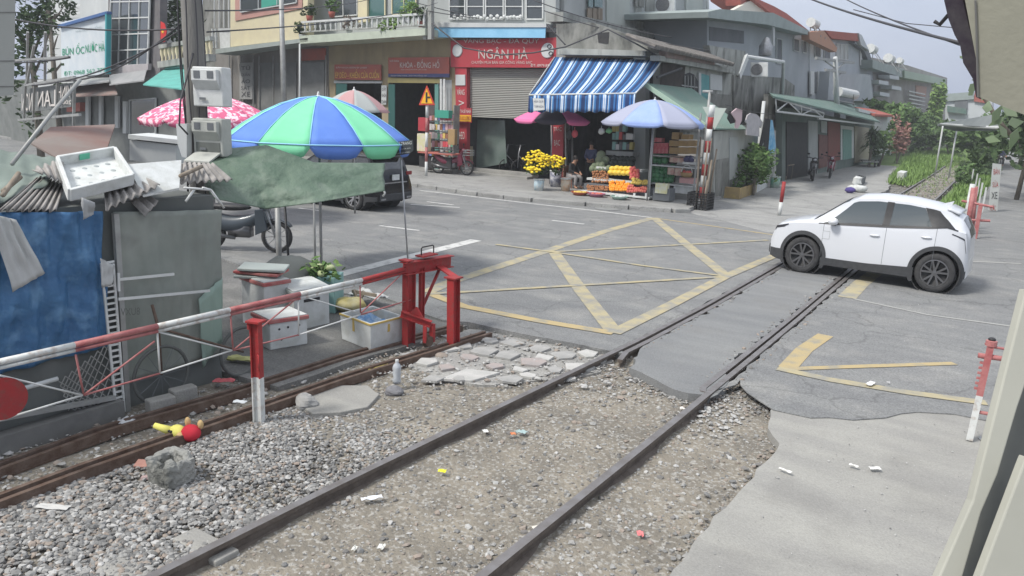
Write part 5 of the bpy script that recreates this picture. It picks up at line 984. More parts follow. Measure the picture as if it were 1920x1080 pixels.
# ================= vehicles
def interp(x, xs, ys): return float(np.interp(x, xs, ys))
M_CARW = mat('car_white', (.62, .64, .67), rough=.28, spec=.6, coat=.6); M_CARB = mat('car_black', (.008, .008, .01), rough=.25, spec=.4, coat=.25)
M_CLAD = mat('cladding', (.045, .047, .05), (.06, .062, .065), rough=.6, scale=12); M_CGL = glass('car_glass', (.05, .066, .072), .05); M_CGLD = glass('car_glass_dark', (.02, .024, .026), .05)
M_RIM = mat('rim_dark', (.17, .17, .175), rough=.3, metal=.7); M_RIML = mat('rim_light', (.5, .5, .5), rough=.3, metal=.7)
def car(label, P, paint, glassm, loc, rz, s=1.0, cat='car'):
    t = thing('parked_car', label, cat, (0, 0, 0))
    W = P['W']/2; xs_t, zt = P['top']; xs_b, zb = P['belt']; xs_r, tw = P['topw']; xf, xr = P['xf'], P['xr']; wf, wr, ra, wz = P['wf'], P['wr'], P['ra'], P['wz']
    xp, pw = P['plan']; sx_, sz_ = P['sill']
    def hw(x, z):
        k = interp(x, xp, pw); b = interp(x, xs_b, zb); u = (z-.62)/.6
        return W*k*(1-.05*u*u)
    def ztop(x): return interp(x, xs_t, zt)
    def zbelt(x): return min(interp(x, xs_b, zb), ztop(x)-.03)
    def zbot(x, arch=True):
        z = interp(x, sx_, sz_)
        if arch:
            for c in (wf, wr):
                d = abs(x-c)
                if d < ra: z = max(z, wz+math.sqrt(ra*ra-d*d))
        return z
    def S_(x, v, off=0):
        """v 0..1 lower side, 1..2 window band, 2..3 roof or bonnet to the centre"""
        b = zbelt(x); wb_ = hw(x, b); zt_ = ztop(x); tw_ = min(interp(x, xs_r, tw)*W*interp(x, xp, pw), wb_-.01); ze = max(b+.015, zt_-.05-.02*(zt_ > 1.2))
        if v <= 1: z0 = zbot(x); z = z0+(b-z0)*v; y = hw(x, z); n = V((0, 1, .05))
        elif v <= 2: u = v-1; z = b+(ze-b)*u; y = wb_+(tw_-wb_)*(u+.12*math.sin(math.pi*u)*(1 if zt_ > 1.25 else .3)); n = V((0, .9, .4))
        else: u = v-2; y = tw_*(1-u); z = ze+(zt_-ze)*math.sin(u*math.pi/2)**.8; n = V((0, .15, 1))
        return V((x, y, z))+n.normalized()*off
    N = 110; xs = [xr+(xf-xr)*(.5-.5*math.cos(math.pi*(i/N)))*0+(xf-xr)*i/N+xr*0 for i in range(N+1)]; xs = [xr+(xf-xr)*i/N for i in range(N+1)]
    vv = [0, .12, .28, .45, .62, .8, .92, 1, 1.08, 1.3, 1.55, 1.8, 1.94, 2, 2.08, 2.25, 2.5, 2.75, 3]
    ring = [(v, 1) for v in vv]+[(v, -1) for v in vv[::-1][1:]]
    mb = MB(); vs = []
    for x in xs:
        for v, sg in ring:
            p = S_(x, v); vs.append((p.x, p.y*sg, p.z))
    n = len(ring); fs = [(i*n+k, i*n+k+1, (i+1)*n+k+1, (i+1)*n+k) for i in range(N) for k in range(n-1)]
    fs += [tuple(range(n)), tuple(range(N*n, N*n+n))[::-1]]
    mb.add(vs, fs); o = mb.build('body', paint, t, True); md = o.modifiers.new('e', 'EDGE_SPLIT'); md.split_angle = R(38)
    def patch(name, m, x0, x1, v0, v1, nx=16, nv=8, off=.006, sg=1, fx0=None, fx1=None, parent=t, lb=None):
        mb = MB()
        def fn(u, w_):
            v = v0+(v1-v0)*w_; a = fx0(w_) if fx0 else x0; c = fx1(w_) if fx1 else x1; p = S_(a+(c-a)*u, v, off); return V((p.x, p.y*sg, p.z))
        mb.grid(fn, nx, nv); return mb.build(name, m, parent, True, label=lb)
    def across(name, m, x0, x1, v0, nx=10, ny=16, off=.006, parent=t):
        mb = MB()
        def fn(u, w_):
            k = w_*2-1; v = 3-(3-v0)*abs(k); p = S_(x0+(x1-x0)*u, v, off); return V((p.x, p.y*(1 if k >= 0 else -1), p.z))
        mb.grid(fn, nx, ny); return mb.build(name, m, parent, True)
    def zpatch(name, m, x0, x1, fz0, fz1, nx=20, nz=4, off=.008, sg=1, parent=t):
        mb = MB()
        def fn(u, w_):
            x = x0+(x1-x0)*u; z = fz0(x)+(fz1(x)-fz0(x))*w_; return V((x, (hw(x, z)+off)*sg, z))
        mb.grid(fn, nx, nz); return mb.build(name, m, parent, True)
    g = P['glass']
    across('windshield', glassm, g['ws'][0], g['ws'][1], 2.1); across('rear_window', M_CGLD, g['rw'][0], g['rw'][1], 2.15)
    across('wiper_cowl', M_BLACK, g['ws'][1]-.01, g['ws'][1]+.05, 2.12, 3)
    for sg in (1, -1):
        for (a, c, e, h) in g['side']:
            patch('side_window', glassm, 0, 0, 1.1, 1.9, sg=sg, fx0=(lambda w_, a=a, e=e: a+(e-a)*w_), fx1=(lambda w_, c=c, h=h: c+(h-c)*w_))
        patch('window_trim', M_BLACK, g['trim'][0], g['trim'][1], 1.0, 1.09, 40, 2, .009, sg); 
        for (a, c, e, h) in g['pillar']: patch('pillar_trim', M_BLACK, 0, 0, 1.06, 1.92, 10, 8, .013, sg, fx0=(lambda w_, a=a, e=e: a+(e-a)*w_), fx1=(lambda w_, c=c, h=h: c+(h-c)*w_))
        # arches
        for c in (wf, wr):
            mb = MB(); a0 = R(-28)
            def fn(u, w_, c=c, sg=sg):
                a = a0+(math.pi-2*a0)*u; r = ra-.012+.085*w_; x = c+r*math.cos(a); z = wz+r*math.sin(a); z = max(z, .16); return V((x, (hw(min(max(x, xr+.02), xf-.02), z)+.012)*sg, z))
            mb.grid(fn, 28, 2); mb.build('arch_trim', P['clad'], t, True)
            mb = MB(); mb.lathe(V((c, sg*(W-.50), wz)), [(0, 0), (ra+.02, 0), (ra+.02, .44), (ra-.0, .44)], 24, axis=V((0, sg, 0))); mb.build('wheel_well', M_DARK, t)
        zpatch('sill', P['clad'], wr+ra*.9, wf-ra*.9, lambda x: interp(x, sx_, sz_), lambda x: .40+.10*max(0, (wr+ra+.9-x))*.5, 24, 3, .012, sg)
        for a, c in ((wr-ra-.02, xr+.01), (wf+ra+.02, xf-.01)):
            zpatch('bumper_corner', P['clad'], a, c, lambda x: interp(x, sx_, sz_), lambda x: .46, 8, 3, .01, sg)
        for x in P['door']:
            mb = MB()
            for k in range(8): z0 = .42+(zbelt(x)-.42)*k/8; z1 = .42+(zbelt(x)-.42)*(k+1)/8; mb.add([(x-.004, (hw(x, z0)+.002)*sg, z0), (x+.004, (hw(x, z0)+.002)*sg, z0), (x+.004, (hw(x, z1)+.002)*sg, z1), (x-.004, (hw(x, z1)+.002)*sg, z1)], [(0, 1, 2, 3)])
            mb.build('door_gap', M_HD, t, recalc=False)
        for x in P['handle']:
            mb = MB(); z = zbelt(x)-.17; y = (hw(x, z)+.02)*sg; mb.sph((x, y, z), (.11, .022, .022), 10, 6); mb.build('door_handle', paint if paint == M_CARW else M_BLACK, t, True)
        xm = P['mirror']; z = zbelt(xm)+.07; mb = MB(); mb.sph((xm, (hw(xm, z)+.12)*sg, z), (.11, .12, .075), 12, 8); mb.build('mirror', paint, t, True); mb = MB(); mb.sph((xm, (hw(xm, z)+.05)*sg, z-.06), (.07, .09, .03), 8, 5); mb.build('mirror_foot', M_BLACK, t, True)
        for c in (wf, wr):
            y = sg*(W-.13); wr_ = P['wheel']; wh = MB(); ax = V((0, sg, 0)); cc = V((c, y, wr_))
            wh.lathe(cc, [(wr_*.68, -.1), (wr_*.93, -.11), (wr_, -.07), (wr_, .07), (wr_*.96, .105), (wr_*.72, .115), (wr_*.68, .09)], 36, axis=ax); ty = wh.build('wheel', M_TYRE, t, True)
            mb = MB(); mb.lathe(cc, [(wr_*.70, .10), (wr_*.66, .11), (wr_*.62, .05), (0, .03)], 32, axis=ax); mb.build('rim_well', M_DARK, ty, True)
            mb = MB(); mb.lathe(cc, [(wr_*.70, .095), (wr_*.705, .115), (wr_*.645, .118), (wr_*.64, .09)], 32, axis=ax); mb.lathe(cc, [(0, .105), (wr_*.14, .10), (wr_*.16, .06)], 14, axis=ax)
            for k in range(5):
                for dd in (-.16, .16):
                    a = 2*math.pi*k/5+.3; a1 = a+dd*.6; a2 = a+dd*1.5
                    mb.beam(cc+V((math.cos(a1)*wr_*.12, .085*sg, math.sin(a1)*wr_*.12)), cc+V((math.cos(a2)*wr_*.66, .10*sg, math.sin(a2)*wr_*.66)), .034, .03, up=(0, 1, 0))
            mb.build('rim', P['rim'], ty)
        for (x0, x1, v0, v1, m_) in P['lamps']: patch('lamp', m_, x0, x1, v0, v1, 10, 3, .01, sg)
    for fn_ in P.get('extra', []): fn_(t, S_, hw, patch, across)
    mb = MB(); mb.box(((xf+xr)/2, 0, .33), (xf-xr-.3, W*1.7, .12)); mb.build('underbody', M_DARK, t)
    for o in COL.objects:
        if o.parent == t: pass
    t.scale = (s, s, s); t.location = V(loc); t.rotation_euler.z = rz; return t
M_LAMP = mat('lamp_smoke', (.03, .03, .035), rough=.15, spec=.8); M_LAMPW = mat('lamp_clear', (.35, .36, .38), rough=.15, spec=.8); M_LAMPR = mat('lamp_red', (.22, .01, .015), rough=.2, spec=.8)
def white_extra(t, S_, hw, patch, across):
    mb = MB(); mb.grid(lambda u, v: V((-1.42-.25*v, (u-.5)*1.12*(1-.08*v), 1.63-.09*v+.02*math.sin(math.pi*u))), 10, 4); mb.build('spoiler', M_CARW, t, True, thick=.04)
    mb = MB(); mb.prism([V((-1.25, -.02, 1.68)), V((-1.42, -.02, 1.64)), V((-1.46, -.02, 1.75))], (0, .04, 0)); mb.build('antenna_fin', M_CARW, t)
    for sg in (1, -1):
        mb = MB(); x = 2.02; mb.box((2.07, .62*sg, .64), (.06, .07, .16), 0); mb.build('fog_lamp', M_LAMP, t)
    mb = MB(); mb.box((2.12, 0, .42), (.1, 1.3, .2)); mb.build('lower_grille', M_CLAD, t, bevel=.02); mb = MB(); mb.box((2.165, 0, .56), (.02, .5, .13)); mb.build('number_plate', M_WHITE, t)
    for sg in (1,):
        mb = MB(); z0, z1, x0, x1 = .80, .96, .78, .93; q = [(x0, z0), (x1, z0), (x1, z1), (x0, z1)]
        for i in range(4):
            (a, c), (e, h) = q[i], q[(i+1) % 4]; mb.beam((a, (hw(a, c)+.002)*sg, c), (e, (hw(e, h)+.002)*sg, h), .006, .006, up=(0, 1, 0))
        mb.build('charge_flap', M_GREY, t)
        text('8L3', (.93, hw(.93, 1.0)+.002, 1.0), (.84, hw(.84, 1.0)+.002, 1.0), (.93, hw(.93, .97)+.002, .965), M_CLAD, t, 'badge') if False else None
WP = dict(W=1.83, wf=1.33, wr=-1.40, ra=.455, wz=.39, wheel=.385, xf=2.13, xr=-1.95,
  top=([-1.95, -1.93, -1.88, -1.75, -1.5, -1.2, -.7, -.1, .3, .62, 1.18, 1.6, 1.95, 2.08, 2.13], [.70, 1.12, 1.27, 1.47, 1.62, 1.70, 1.77, 1.79, 1.75, 1.61, 1.21, 1.14, 1.05, .94, .70]),
  belt=([-1.95, -1.85, -1.5, -1.2, -.5, .5, 1.1, 1.6, 2.0, 2.13], [.66, 1.2, 1.28, 1.24, 1.18, 1.12, 1.10, 1.06, .95, .64]),
  topw=([-1.95, -1.85, -1.6, -1.2, -.5, .3, .62, 1.0, 1.2, 1.6, 2.13], [.8, .68, .68, .72, .75, .75, .78, .84, .9, .88, .8]),
  plan=([-1.95, -1.9, -1.75, -1.3, -.6, .6, 1.3, 1.75, 2.0, 2.1, 2.13], [.66, .80, .91, .99, 1, 1, .985, .94, .86, .78, .74]),
  sill=([-2.06, -1.85, -1.6, -1, 1, 1.6, 1.9, 2.13], [.36, .27, .25, .24, .24, .22, .22, .28]),
  glass=dict(ws=(.52, 1.15), rw=(-1.93, -1.74), side=[(-.28, .95, -.30, .40), (-1.22, -.40, -1.02, -.40)], trim=(-1.70, 1.05), pillar=[(-.40, -.26, -.42, -.28), (-1.66, -1.22, -1.30, -1.02)]),
  clad=M_CLAD, door=(.93, -.36, -1.32), handle=(-.15, -1.15), mirror=.72, rim=M_RIM, lamps=[(1.72, 2.03, .93, 1.0, M_LAMP), (-1.90, -1.60, .80, .845, M_LAMP)], extra=[white_extra])
q0 = G(1505, 512); q1 = G(1763, 553); hd = (q0-q1); hd.z = 0; sc = hd.length/2.73; hd = hd*1.0; hd.y *= .45; ang = math.atan2(hd.y, hd.x); nrm = V((hd.y, -hd.x, 0)).normalized(); 
if nrm.y < 0: nrm = -nrm
hdn = hd.normalized(); cen = (q0+q1)/2-hdn*((1.33-1.40)/2*sc)+nrm*(.915-.02)*sc; cen.z = .006; sc *= .955; cen += V((math.cos(ang), math.sin(ang), 0))*.11
car('white compact crossover car with black wheel arches crossing the rails', WP, M_CARW, M_CGL, cen, ang, sc).scale.z = sc*1.07
def suv_extra(t, S_, hw, patch, across):
    mb = MB(); mb.box((-2.335, 0, 1.02), (.02, .34, .17)); pl_ = mb.build('number_plate', M_WHITE, t)
    for a, (y0, s_) in enumerate(((.14, '30K'), (.02, '318'))): 
        pass
    mb = MB(); mb.box((-2.32, 0, .42), (.1, 1.5, .22)); mb.build('rear_bumper', M_CLAD, t, bevel=.03); mb = MB(); mb.box((-2.35, .62, .38), (.05, .22, .05)); mb.box((-2.35, -.62, .38), (.05, .22, .05)); mb.build('exhaust_trim', M_STEEL, t)
    mb = MB(); mb.box((-2.335, 0, .86), (.02, 1.1, .035)); mb.build('chrome_strip', M_STEEL, t); mb = MB(); mb.grid(lambda u, v: V((-2.0-.22*v, (u-.5)*1.25, 1.66-.03*v)), 6, 3); mb.build('spoiler', M_CARB, t, True, thick=.05)
    for sg in (1, -1): mb = MB(); mb.box((-2.28, sg*.72, 1.12), (.06, .26, .12)); mb.build('tail_lamp', M_LAMPR, t, bevel=.02)
SP = dict(WP); SP.update(W=1.9, wf=1.42, wr=-1.42, xf=2.25, xr=-2.32, wheel=.37, wz=.37, ra=.43, rim=M_RIML,
  top=([-2.32, -2.28, -2.2, -2.0, -1.7, -1.2, -.7, -.1, .3, .62, 1.18, 1.6, 1.95, 2.2, 2.25], [.62, 1.15, 1.3, 1.66, 1.70, 1.72, 1.73, 1.72, 1.68, 1.5, 1.13, 1.08, 1.0, .84, .62]),
  belt=([-2.32, -2.1, -1.6, -1.2, -.5, .5, 1.1, 1.6, 2.0, 2.25], [.6, 1.14, 1.12, 1.1, 1.07, 1.05, 1.04, 1.0, .9, .58]),
  plan=([-2.32, -2.26, -2.1, -1.3, -.6, .6, 1.3, 1.75, 2.0, 2.2, 2.25], [.88, .93, .97, .99, 1, 1, .985, .94, .86, .78, .74]),
  sill=([-2.32, -1.85, -1.6, -1, 1, 1.6, 1.9, 2.25], [.34, .27, .25, .24, .24, .22, .22, .28]),
  glass=dict(ws=(.52, 1.15), rw=(-2.22, -2.03), side=[(-.28, .92, -.30, .38), (-1.28, -.40, -1.22, -.40), (-1.95, -1.38, -1.8, -1.35)], trim=(-2.0, 1.05), pillar=[(-.40, -.26, -.42, -.28)]),
  clad=M_CLAD, lamps=[(1.85, 2.1, .93, 1.0, M_LAMP)], extra=[suv_extra])
ga = G(662, 394); 
# rear wheel (near side) at ga, heading roughly along -X
ang = R(183); hd = V((math.cos(ang), math.sin(ang), 0)); lf = V((-hd.y, hd.x, 0)); s2 = .93
cen = ga+hd*1.42*s2-lf*(.95-.02)*s2; cen.z = .004
suv = car('black sport utility vehicle seen from behind past the green tarpaulin', SP, M_CARB, M_CGLD, cen, ang, s2)

def moto(label, loc, rz, c1, group=None, basket=False, s=1.0, lean=0, screen=None, blackrim=True):
    t = thing('motorbike', label, 'motorbike', (0, 0, 0), group); wr_ = .29
    for x in (.62, -.62):
        mb = MB(); mb.lathe((x, 0, wr_), [(wr_*.78, -.04), (wr_*.95, -.045), (wr_, 0), (wr_*.95, .045), (wr_*.78, .04)], 26, axis=V((0, 1, 0))); w_ = mb.build('wheel', M_TYRE, t, True)
        mb = MB(); mb.lathe((x, 0, wr_), [(wr_*.80, -.02), (wr_*.80, .02), (wr_*.74, .02), (wr_*.74, -.02)], 26, axis=V((0, 1, 0))); mb.lathe((x, 0, wr_), [(0, -.05), (.05, -.05), (.05, .05), (0, .05)], 12, axis=V((0, 1, 0)))
        for k in range(10): a = k*math.pi/5; mb.beam((x+.04*math.cos(a), 0, wr_+.04*math.sin(a)), (x+wr_*.78*math.cos(a+.1), 0, wr_+wr_*.78*math.sin(a+.1)), .014, .014, up=(0, 1, 0))
        mb.build('rim', M_RIML, w_)
    mb = MB(); mb.grid(lambda u, v: V((.62+.33*math.cos(R(35+110*u)), (v-.5)*.13, wr_+.33*math.sin(R(35+110*u)))), 10, 3); mb.build('front_fender', c1, t, True, thick=.015)
    mb = MB(); mb.tube([(.62, .06, wr_), (.45, .06, .78)], .022, 8); mb.tube([(.62, -.06, wr_), (.45, -.06, .78)], .022, 8); mb.tube([(.46, 0, .7), (.40, 0, .98)], .03, 8); mb.build('fork', M_STEEL, t, True)
    mb = MB()
    def body(u, v):
        x = -.75+1.05*u; a = 2*math.pi*v; zc = .62-.18*math.sin(math.pi*u)+.08*(1-u); ry = .12*math.sin(math.pi*min(1, .15+u*.85))**.5+.02; rz_ = .10+.06*math.sin(math.pi*u)
        return V((x, math.cos(a)*ry, zc+math.sin(a)*rz_))
    mb.grid(body, 14, 12); mb.build('body', c1, t, True)
    mb = MB(); mb.prism([V((.3, -.19, .78)), V((.44, -.17, .8)), V((.50, -.14, .42)), V((.28, -.16, .32))], (0, .05, 0)); mb.prism([V((.3, .14, .78)), V((.44, .12, .8)), V((.50, .09, .42)), V((.28, .11, .32))], (0, .05, 0)); mb.prism([V((.38, -.17, .85)), V((.46, -.12, .86)), V((.48, .12, .86)), V((.38, .17, .85)), V((.42, 0, .9))], (0, 0, -.1)); mb.build('leg_shield', c1, t, bevel=.01)
    mb = MB(); mb.sph((-.25, 0, .79), (.42, .13, .07), 14, 8); mb.build('seat', M_BLACK, t, True)
    mb = MB(); mb.box((-.05, 0, .36), (.4, .2, .2)); mb.tube([(-.1, -.13, .25), (-.5, -.15, .3), (-.85, -.15, .38)], [.03, .045, .05], 10); mb.build('engine', M_RIM, t, True)
    mb = MB(); mb.tube([(.30, .34, 1.02), (.38, .15, 1.0), (.40, 0, .97), (.38, -.15, 1.0), (.30, -.34, 1.02)], .018, 8); mb.build('handlebar', M_BLACK, t, True)
    mb = MB(); mb.sph((.47, 0, .93), (.09, .12, .1), 12, 8); h = mb.build('headlight_housing', c1, t, True); mb = MB(); mb.sph((.53, 0, .92), (.045, .08, .06), 10, 6); mb.build('headlight', M_LAMPW, h, True)
    for sg in (1, -1): mb = MB(); mb.tube([(.36, .2*sg, 1.0), (.34, .26*sg, 1.14)], .007, 6); mb.sph((.34, .27*sg, 1.17), (.02, .06, .04), 8, 6); mb.build('mirror', M_BLACK, t, True)
    mb = MB(); mb.box((-.86, 0, .55), (.02, .19, .14), ry=.3); mb.build('number_plate', M_WHITE, t); mb = MB(); mb.sph((-.78, 0, .72), (.05, .08, .04), 8, 6); mb.build('tail_lamp', M_LAMPR, t, True)
    if basket:
        mb = MB(); a, b_, h = .15, .18, .2; c = V((.68, 0, .88))
        for k in range(3):
            z = -h/2+h*k/2; P = [c+V((sx*a, sy*b_, z)) for sx, sy in ((-1, -1), (1, -1), (1, 1), (-1, 1), (-1, -1))]; mb.tube(P, .01, 5)
        for k in range(7): y = -b_+2*b_*k/6; mb.tube([c+V((a, y, -h/2)), c+V((a, y, h/2))], .006, 4); mb.tube([c+V((-a, y, -h/2)), c+V((-a, y, h/2))], .006, 4)
        mb.build('basket', M_GALV, t)
    if screen: mb = MB(); mb.grid(lambda u, v: V((.5-.12*v, (u-.5)*.34*(1-.3*v), .95+.35*v)), 4, 4); mb.build('rain_cover', screen, t, thick=.01)
    t.scale = (s, s, s); t.location = V(loc); t.rotation_euler.z = rz; return t
p = G(848, 327, .12); moto('dark red electric scooter with wire basket parked on the pavement by the red column', (p.x, p.y, .12), R(12), mat('moto_red', (.16, .02, .045), rough=.3, coat=.5), basket=True, s=1.1)
p = G(458, 470, 0); moto('blue and grey motorbike parked on the road behind the green tarpaulin', (p.x, p.y, .0), R(28), mat('moto_blue', (.06, .075, .09), rough=.4, coat=.3), s=1.12, screen=mat('rain_blue', (.25, .38, .48), rough=.5))
p = G(1522, 338, 0); moto('black motorbike nearer the camera in front of the teal shutters of the green roofed row', (p.x, p.y, .0), R(-75), M_CARB, s=1.15, group='motorbikes under the green roof')
p = G(1556, 333, 0); moto('red and black motorbike right of the nearer one under the green roof', (p.x, p.y, .0), R(-80), MC['moto_red'], s=1.15, group='motorbikes under the green roof')

# ---- people
M_SKIN = mat('skin', (.42, .24, .16), (.38, .21, .14), rough=.6, scale=9); M_HAIR = mat('hair', (.015, .012, .01), rough=.5)
def skin_mesh(name, nodes, edges, m, parent, sub=2, root=0):
    """nodes: list of (point, radius); one continuous surface grown with a skin modifier"""
    me = bpy.data.meshes.new(name); o = bpy.data.objects.new(name, me); COL.objects.link(o); o.parent = parent
    me.from_pydata([tuple(n[0]) for n in nodes], edges, []); me.materials.append(m)
    md = o.modifiers.new('s', 'SKIN'); md.use_smooth_shade = True
    bm = bmesh.new(); bm.from_mesh(me); lay = bm.verts.layers.skin.verify(); bm.verts.ensure_lookup_table()
    for i, v in enumerate(bm.verts):
        r = nodes[i][1]; v[lay].radius = (r, r) if not isinstance(r, tuple) else r; v[lay].use_root = (i == root)
    bm.to_mesh(me); bm.free(); s = o.modifiers.new('u', 'SUBSURF'); s.levels = 1; s.render_levels = sub; return o
def person(label, J, shirt, trousers, loc, rz, shorts=False, hat=None, sc=1.0, hair=M_HAIR):
    """J: joints in local metres"""
    t = thing('person', label, 'person', (0, 0, 0)); g = lambda k: V(J[k])
    nodes = [(g('hip'), .13), (g('waist'), .115), (g('chest'), .145), (g('neck'), .055), (g('head'), .085), (g('head')+(g('head')-g('neck')).normalized()*.12, .075)]
    edges = [(0, 1), (1, 2), (2, 3), (3, 4), (4, 5)]
    for sd in 'lr':
        k = len(nodes); nodes += [(g('sh'+sd), .06), (g('el'+sd), .042), (g('wr'+sd), .028), (g('wr'+sd)+(g('wr'+sd)-g('el'+sd)).normalized()*.08, .032)]; edges += [(2, k), (k, k+1), (k+1, k+2), (k+2, k+3)]
        d = (g('wr'+sd)-g('el'+sd)).normalized(); si = d.cross(V((0, 0, 1))); si = si.normalized() if si.length > .1 else V((0, 1, 0))
        for f_i in range(4):
            kk = len(nodes); b0 = g('wr'+sd)+d*.10+si*(f_i-1.5)*.02; l = (.06, .075, .07, .055)[f_i]; nodes += [(b0, .010), (b0+d*l+V((0, 0, -.025)), .008)]; edges += [(k+3, kk), (kk, kk+1)]
        kk = len(nodes); b0 = g('wr'+sd)+d*.05+si*.04; nodes += [(b0, .011), (b0+d*.05+si*.012, .009)]; edges += [(k+3, kk), (kk, kk+1)]
        k = len(nodes); nodes += [(g('th'+sd), .09), (g('kn'+sd), .06), (g('an'+sd), .04), (g('to'+sd), .04)]; edges += [(0, k), (k, k+1), (k+1, k+2), (k+2, k+3)]
    skin_mesh('body', nodes, edges, M_SKIN, t)
    nodes = [(g('hip')+V((0, 0, .02)), .15), (g('waist'), .135), (g('chest'), .165), (g('neck')+(g('chest')-g('neck'))*.35, .08)]; edges = [(0, 1), (1, 2), (2, 3)]
    for sd in 'lr': k = len(nodes); nodes += [(g('sh'+sd), .078), (g('el'+sd), .058), (g('el'+sd)+(g('wr'+sd)-g('el'+sd))*(.75), .048)]; edges += [(2, k), (k, k+1), (k+1, k+2)]
    skin_mesh('jacket', nodes, edges, shirt, t)
    nodes = [(g('hip'), .155)]; edges = []
    for sd in 'lr': k = len(nodes); nodes += [(g('th'+sd), .105), (g('kn'+sd), .08), (g('an'+sd)+(g('kn'+sd)-g('an'+sd))*.1, .06)]; edges += [(0, k), (k, k+1), (k+1, k+2)]
    skin_mesh('trousers', nodes, edges, trousers, t)
    hd_ = g('head')+(g('head')-g('neck')).normalized()*.06; mb = MB(); fw = V(J['face']).normalized()
    mb.sph(hd_-fw*.025+V((0, 0, .03)), (.098, .098, .12), 12, 9); mb.build('hair', hair, t, True)
    sdv = fw.cross(V((0, 0, 1))).normalized(); 
    mb = MB(); mb.sph(hd_+fw*.085+sdv*.03+V((0, 0, .0)), .012, 6, 5); mb.build('eye', M_BLACK, t); mb = MB(); mb.sph(hd_+fw*.085-sdv*.03, .012, 6, 5); mb.build('eye', M_BLACK, t)
    mb = MB(); mb.sph(hd_+fw*.098-V((0, 0, .028)), (.014, .014, .02), 6, 5); mb.build('nose', M_SKIN, t); mb = MB(); mb.sph(hd_+fw*.085-V((0, 0, .062)), (.02, .02, .006), 6, 5); mb.build('mouth', MC['moto_red'], t)
    if hat: mb = MB(); mb.lathe(hd_+V((0, 0, .02)), [(.16, 0), (.115, .02), (.11, .08), (.06, .13), (0, .14)], 16); mb.build('helmet', hat, t, True)
    t.scale = (sc,)*3; t.location = V(loc); t.rotation_euler.z = rz; return t
STAND = dict(hip=(0, 0, .92), waist=(0, 0, 1.08), chest=(0, 0, 1.3), neck=(0, 0, 1.46), head=(.01, 0, 1.56), shl=(0, .17, 1.4), shr=(0, -.17, 1.4), ell=(.02, .22, 1.12), elr=(.02, -.22, 1.12), wrl=(.2, .08, 1.05), wrr=(.2, -.08, 1.05), thl=(0, .09, .85), thr=(0, -.09, .85), knl=(.02, .1, .48), knr=(.02, -.1, .48), anl=(0, .1, .08), anr=(0, -.1, .08), tol=(.16, .11, .04), tor=(.16, -.11, .04), face=(1, 0, 0))
SIT = dict(hip=(0, 0, .45), waist=(.02, 0, .6), chest=(.08, 0, .82), neck=(.14, 0, .97), head=(.18, 0, 1.06), shl=(.08, .17, .9), shr=(.08, -.17, .9), ell=(.18, .24, .66), elr=(.18, -.24, .66), wrl=(.36, .12, .6), wrr=(.36, -.12, .6), thl=(.05, .1, .44), thr=(.05, -.1, .44), knl=(.4, .14, .46), knr=(.4, -.14, .46), anl=(.36, .14, .08), anr=(.36, -.14, .08), tol=(.5, .15, .04), tor=(.5, -.15, .04), face=(1, 0, -.25))
RIDE = dict(hip=(-.2, 0, .85), waist=(-.17, 0, 1.0), chest=(-.1, 0, 1.22), neck=(-.05, 0, 1.37), head=(-.03, 0, 1.46), shl=(-.08, .17, 1.31), shr=(-.08, -.17, 1.31), ell=(.08, .26, 1.1), elr=(.08, -.26, 1.1), wrl=(.26, .28, 1.02), wrr=(.26, -.28, 1.02), thl=(-.15, .1, .82), thr=(-.15, -.1, .82), knl=(.2, .17, .72), knr=(.2, -.17, .72), anl=(.12, .17, .34), anr=(.12, -.17, .34), tol=(.26, .18, .3), tor=(.26, -.18, .3), face=(1, 0, 0))
M_NAVY = mat('navy_cloth', (.05, .06, .12), (.09, .10, .17), rough=.9, scale=9); M_BLK = mat('black_cloth', (.02, .02, .022), rough=.9); M_GRYC = mat('grey_cloth', (.28, .27, .27), rough=.9)
p = AY(1102, 322, 27.2); person('woman in a dark blue jacket standing with folded hands inside the fruit stall', STAND, M_NAVY, M_BLK, (p.x, 27.4, .12), R(-75), sc=1.0)
p = AY(1088, 345, 26.4); person('seated person in black top and pale trousers beside the fruit display', SIT, M_BLK, M_GRYC, (p.x-.25, 26.1, .12), R(-15), sc=1.0)
p = G(1873, 318); person('distant motorbike rider in a dark jacket and white helmet on the lane', RIDE, M_NAVY, M_BLK, (p.x, p.y, 0), R(-88), hat=M_WHITE); moto('distant dark motorbike being ridden up the lane', (p.x, p.y, 0), R(-88), M_CARB)
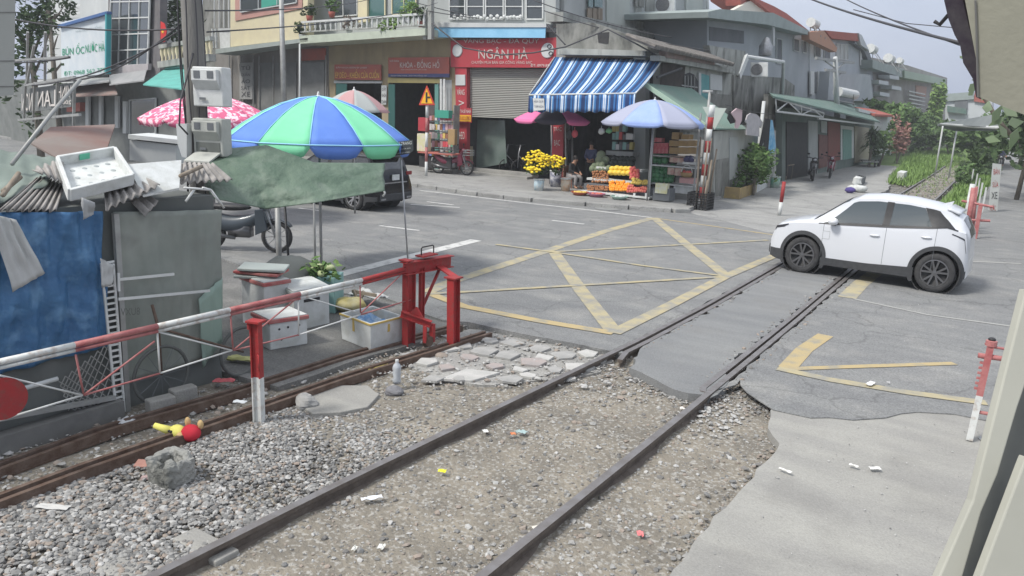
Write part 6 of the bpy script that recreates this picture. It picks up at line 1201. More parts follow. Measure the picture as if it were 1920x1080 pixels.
# ================= umbrellas and canopies
def umbrella(label, top, rimz, rad, n, mats, pole_to, group=None, valance=.18, cat='umbrella', seed=0, a0=0, vmats=None, edge=None, tilt=0):
    top = V(top); t = thing('parasol', label, cat, (top.x, top.y, pole_to), group); hgt = top.z-rimz; rr = random.Random(seed)
    byM = {}
    for k in range(n):
        m = mats[k % len(mats)]; mb = byM.setdefault(m.name, (MB(), m))[0]; b0 = a0+2*math.pi*k/n; b1 = a0+2*math.pi*(k+1)/n
        def fn(u, v):
            r = rad*v; c0 = V((math.cos(b0), math.sin(b0), 0)); c1 = V((math.cos(b1), math.sin(b1), 0)); p = (c0+(c1-c0)*u)*r; z = top.z-hgt*(v**1.75)-.02*math.sin(math.pi*u)*v+tilt*p.x*.1; return top+V((p.x, p.y, z-top.z))
        mb.grid(fn, 6, 10)
        if valance:
            def fv(u, v):
                c0 = V((math.cos(b0), math.sin(b0), 0)); c1 = V((math.cos(b1), math.sin(b1), 0)); p = (c0+(c1-c0)*u)*rad*(1-.015*v); return V((top.x+p.x, top.y+p.y, rimz-.02*math.sin(math.pi*u)+tilt*p.x*.1-v*valance*(1-.0*u)*min(1, 5*u+.25, 5*(1-u)+.25)))
            mb.grid(fv, 8, 2)
    for nm, (mb, m) in byM.items(): mb.build('canopy', m, t, True, thick=.004, recalc=False)
    if edge:
        mb = MB()
        for k in range(n):
            b0 = a0+2*math.pi*k/n; mb.tube([top+V((math.cos(b0)*rad*v, math.sin(b0)*rad*v, -hgt*(v**1.75)+.008)) for v in (.02, .2, .4, .6, .8, 1)], .010, 4)
        mb.tube([V((top.x+math.cos(a0+2*math.pi*k/n)*rad, top.y+math.sin(a0+2*math.pi*k/n)*rad, rimz)) for k in range(n+1)], .012, 4); mb.build('piping', edge, t, True)
    mb = MB(); mb.tube([(top.x, top.y, pole_to), (top.x, top.y, top.z+.06)], .025, 8); mb.build('pole', M_STEEL, t, True)
    mb = MB(); mb.lathe((top.x, top.y, top.z-.01), [(.05, 0), (.04, .03), (.015, .04), (.015, .09), (0, .1)], 10); mb.build('finial', M_WHITE, t, True)
    mb = MB()
    for k in range(n):
        b0 = a0+2*math.pi*k/n; d = V((math.cos(b0), math.sin(b0), 0)); mb.tube([V((top.x, top.y, top.z-hgt*.95))+d*.03, top+d*rad*.55+V((0, 0, -hgt*.38))], .007, 4)
    mb.build('ribs', M_STEEL, t, True); return t
M_UB = mat('umb_blue', (.10, .21, .60), (.12, .24, .64), rough=.7, scale=2); M_UG = mat('umb_green', (.18, .60, .34), (.21, .64, .38), rough=.7, scale=2); M_UE = mat('umb_edge', (.3, .6, .8), rough=.7)
ut = AY(597, 181, 9.6); dU = (ut-CAM).dot(f_); eR = AD(774, 266, dU); eL = AD(424, 262, dU)
umbrella('large blue and green striped parasol over the roadside stall', ut, (eR.z+eL.z)/2, (eR-eL).length/2, 12, [M_UB, M_UG], -.03, valance=.2, edge=M_UE, a0=R(-123+15))
def floral(name, c, c2, sc_):
    m = mat(name, c, rough=.8); n = m.node_tree.nodes; l = m.node_tree.links.new; b = n['Principled BSDF']; t = [q for q in n if q.type == 'TEX_COORD'][0]
    nz = n.new('ShaderNodeTexNoise'); nz.inputs['Scale'].default_value = sc_; nz.inputs['Detail'].default_value = 3; nz.inputs['Distortion'].default_value = 1.2; l(t.outputs['Object'], nz.inputs['Vector'])
    r = n.new('ShaderNodeValToRGB'); r.color_ramp.elements[0].position = .50; r.color_ramp.elements[1].position = .56; r.color_ramp.elements[0].color = col(c); r.color_ramp.elements[1].color = col(c2); l(nz.outputs[0], r.inputs[0]); l(r.outputs[0], b.inputs['Base Color']); return m
M_FLOR = floral('floral_pink', (.62, .13, .24), (.85, .62, .68), 6.5)
pt = AY(392, 176, 12.2); umbrella('pink floral parasol behind the concrete pole', (pt.x, 12.2, pt.z), pt.z-.62, 1.68, 10, [M_FLOR], 0, valance=.15)
pt = AY(664, 169, 15.5); umbrella('faded pink and grey parasol peeking above the big striped one', (pt.x, 15.5, pt.z), pt.z-.55, .95, 8, [mat('umb_faded_pink', (.45, .27, .27), rough=.8), mat('umb_faded_grey', (.36, .38, .37), rough=.8)], 0, valance=.0)
pt = AY(1228, 187, 24.6); umbrella('blue and grey parasol with scalloped edge at the right of the fruit stall', (pt.x, 24.6, pt.z), pt.z-.78, 1.75, 8, [mat('umb_sky', (.26, .36, .66), (.3, .4, .7), rough=.7), mat('umb_silver', (.34, .36, .46), rough=.7)], .12, valance=.1, a0=R(-123+22))
pt = AY(1038, 200, 26.8); umbrella('pink and black parasol under the striped awning', (pt.x, 26.8, pt.z), pt.z-.52, 1.6, 8, [mat('umb_hotpink', (.75, .18, .38), rough=.7), mat('umb_black', (.04, .035, .05), rough=.7)], .12, valance=.14, a0=R(-130.5))
# sign hanging from the parasol
PS = Pl(AD(752, 278, dU-.3), (.2, -.98, 0)); o = tag(part('hanging_sign', mat('sign_dark', (.05, .055, .06), rough=.5), None, PS, [(730, 268), (774, 262), (775, 282), (768, 288), (738, 293), (733, 284)], .01), 'dark tag with white lettering hanging on the edge of the striped parasol', 'sign')
ptext('@ KIM TRANG', PS, 733, 268, 772, 276, M_WHITE, o, .006, sl=-.1); ptext('CỬA HÀNG HOA QUẢ', PS, 736, 280, 770, 283, M_WHITE, o, .006, sl=-.12); ptext('KÍNH CHÀO QUÝ KHÁCH', PS, 738, 287, 768, 290, M_WHITE, o, .006, sl=-.12)
# green tarpaulin canopy
M_TARP = mat('tarp_green', (.075, .12, .085), (.12, .17, .125), rough=.6, scale=2.5, c3=(.2, .24, .2), s3=4, a3=.35, bump=1.8, bscale=9, detail=8)
C = [AX(412, 280, -8.5), None, AY(722, 306, 7.6), AY(722, 358, 7.2)]
def tarp(u, v):
    top = [C[0], AD(500, 272, 9.6), AD(590, 305, 9.6), C[2]]; bot = [AX(400, 372, -7.3), AD(500, 392, 9.0), AD(592, 380, 9.0), C[3]]
    def pl_(P, t): k = t*(len(P)-1); i = min(int(k), len(P)-2); return P[i]+(P[i+1]-P[i])*(k-i)
    p = pl_(top, u)*(1-v)+pl_(bot, u)*v; s = math.sin(math.pi*v); n = mnoise.noise(V((u*4, v*2.5, 0))); n2 = mnoise.noise(V((u*11+v*3, v*3, 4)))
    fd = abs(math.sin(u*9+v*5+2*n))*.05*s+abs(math.sin(u*17-v*6))*.025*s; p.z -= .05*s*math.sin(math.pi*u) + .03*n*s; q = .20*s*(1-u)+fd; p.x += q*.5; p.y -= q; return p
mb = MB(); mb.grid(tarp, 70, 30); o = mb.build('tarpaulin', M_TARP, smooth=True, recalc=False, thick=.006); tag(o, 'sagging dull green tarpaulin stretched from the shed to the parasol pole', 'tarpaulin')
t = thing('canopy_frame', 'thin steel poles holding up the green tarpaulin beside the road', 'frame', G(590, 540, -.03))
a = G(592, 548, -.03); b_ = AY(588, 372, a.y); mb = MB(); mb.tube([a, (a.x, a.y, 2.0)], .018, 8); mb.build('pole', M_GALV, t, True)
a = G(768, 535, -.03); mb = MB(); mb.tube([a, AY(752, 300, a.y-.0)], .014, 8); mb.build('pole', M_STEEL, t, True)
a = AY(524, 500, 8.3); mb = MB(); mb.tube([V((a.x, 8.3, -.03)), AY(520, 380, 8.3)], .045, 8); mb.build('thick_post', M_GALV, t, True)
a = AY(543, 490, 8.6); mb = MB(); mb.tube([V((a.x, 8.6, -.03)), AY(534, 385, 8.6)], .02, 8); mb.build('pole', M_BLACK, t, True)
o = MB(); o.tube([AY(716, 350, 8.8), AY(722, 362, 8.8), AY(718, 368, 8.8)], .015, 6); tag(o.build('tied_cord', M_WHITE, smooth=True), 'white cord knotted at the hanging corner of the tarpaulin', 'cord')
# striped awning of the fruit stall
def stripes(name, cols_, per, axis='X'):
    m = mat(name, cols_[0][1], rough=.75); n = m.node_tree.nodes; l = m.node_tree.links.new; b = n['Principled BSDF']; t = [q for q in n if q.type == 'TEX_COORD'][0]
    sp = n.new('ShaderNodeSeparateXYZ'); l(t.outputs['Object'], sp.inputs[0]); ml = n.new('ShaderNodeMath'); ml.operation = 'MULTIPLY'; ml.inputs[1].default_value = 1/per; l(sp.outputs[axis], ml.inputs[0]); fr_ = n.new('ShaderNodeMath'); fr_.operation = 'FRACT'; l(ml.outputs[0], fr_.inputs[0])
    r = n.new('ShaderNodeValToRGB'); r.color_ramp.interpolation = 'CONSTANT'; e = r.color_ramp.elements
    while len(e) > 1: e.remove(e[-1])
    e[0].position = 0; e[0].color = col(cols_[0][1])
    for p_, c_ in cols_[1:]: q = e.new(p_); q.color = col(c_)
    l(fr_.outputs[0], r.inputs[0]); l(r.outputs[0], b.inputs['Base Color']); return m
NAV, BLU, WHT, LBL = (.02, .045, .13), (.04, .16, .38), (.72, .76, .8), (.2, .38, .6)
cols_ = [(0, NAV), (.12, BLU), (.22, NAV), (.30, BLU), (.40, WHT), (.46, LBL), (.50, WHT), (.56, BLU), (.64, NAV), (.70, WHT), (.73, LBL), (.78, BLU), (.88, NAV)]
M_AWN = stripes('awning_stripes', cols_, .60)
t = thing('striped_awning', 'blue and white striped awning with hanging valance over the fruit stall', 'awning', (-13.5, 26, 3))
aTL, aTR, aBL, aBR = AY(1040, 107, 27.8), AY(1242, 113, 27.8), AY(992, 178, 25.0), AY(1192, 175, 25.0)
def aw(u, v): p = (aTL+(aTR-aTL)*u)*(1-v)+(aBL+(aBR-aBL)*u)*v; p.z += -.10*math.sin(math.pi*v); return p
mb = MB(); mb.grid(aw, 60, 14); o = mb.build('canopy', M_AWN, t, True, recalc=False, thick=.01)
o.data.transform(Matrix.Identity(4))
# shear-free stripes: texture runs along u, so the canopy gets its own u as object X
def awning_uv(o, nu, nv, w_):
    uv = o.data.uv_layers.new(name='u'); k = 0
    for p_ in o.data.polygons:
        for li in p_.loop_indices:
            vi = o.data.loops[li].vertex_index; uv.data[li].uv = ((vi % (nu+1))/nu, (vi//(nu+1))/nv)
awning_uv(o, 60, 14, 1)
m2 = M_AWN.copy(); m2.name = 'awning_cloth'; nn = m2.node_tree.nodes; tcn = [q for q in nn if q.type == 'TEX_COORD'][0]; spn = [q for q in nn if q.type == 'SEPXYZ'][0]; m2.node_tree.links.new(tcn.outputs['UV'], spn.inputs[0]); [q for q in nn if q.type == 'MATH' and q.operation == 'MULTIPLY'][0].inputs[1].default_value = 7.5
o.data.materials.clear(); o.data.materials.append(m2)
def val(u, v): p = aBL+(aBR-aBL)*u; return V((p.x, p.y-.02+.03*math.sin(u*60), p.z-.02-v*(.60+.03*math.sin(u*60))))
mb = MB(); mb.grid(val, 90, 4); o = mb.build('valance', m2, t, True, recalc=False, thick=.008); awning_uv(o, 90, 4, 1)
mb = MB(); mb.tube([aBL, aBR], .03, 8); mb.tube([aTL, aBL], .02, 6); mb.tube([aTR, aBR], .02, 6); mb.build('frame', M_WHITE, t, True)
PV = PY(24.93); s_ = tag(part('price_notice', M_WHITE, None, PV, [(999, 184), (1020, 185), (1021, 206), (1001, 208)], .01), 'small white notice pinned to the left end of the striped awning valance', 'notice'); ptext('HOA QUẢ', PV, 1001, 187, 1019, 193, M_NAVY, s_, .004); ptext('TƯƠI NGON', PV, 1002, 197, 1019, 202, M_NAVY, s_, .004)

# ================= fruit stall
t = thing('display_stand', 'white tiered fruit display stand on low legs at the front of the fruit stall', 'display stand', AY(1150, 375, 25.3))
def slab2(x0, x1, y, Y0, Y1, th, m, nm, par):
    a = AY(x0, y, Y0); b_ = AY(x1, y, Y0); mb = MB(); z = a.z; mb.box(((a.x+b_.x)/2, (Y0+Y1)/2, z-th/2), (abs(b_.x-a.x), Y1-Y0, th)); return mb.build(nm, m, par, bevel=.01)
slab2(1088, 1218, 357, 24.75, 25.5, .06, M_FOAM, 'front_tray', t); slab2(1100, 1210, 333, 25.5, 26.1, .08, M_FOAM, 'middle_tray', t); slab2(1118, 1205, 312, 26.1, 26.7, .08, M_FOAM, 'top_tray', t)
for x in (1095, 1150, 1190, 1212): a = AY(x, 362, 24.85); mb = MB(); mb.box((a.x, 24.85, (.12+a.z)/2), (.07, .07, a.z-.12)); mb.build('leg', M_WHITE, t)
a = AY(1090, 372, 24.95); c = AY(1213, 372, 24.95); mb = MB(); mb.box(((a.x+c.x)/2, 25.7, .3), (c.x-a.x, 1.2, .3)); mb.build('base', M_HD, t)
FR = {}
def fruit(kind, px, py, Y, r, m, label, cat, group, sq=1.0, jit=0, part2=None, dzr=0):
    c = AY(px, py, Y)
    if kind not in FR:
        mb = MB(); mb.sph((0, 0, 0), (r, r, r*sq), 10, 7, jit=jit); me = mb.build(kind, m, None, True); me.location = (0, 0, 0); FR[kind] = me; o = me
        # origin at centre
        for v in o.data.vertices: pass
    else: o = FR[kind].copy(); COL.objects.link(o)
    o.location = V((c.x, Y, c.z-r*sq)); o.rotation_euler = (0, 0, random.uniform(0, 6.28)) ; k = random.uniform(.85, 1.12); o.scale = (k, k, k); return tag(o, label, cat, group)
rr = random.Random(77)
def pile(kind, x0, x1, y0, y1, Y, r, n, m, label, cat, group, sq=1.0, dY=.2):
    cols = max(1, int(math.sqrt(n*(x1-x0)/(max(1, y1-y0)))+.5)); rows = max(1, -(-n//cols)); k = 0
    for j in range(rows):
        for i in range(cols):
            if k >= n: return
            x = x0+(x1-x0)*(i+.5+(j % 2)*.3)/cols+rr.uniform(-1, 1); y = y1-(y1-y0)*(j+.5)/rows+rr.uniform(-.8, .8); fruit(kind, x, y, Y+dY*j/rows, r, m, label, cat, group, sq); k += 1
mO = mat('orange', (.9, .34, .03), rough=.5); mR = mat('red_fruit', (.55, .05, .08), (.65, .28, .16), rough=.5, scale=12); mB = mat('brown_fruit', (.32, .14, .07), (.42, .2, .08), rough=.7, scale=10); mY = mat('yellow_fruit', (.68, .52, .12), rough=.5); mM = mat('melon_yellow', (.85, .6, .08), rough=.5); mWm = mat('watermelon', (.02, .11, .045), (.06, .2, .08), rough=.4, scale=7, stretch=(1, 1, .2)); mDk = mat('dark_melon', (.02, .025, .022), rough=.4); mPk = mat('pumpkin', (.16, .2, .12), (.24, .27, .18), rough=.7, scale=6)
pile('orange', 1142, 1180, 340, 357, 24.95, .055, 48, mO, 'ripe orange heaped in the front tray of the fruit stand', 'orange', 'oranges in the front tray')
pile('red_apple', 1176, 1212, 347, 360, 24.85, .052, 30, mR, 'dark red fruit in the right front corner of the stand', 'apple', 'red fruit in the front tray')
pile('tangerine', 1184, 1216, 335, 346, 25.3, .055, 20, mY, 'yellow fruit behind the red ones on the stand', 'fruit', 'yellow fruit on the stand')
pile('longan', 1100, 1140, 345, 357, 24.95, .042, 34, mB, 'small reddish brown fruit in the left end of the front tray', 'fruit', 'small brown fruit in the front tray')
pile('rambutan', 1110, 1140, 320, 343, 25.5, .05, 34, mB, 'brown fruit heaped at the left of the middle tier', 'fruit', 'brown fruit on the middle tier')
pile('melon', 1142, 1182, 312, 328, 25.8, .125, 10, mM, 'golden melon lying on the middle of the stand', 'melon', 'golden melons on the stand', sq=.8)
pile('dragon_fruit', 1180, 1198, 314, 336, 25.6, .07, 14, mR, 'round red fruit stacked beside the golden melons', 'fruit', 'red fruit beside the melons')
pile('green_melon', 1108, 1144, 306, 320, 26.2, .125, 8, mPk, 'striped pale green melon at the left of the top tier', 'melon', 'pale green melons on the top tier')
pile('pumpkin', 1118, 1142, 288, 305, 26.6, .18, 3, mPk, 'pale green pumpkin on the highest shelf', 'pumpkin', 'pumpkins on the highest shelf')
pile('dark_melon', 1144, 1186, 294, 311, 26.6, .16, 10, mDk, 'nearly black watermelon on the highest shelf', 'watermelon', 'dark watermelons on the highest shelf')
# things hanging under the awning
for i, (x, y0, y1, m_, lb) in enumerate([(1068, 236, 262, M_DARK, 'dark plastic bag hanging left of the standing woman'), (1078, 238, 258, mat('bag_red', (.5, .08, .1), rough=.5), 'small red bag hanging under the striped awning'), (1128, 236, 252, M_FOAM, 'white bag hanging at the middle of the stall opening'), (1142, 238, 250, mat('bag_green', (.15, .4, .2), rough=.5), 'small green bag hanging beside the white bag')]):
    a = AY(x, y0, 26.3); c = AY(x, y1, 26.3); o = MB(); o.sph(((a.x+c.x)/2, 26.3, (a.z*.35+c.z*.65)), (.13, .08, abs(a.z-c.z)*.38), 10, 8, jit=.12); o.tube([a, (a.x, 26.3, a.z*.6+c.z*.4)], .015, 5); tag(o.build('hanging_bag', m_, smooth=True), lb, 'bag')
# right rack
t = thing('rack', 'steel shelf rack full of green watermelons and cartons under the blue parasol', 'rack', G(1265, 372, .12))
for i, y in enumerate((258+32, 308, 342)): slab2(1222, 1306, y, 26.0, 26.8, .05, M_FOAM if i else M_GALV, 'shelf', t)
for x in (1222, 1306): a = AY(x, 300, 26.0); mb = MB(); mb.box((a.x, 26.0, 1.6), (.05, .05, 3.0)); mb.build('upright', M_GALV, t)
a = AY(1217, 372, 25.0); mb = MB(); mb.tube([(a.x, 25.0, .12), AY(1224, 246, 25.0)], .03, 8); tag(mb.build('tent_pole', M_LGREY, smooth=True), 'slim pale pole standing at the right front corner of the fruit stand', 'pole')
a = AY(1262, 362, 26.2); mb = MB(); A_ = AY(1262, 347, 26.0); B_ = AY(1303, 366, 26.0); mb.box(((A_.x+B_.x)/2, 26.35, (A_.z+B_.z)/2), (B_.x-A_.x, .6, A_.z-B_.z)); tag(mb.build('foam_chest', M_FOAM, bevel=.02), 'long white foam chest under the watermelon rack', 'foam box')
pile('watermelon', 1223, 1252, 289, 304, 26.2, .135, 6, mWm, 'green watermelon on the upper shelf of the rack', 'watermelon', 'watermelons on the upper rack shelf')
pile('round_watermelon', 1220, 1262, 311, 341, 26.1, .12, 20, mWm, 'green watermelon heaped on the lower shelf of the rack', 'watermelon', 'watermelons on the lower rack shelf')
M_CART = mat('carton', (.38, .26, .12), (.33, .23, .12), rough=.85, scale=4); M_CARTR = mat('red_carton', (.42, .06, .08), (.5, .2, .2), rough=.6, scale=6); M_GIFT = mat('gift_carton', (.5, .46, .36), (.4, .2, .18), rough=.7, scale=7)
def cbox(x0, y0, x1, y1, Y, dep, m, nm, lb, cat, grp=None):
    a = AY(x0, y0, Y); b_ = AY(x1, y1, Y); mb = MB(); mb.box(((a.x+b_.x)/2, Y+dep/2, (a.z+b_.z)/2), (abs(b_.x-a.x), dep, abs(a.z-b_.z))); return tag(mb.build(nm, m, bevel=.008), lb, cat, grp)
for j, (y0, y1) in enumerate(((276, 289), (263, 275))):
    for i, x in enumerate((1255, 1272, 1289)): cbox(x, y0, x+15.5, y1, 26.1, .4, M_CART, 'carton', 'brown carton, %s of three in the %s full row on the rack top' % ({1255: 'left', 1272: 'middle', 1289: 'right'}[x], ['lower', 'upper'][j]), 'carton', 'brown cartons on top of the rack')
cbox(1260, 248, 1272, 262, 26.1, .4, M_CART, 'carton', 'brown carton standing highest on the left of the rack top', 'carton', 'brown cartons on top of the rack'); cbox(1278, 252, 1292, 262, 26.1, .4, M_CART, 'carton', 'brown carton standing highest on the right of the rack top', 'carton', 'brown cartons on top of the rack')
for i in range(4): cbox(1225+i*7, 268, 1231+i*7, 288, 26.15, .3, M_CARTR, 'gift_box', 'upright red gift box, %s in the row beside the cartons' % ['first', 'second', 'third', 'last'][i], 'box', 'red gift boxes on the rack')
cbox(1225, 258, 1240, 267, 26.15, .3, M_CARTR, 'gift_box', 'flat red gift box lying on the row of red boxes', 'box', 'red gift boxes on the rack')
for i, (x0, y0, x1, y1) in enumerate([(1256, 292, 1268, 305), (1269, 292, 1281, 305), (1252, 314, 1263, 328), (1265, 315, 1277, 330)]): cbox(x0, y0, x1, y1, 26.0, .3, M_GIFT, 'fruit_box', ['pale printed fruit box left of its twin on the upper rack shelf', 'pale printed fruit box beside the blue fruit on the upper rack shelf', 'pale printed fruit box next to the lower watermelons', 'reddish printed fruit box beside the fruit basket'][i], 'box', 'printed fruit boxes')
t = thing('fruit_basket', 'round fruit basket with arched handle on a pink box', 'basket', AY(1287, 332, 26.0)); c = AY(1287, 332, 26.0); mb = MB(); mb.lathe(c, [(0, 0), (.16, 0), (.22, .16), (.2, .16), (0, .1)], 16); mb.build('bowl', M_CART, t, True); mb = MB(); mb.tube([c+V((.2*math.cos(a_), 0, .12+.3*math.sin(a_))) for a_ in [i*math.pi/8 for i in range(9)]], .015, 6); mb.build('handle', M_WHITE, t, True)
pile('basket_fruit', 1280, 1294, 319, 330, 25.95, .07, 7, mR, 'fruit piled in the round basket on the rack', 'fruit', 'fruit in the basket'); cbox(1274, 333, 1298, 345, 26.0, .4, mat('pink_box', (.6, .35, .34), rough=.8), 'pink_box', 'flat pink box under the fruit basket', 'box')
pile('plum', 1284, 1300, 293, 303, 26.0, .09, 8, mat('plum', (.05, .05, .12), rough=.5), 'dark blue fruit in the white tray on the upper rack shelf', 'fruit', 'dark fruit in the white tray'); cbox(1280, 303, 1304, 309, 25.95, .4, M_FOAM, 'foam_tray', 'white foam tray holding dark blue fruit', 'tray')
cbox(1225, 352, 1254, 378, 24.75, .5, M_HD, 'plastic_crate', 'dark plastic crate on the pavement right of the fruit stand', 'crate'); cbox(1229, 343, 1250, 364, 24.7, .2, mat('white_bag', (.6, .62, .55), (.6, .58, .3), rough=.6, scale=8), 'clear_bag', 'clear bag of yellow corn standing on the dark crate', 'bag')
# counter inside with goods
cbox(1136, 282, 1186, 294, 27.0, .6, M_GALV, 'counter', 'grey counter at the back of the fruit stall', 'counter')
gd = [(.5, .1, .1), (.5, .4, .2), (.5, .5, .5), (.2, .35, .33), (.35, .3, .1), (.12, .12, .13)]
for i in range(16):
    x = 1148+(i % 6)*6.5; y1 = (281, 262, 247)[i//6]; h = rr.uniform(10, 16); c = gd[rr.randrange(6)]; cbox(x, y1-h, x+rr.uniform(4.5, 6.2), y1, 27.2, .2, mat('goods%d' % gd.index(c), c, rough=.6), 'grocery_box', '%s grocery pack, %s in the %s row behind the counter' % (['red', 'tan', 'grey', 'teal', 'olive', 'black'][gd.index(c)], ['first', 'second', 'third', 'fourth', 'fifth', 'last'][i % 6], ['lowest', 'middle', 'top'][i//6]), 'package', 'groceries behind the counter')
# buckets and flowers, bowls
def bucket(px, py, r, h, m, label, lid=False, rim=M_WHITE, z=.12, grp=None, band=None):
    c = G(px, py, z); t = thing('bucket', label, 'bucket', c, grp); mb = MB(); mb.lathe(c, [(0, 0), (r*.85, 0), (r, h), (r*.95, h), (r*.8, .03)], 20); mb.build('body', m, t, True); mb = MB(); mb.lathe(c, [(r, h-.03), (r*1.07, h-.03), (r*1.07, h+.01), (r*.98 if not lid else 0, h+.01)], 20); mb.build('rim' if not lid else 'lid', rim, t, True)
    if band: mb = MB(); mb.lathe(c, [(r*.9, h*.3), (r*.965, h*.7)], 20, a0=0); mb.build('label_band', band, t, True)
    return c
c1 = bucket(1010, 357, .2, .42, mat('pale_blue_tin', (.4, .55, .62), (.6, .62, .6), rough=.5, scale=5), 'pale blue and white paint tin holding yellow flowers, leftmost of the buckets')
c2 = bucket(1041, 350, .23, .62, mat('navy_tub', (.05, .06, .12), (.5, .5, .52), rough=.5, scale=6), 'dark blue printed tub holding yellow chrysanthemums in the middle of the buckets'); c3 = bucket(1060, 358, .19, .46, mat('cream_tub', (.6, .58, .48), (.6, .35, .2), rough=.5, scale=5), 'white lidded tub beside the fruit stand', lid=True)
mFl = mat('flower_yellow', (.85, .65, .03), rough=.7)
def flowers(label, px, py, Y, rx, rz_, n, base):
    c = AY(px, py, Y); t = thing('chrysanthemums', label, 'flowers', base); mb = MB(); leaves(mb, c-V((0, 0, rz_*.8)), (rx*.8, .3, rz_*.9), 260, .07, seed=int(px)); mb.build('foliage', M_LEAFD, t, recalc=False); mb = MB(); rq = random.Random(int(px))
    for i in range(n): a = rq.uniform(0, 6.28); k = math.sqrt(rq.random()); p_ = c+V((math.cos(a)*rx*k, -rq.uniform(0, .28), math.sin(a)*rz_*k)); mb.sph(p_, (.06, .05, .038), 7, 4, jit=.2)
    mb.build('blooms', mFl, t, True)
flowers('tall bunch of yellow chrysanthemums at the left of the stall', 1010, 298, 24.4, .52, .34, 95, c1+V((0, 0, .4))); flowers('low spray of yellow flowers in front of the tall bunch', 1003, 318, 24.1, .34, .10, 40, c1+V((0, 0, .41))); flowers('smaller round bunch of yellow chrysanthemums next to the stall', 1045, 302, 24.5, .36, .24, 60, c2+V((0, 0, .6)))
for (px, py, m_, m2_, lb) in [(1087, 366, mat('bowl_orange', (.5, .14, .08), rough=.5), mY, 'orange bowl of greenish fruit on the kerb'), (1118, 369, mat('bowl_pink', (.5, .2, .3), rough=.5), mR, 'pink bowl of small red fruit on the kerb'), (1161, 374, mat('bowl_green', (.45, .62, .55), rough=.4), M_FOAM, 'pale green enamel basin on the kerb before the stand')]:
    c = G(px, py, .12); t = thing('bowl', lb, 'bowl', c); mb = MB(); mb.lathe(c, [(0, 0), (.2, .01), (.32, .12), (.33, .125), (.2, .03), (0, .03)], 20); mb.build('dish', m_, t, True); mb = MB(); 
    for i in range(16): a = rr.uniform(0, 6.28); k = .2*math.sqrt(rr.random()); mb.sph(c+V((math.cos(a)*k, math.sin(a)*k, .1)), .05, 6, 4)
    mb.build('fruit_filling', m2_, t, True)
# chair under seated person
c = V((AY(1088, 345, 26.4).x-.3, 26.1, .12)); t = thing('plastic_chair', 'brown low chair behind the white tub at the stall', 'chair', c); mb = MB(); mb.box(c+V((0, 0, .38)), (.42, .42, .04)); mb.build('seat', mat('chair_brown', (.25, .12, .08), rough=.6), t, bevel=.01); mb = MB(); mb.box(c+V((-.2, 0, .62)), (.04, .4, .42)); mb.build('backrest', MC['chair_brown'], t, bevel=.01)
for sx in (-1, 1):
    for sy in (-1, 1): mb = MB(); mb.tube([c+V((sx*.18, sy*.18, .38)), c+V((sx*.2, sy*.2, 0))], .02, 6); mb.build('leg', MC['chair_brown'], t)
# bicycles / machines in the shutter doorway
for i, (x, lb) in enumerate([(952, 'black bicycle standing upright left in the dark doorway of the red shop'), (975, 'black bicycle standing right in the dark doorway of the red shop')]):
    c = AY(x, 305, 29.3); t = thing('bicycle', lb, 'bicycle', (c.x, 29.3, .1), 'bicycles in the doorway'); b0 = V((c.x, 29.3, .12))
    for dx in (-.12, .42):
        mb = MB(); mb.tube([b0+V((dx*.35+.32*math.cos(a_)*.35, dx+.32*math.cos(a_), .32+.32*math.sin(a_))) for a_ in [k*math.pi/8 for k in range(17)]], .025, 6, caps=False); mb.build('wheel', M_TYRE, t, True)
    mb = MB(); mb.tube([b0+V((-.04, -.12, .32)), b0+V((-.02, -.1, .95)), b0+V((0, 0, 1.3))], .03, 6); mb.tube([b0+V((-.02, -.1, .85)), b0+V((.1, .3, .5)), b0+V((.14, .42, .32))], .025, 6); mb.build('frame', M_STEEL, t, True); mb = MB(); mb.tube([b0+V((-.25, 0, 1.28)), b0+V((.22, 0, 1.32))], .02, 6); mb.build('handlebar', M_BLACK, t, True)
# snack rack
t = thing('snack_rack', 'crowded rack of snacks and drinks beside the red column', 'rack', AY(825, 300, 27.2))
PR = PY(27.3)
for y in (228, 246, 262, 278, 296): a = AY(804, y, 27.3); b_ = AY(850, y, 27.3); mb = MB(); mb.box(((a.x+b_.x)/2, 27.5, a.z), (b_.x-a.x, .4, .03)); mb.build('shelf', M_HD, t)
for x in (803, 851): a = AY(x, 200, 27.3); mb = MB(); mb.box((a.x, 27.5, a.z/2+.06), (.05, .4, a.z)); mb.build('side_panel', M_GALV, t)
pk = [(.6, .1, .12), (.65, .5, .15), (.62, .6, .58), (.2, .25, .5), (.15, .4, .25), (.55, .3, .35), (.3, .15, .1), (.6, .4, .4)]
PKN = ['red', 'amber', 'white', 'navy blue', 'green', 'pink', 'brown', 'salmon']; ORD = ['first from the left', 'second from the left', 'third from the left', 'fourth from the left', 'middle one', 'fourth from the right', 'third from the right', 'second from the right', 'last at the right']; SHN = ['top', 'second highest', 'middle', 'second lowest', 'lowest']
for j, y in enumerate((227, 245, 261, 277, 295)):
    for i in range(9):
        x = 805+i*5; h = rr.uniform(9, 14); c = rr.randrange(8); cbox(x, y-h, x+4.4, y-1, 27.25+rr.uniform(0, .1), .2, mat('pack%d' % c, pk[c], rough=.4), 'snack_packet', '%s snack packet, %s, %s shelf of snack rack' % (PKN[c], ORD[i], SHN[j]), 'snack', 'snack packets on the rack')
cbox(815, 206, 841, 222, 27.0, .3, mat('green_tarp_box', (.05, .3, .22), rough=.6), 'green_box', 'green box with white lower band on top of the snack rack', 'box'); cbox(784, 220, 797, 246, 26.6, .3, M_SIGNRED, 'red_cabinet', 'red ice box standing left of the snack rack', 'box'); cbox(782, 250, 797, 284, 26.5, .4, mat('flower_crate', (.55, .55, .25), (.6, .55, .5), rough=.8, scale=8), 'produce_crate', 'crate of pale yellow goods left of the warning sign pole', 'crate')
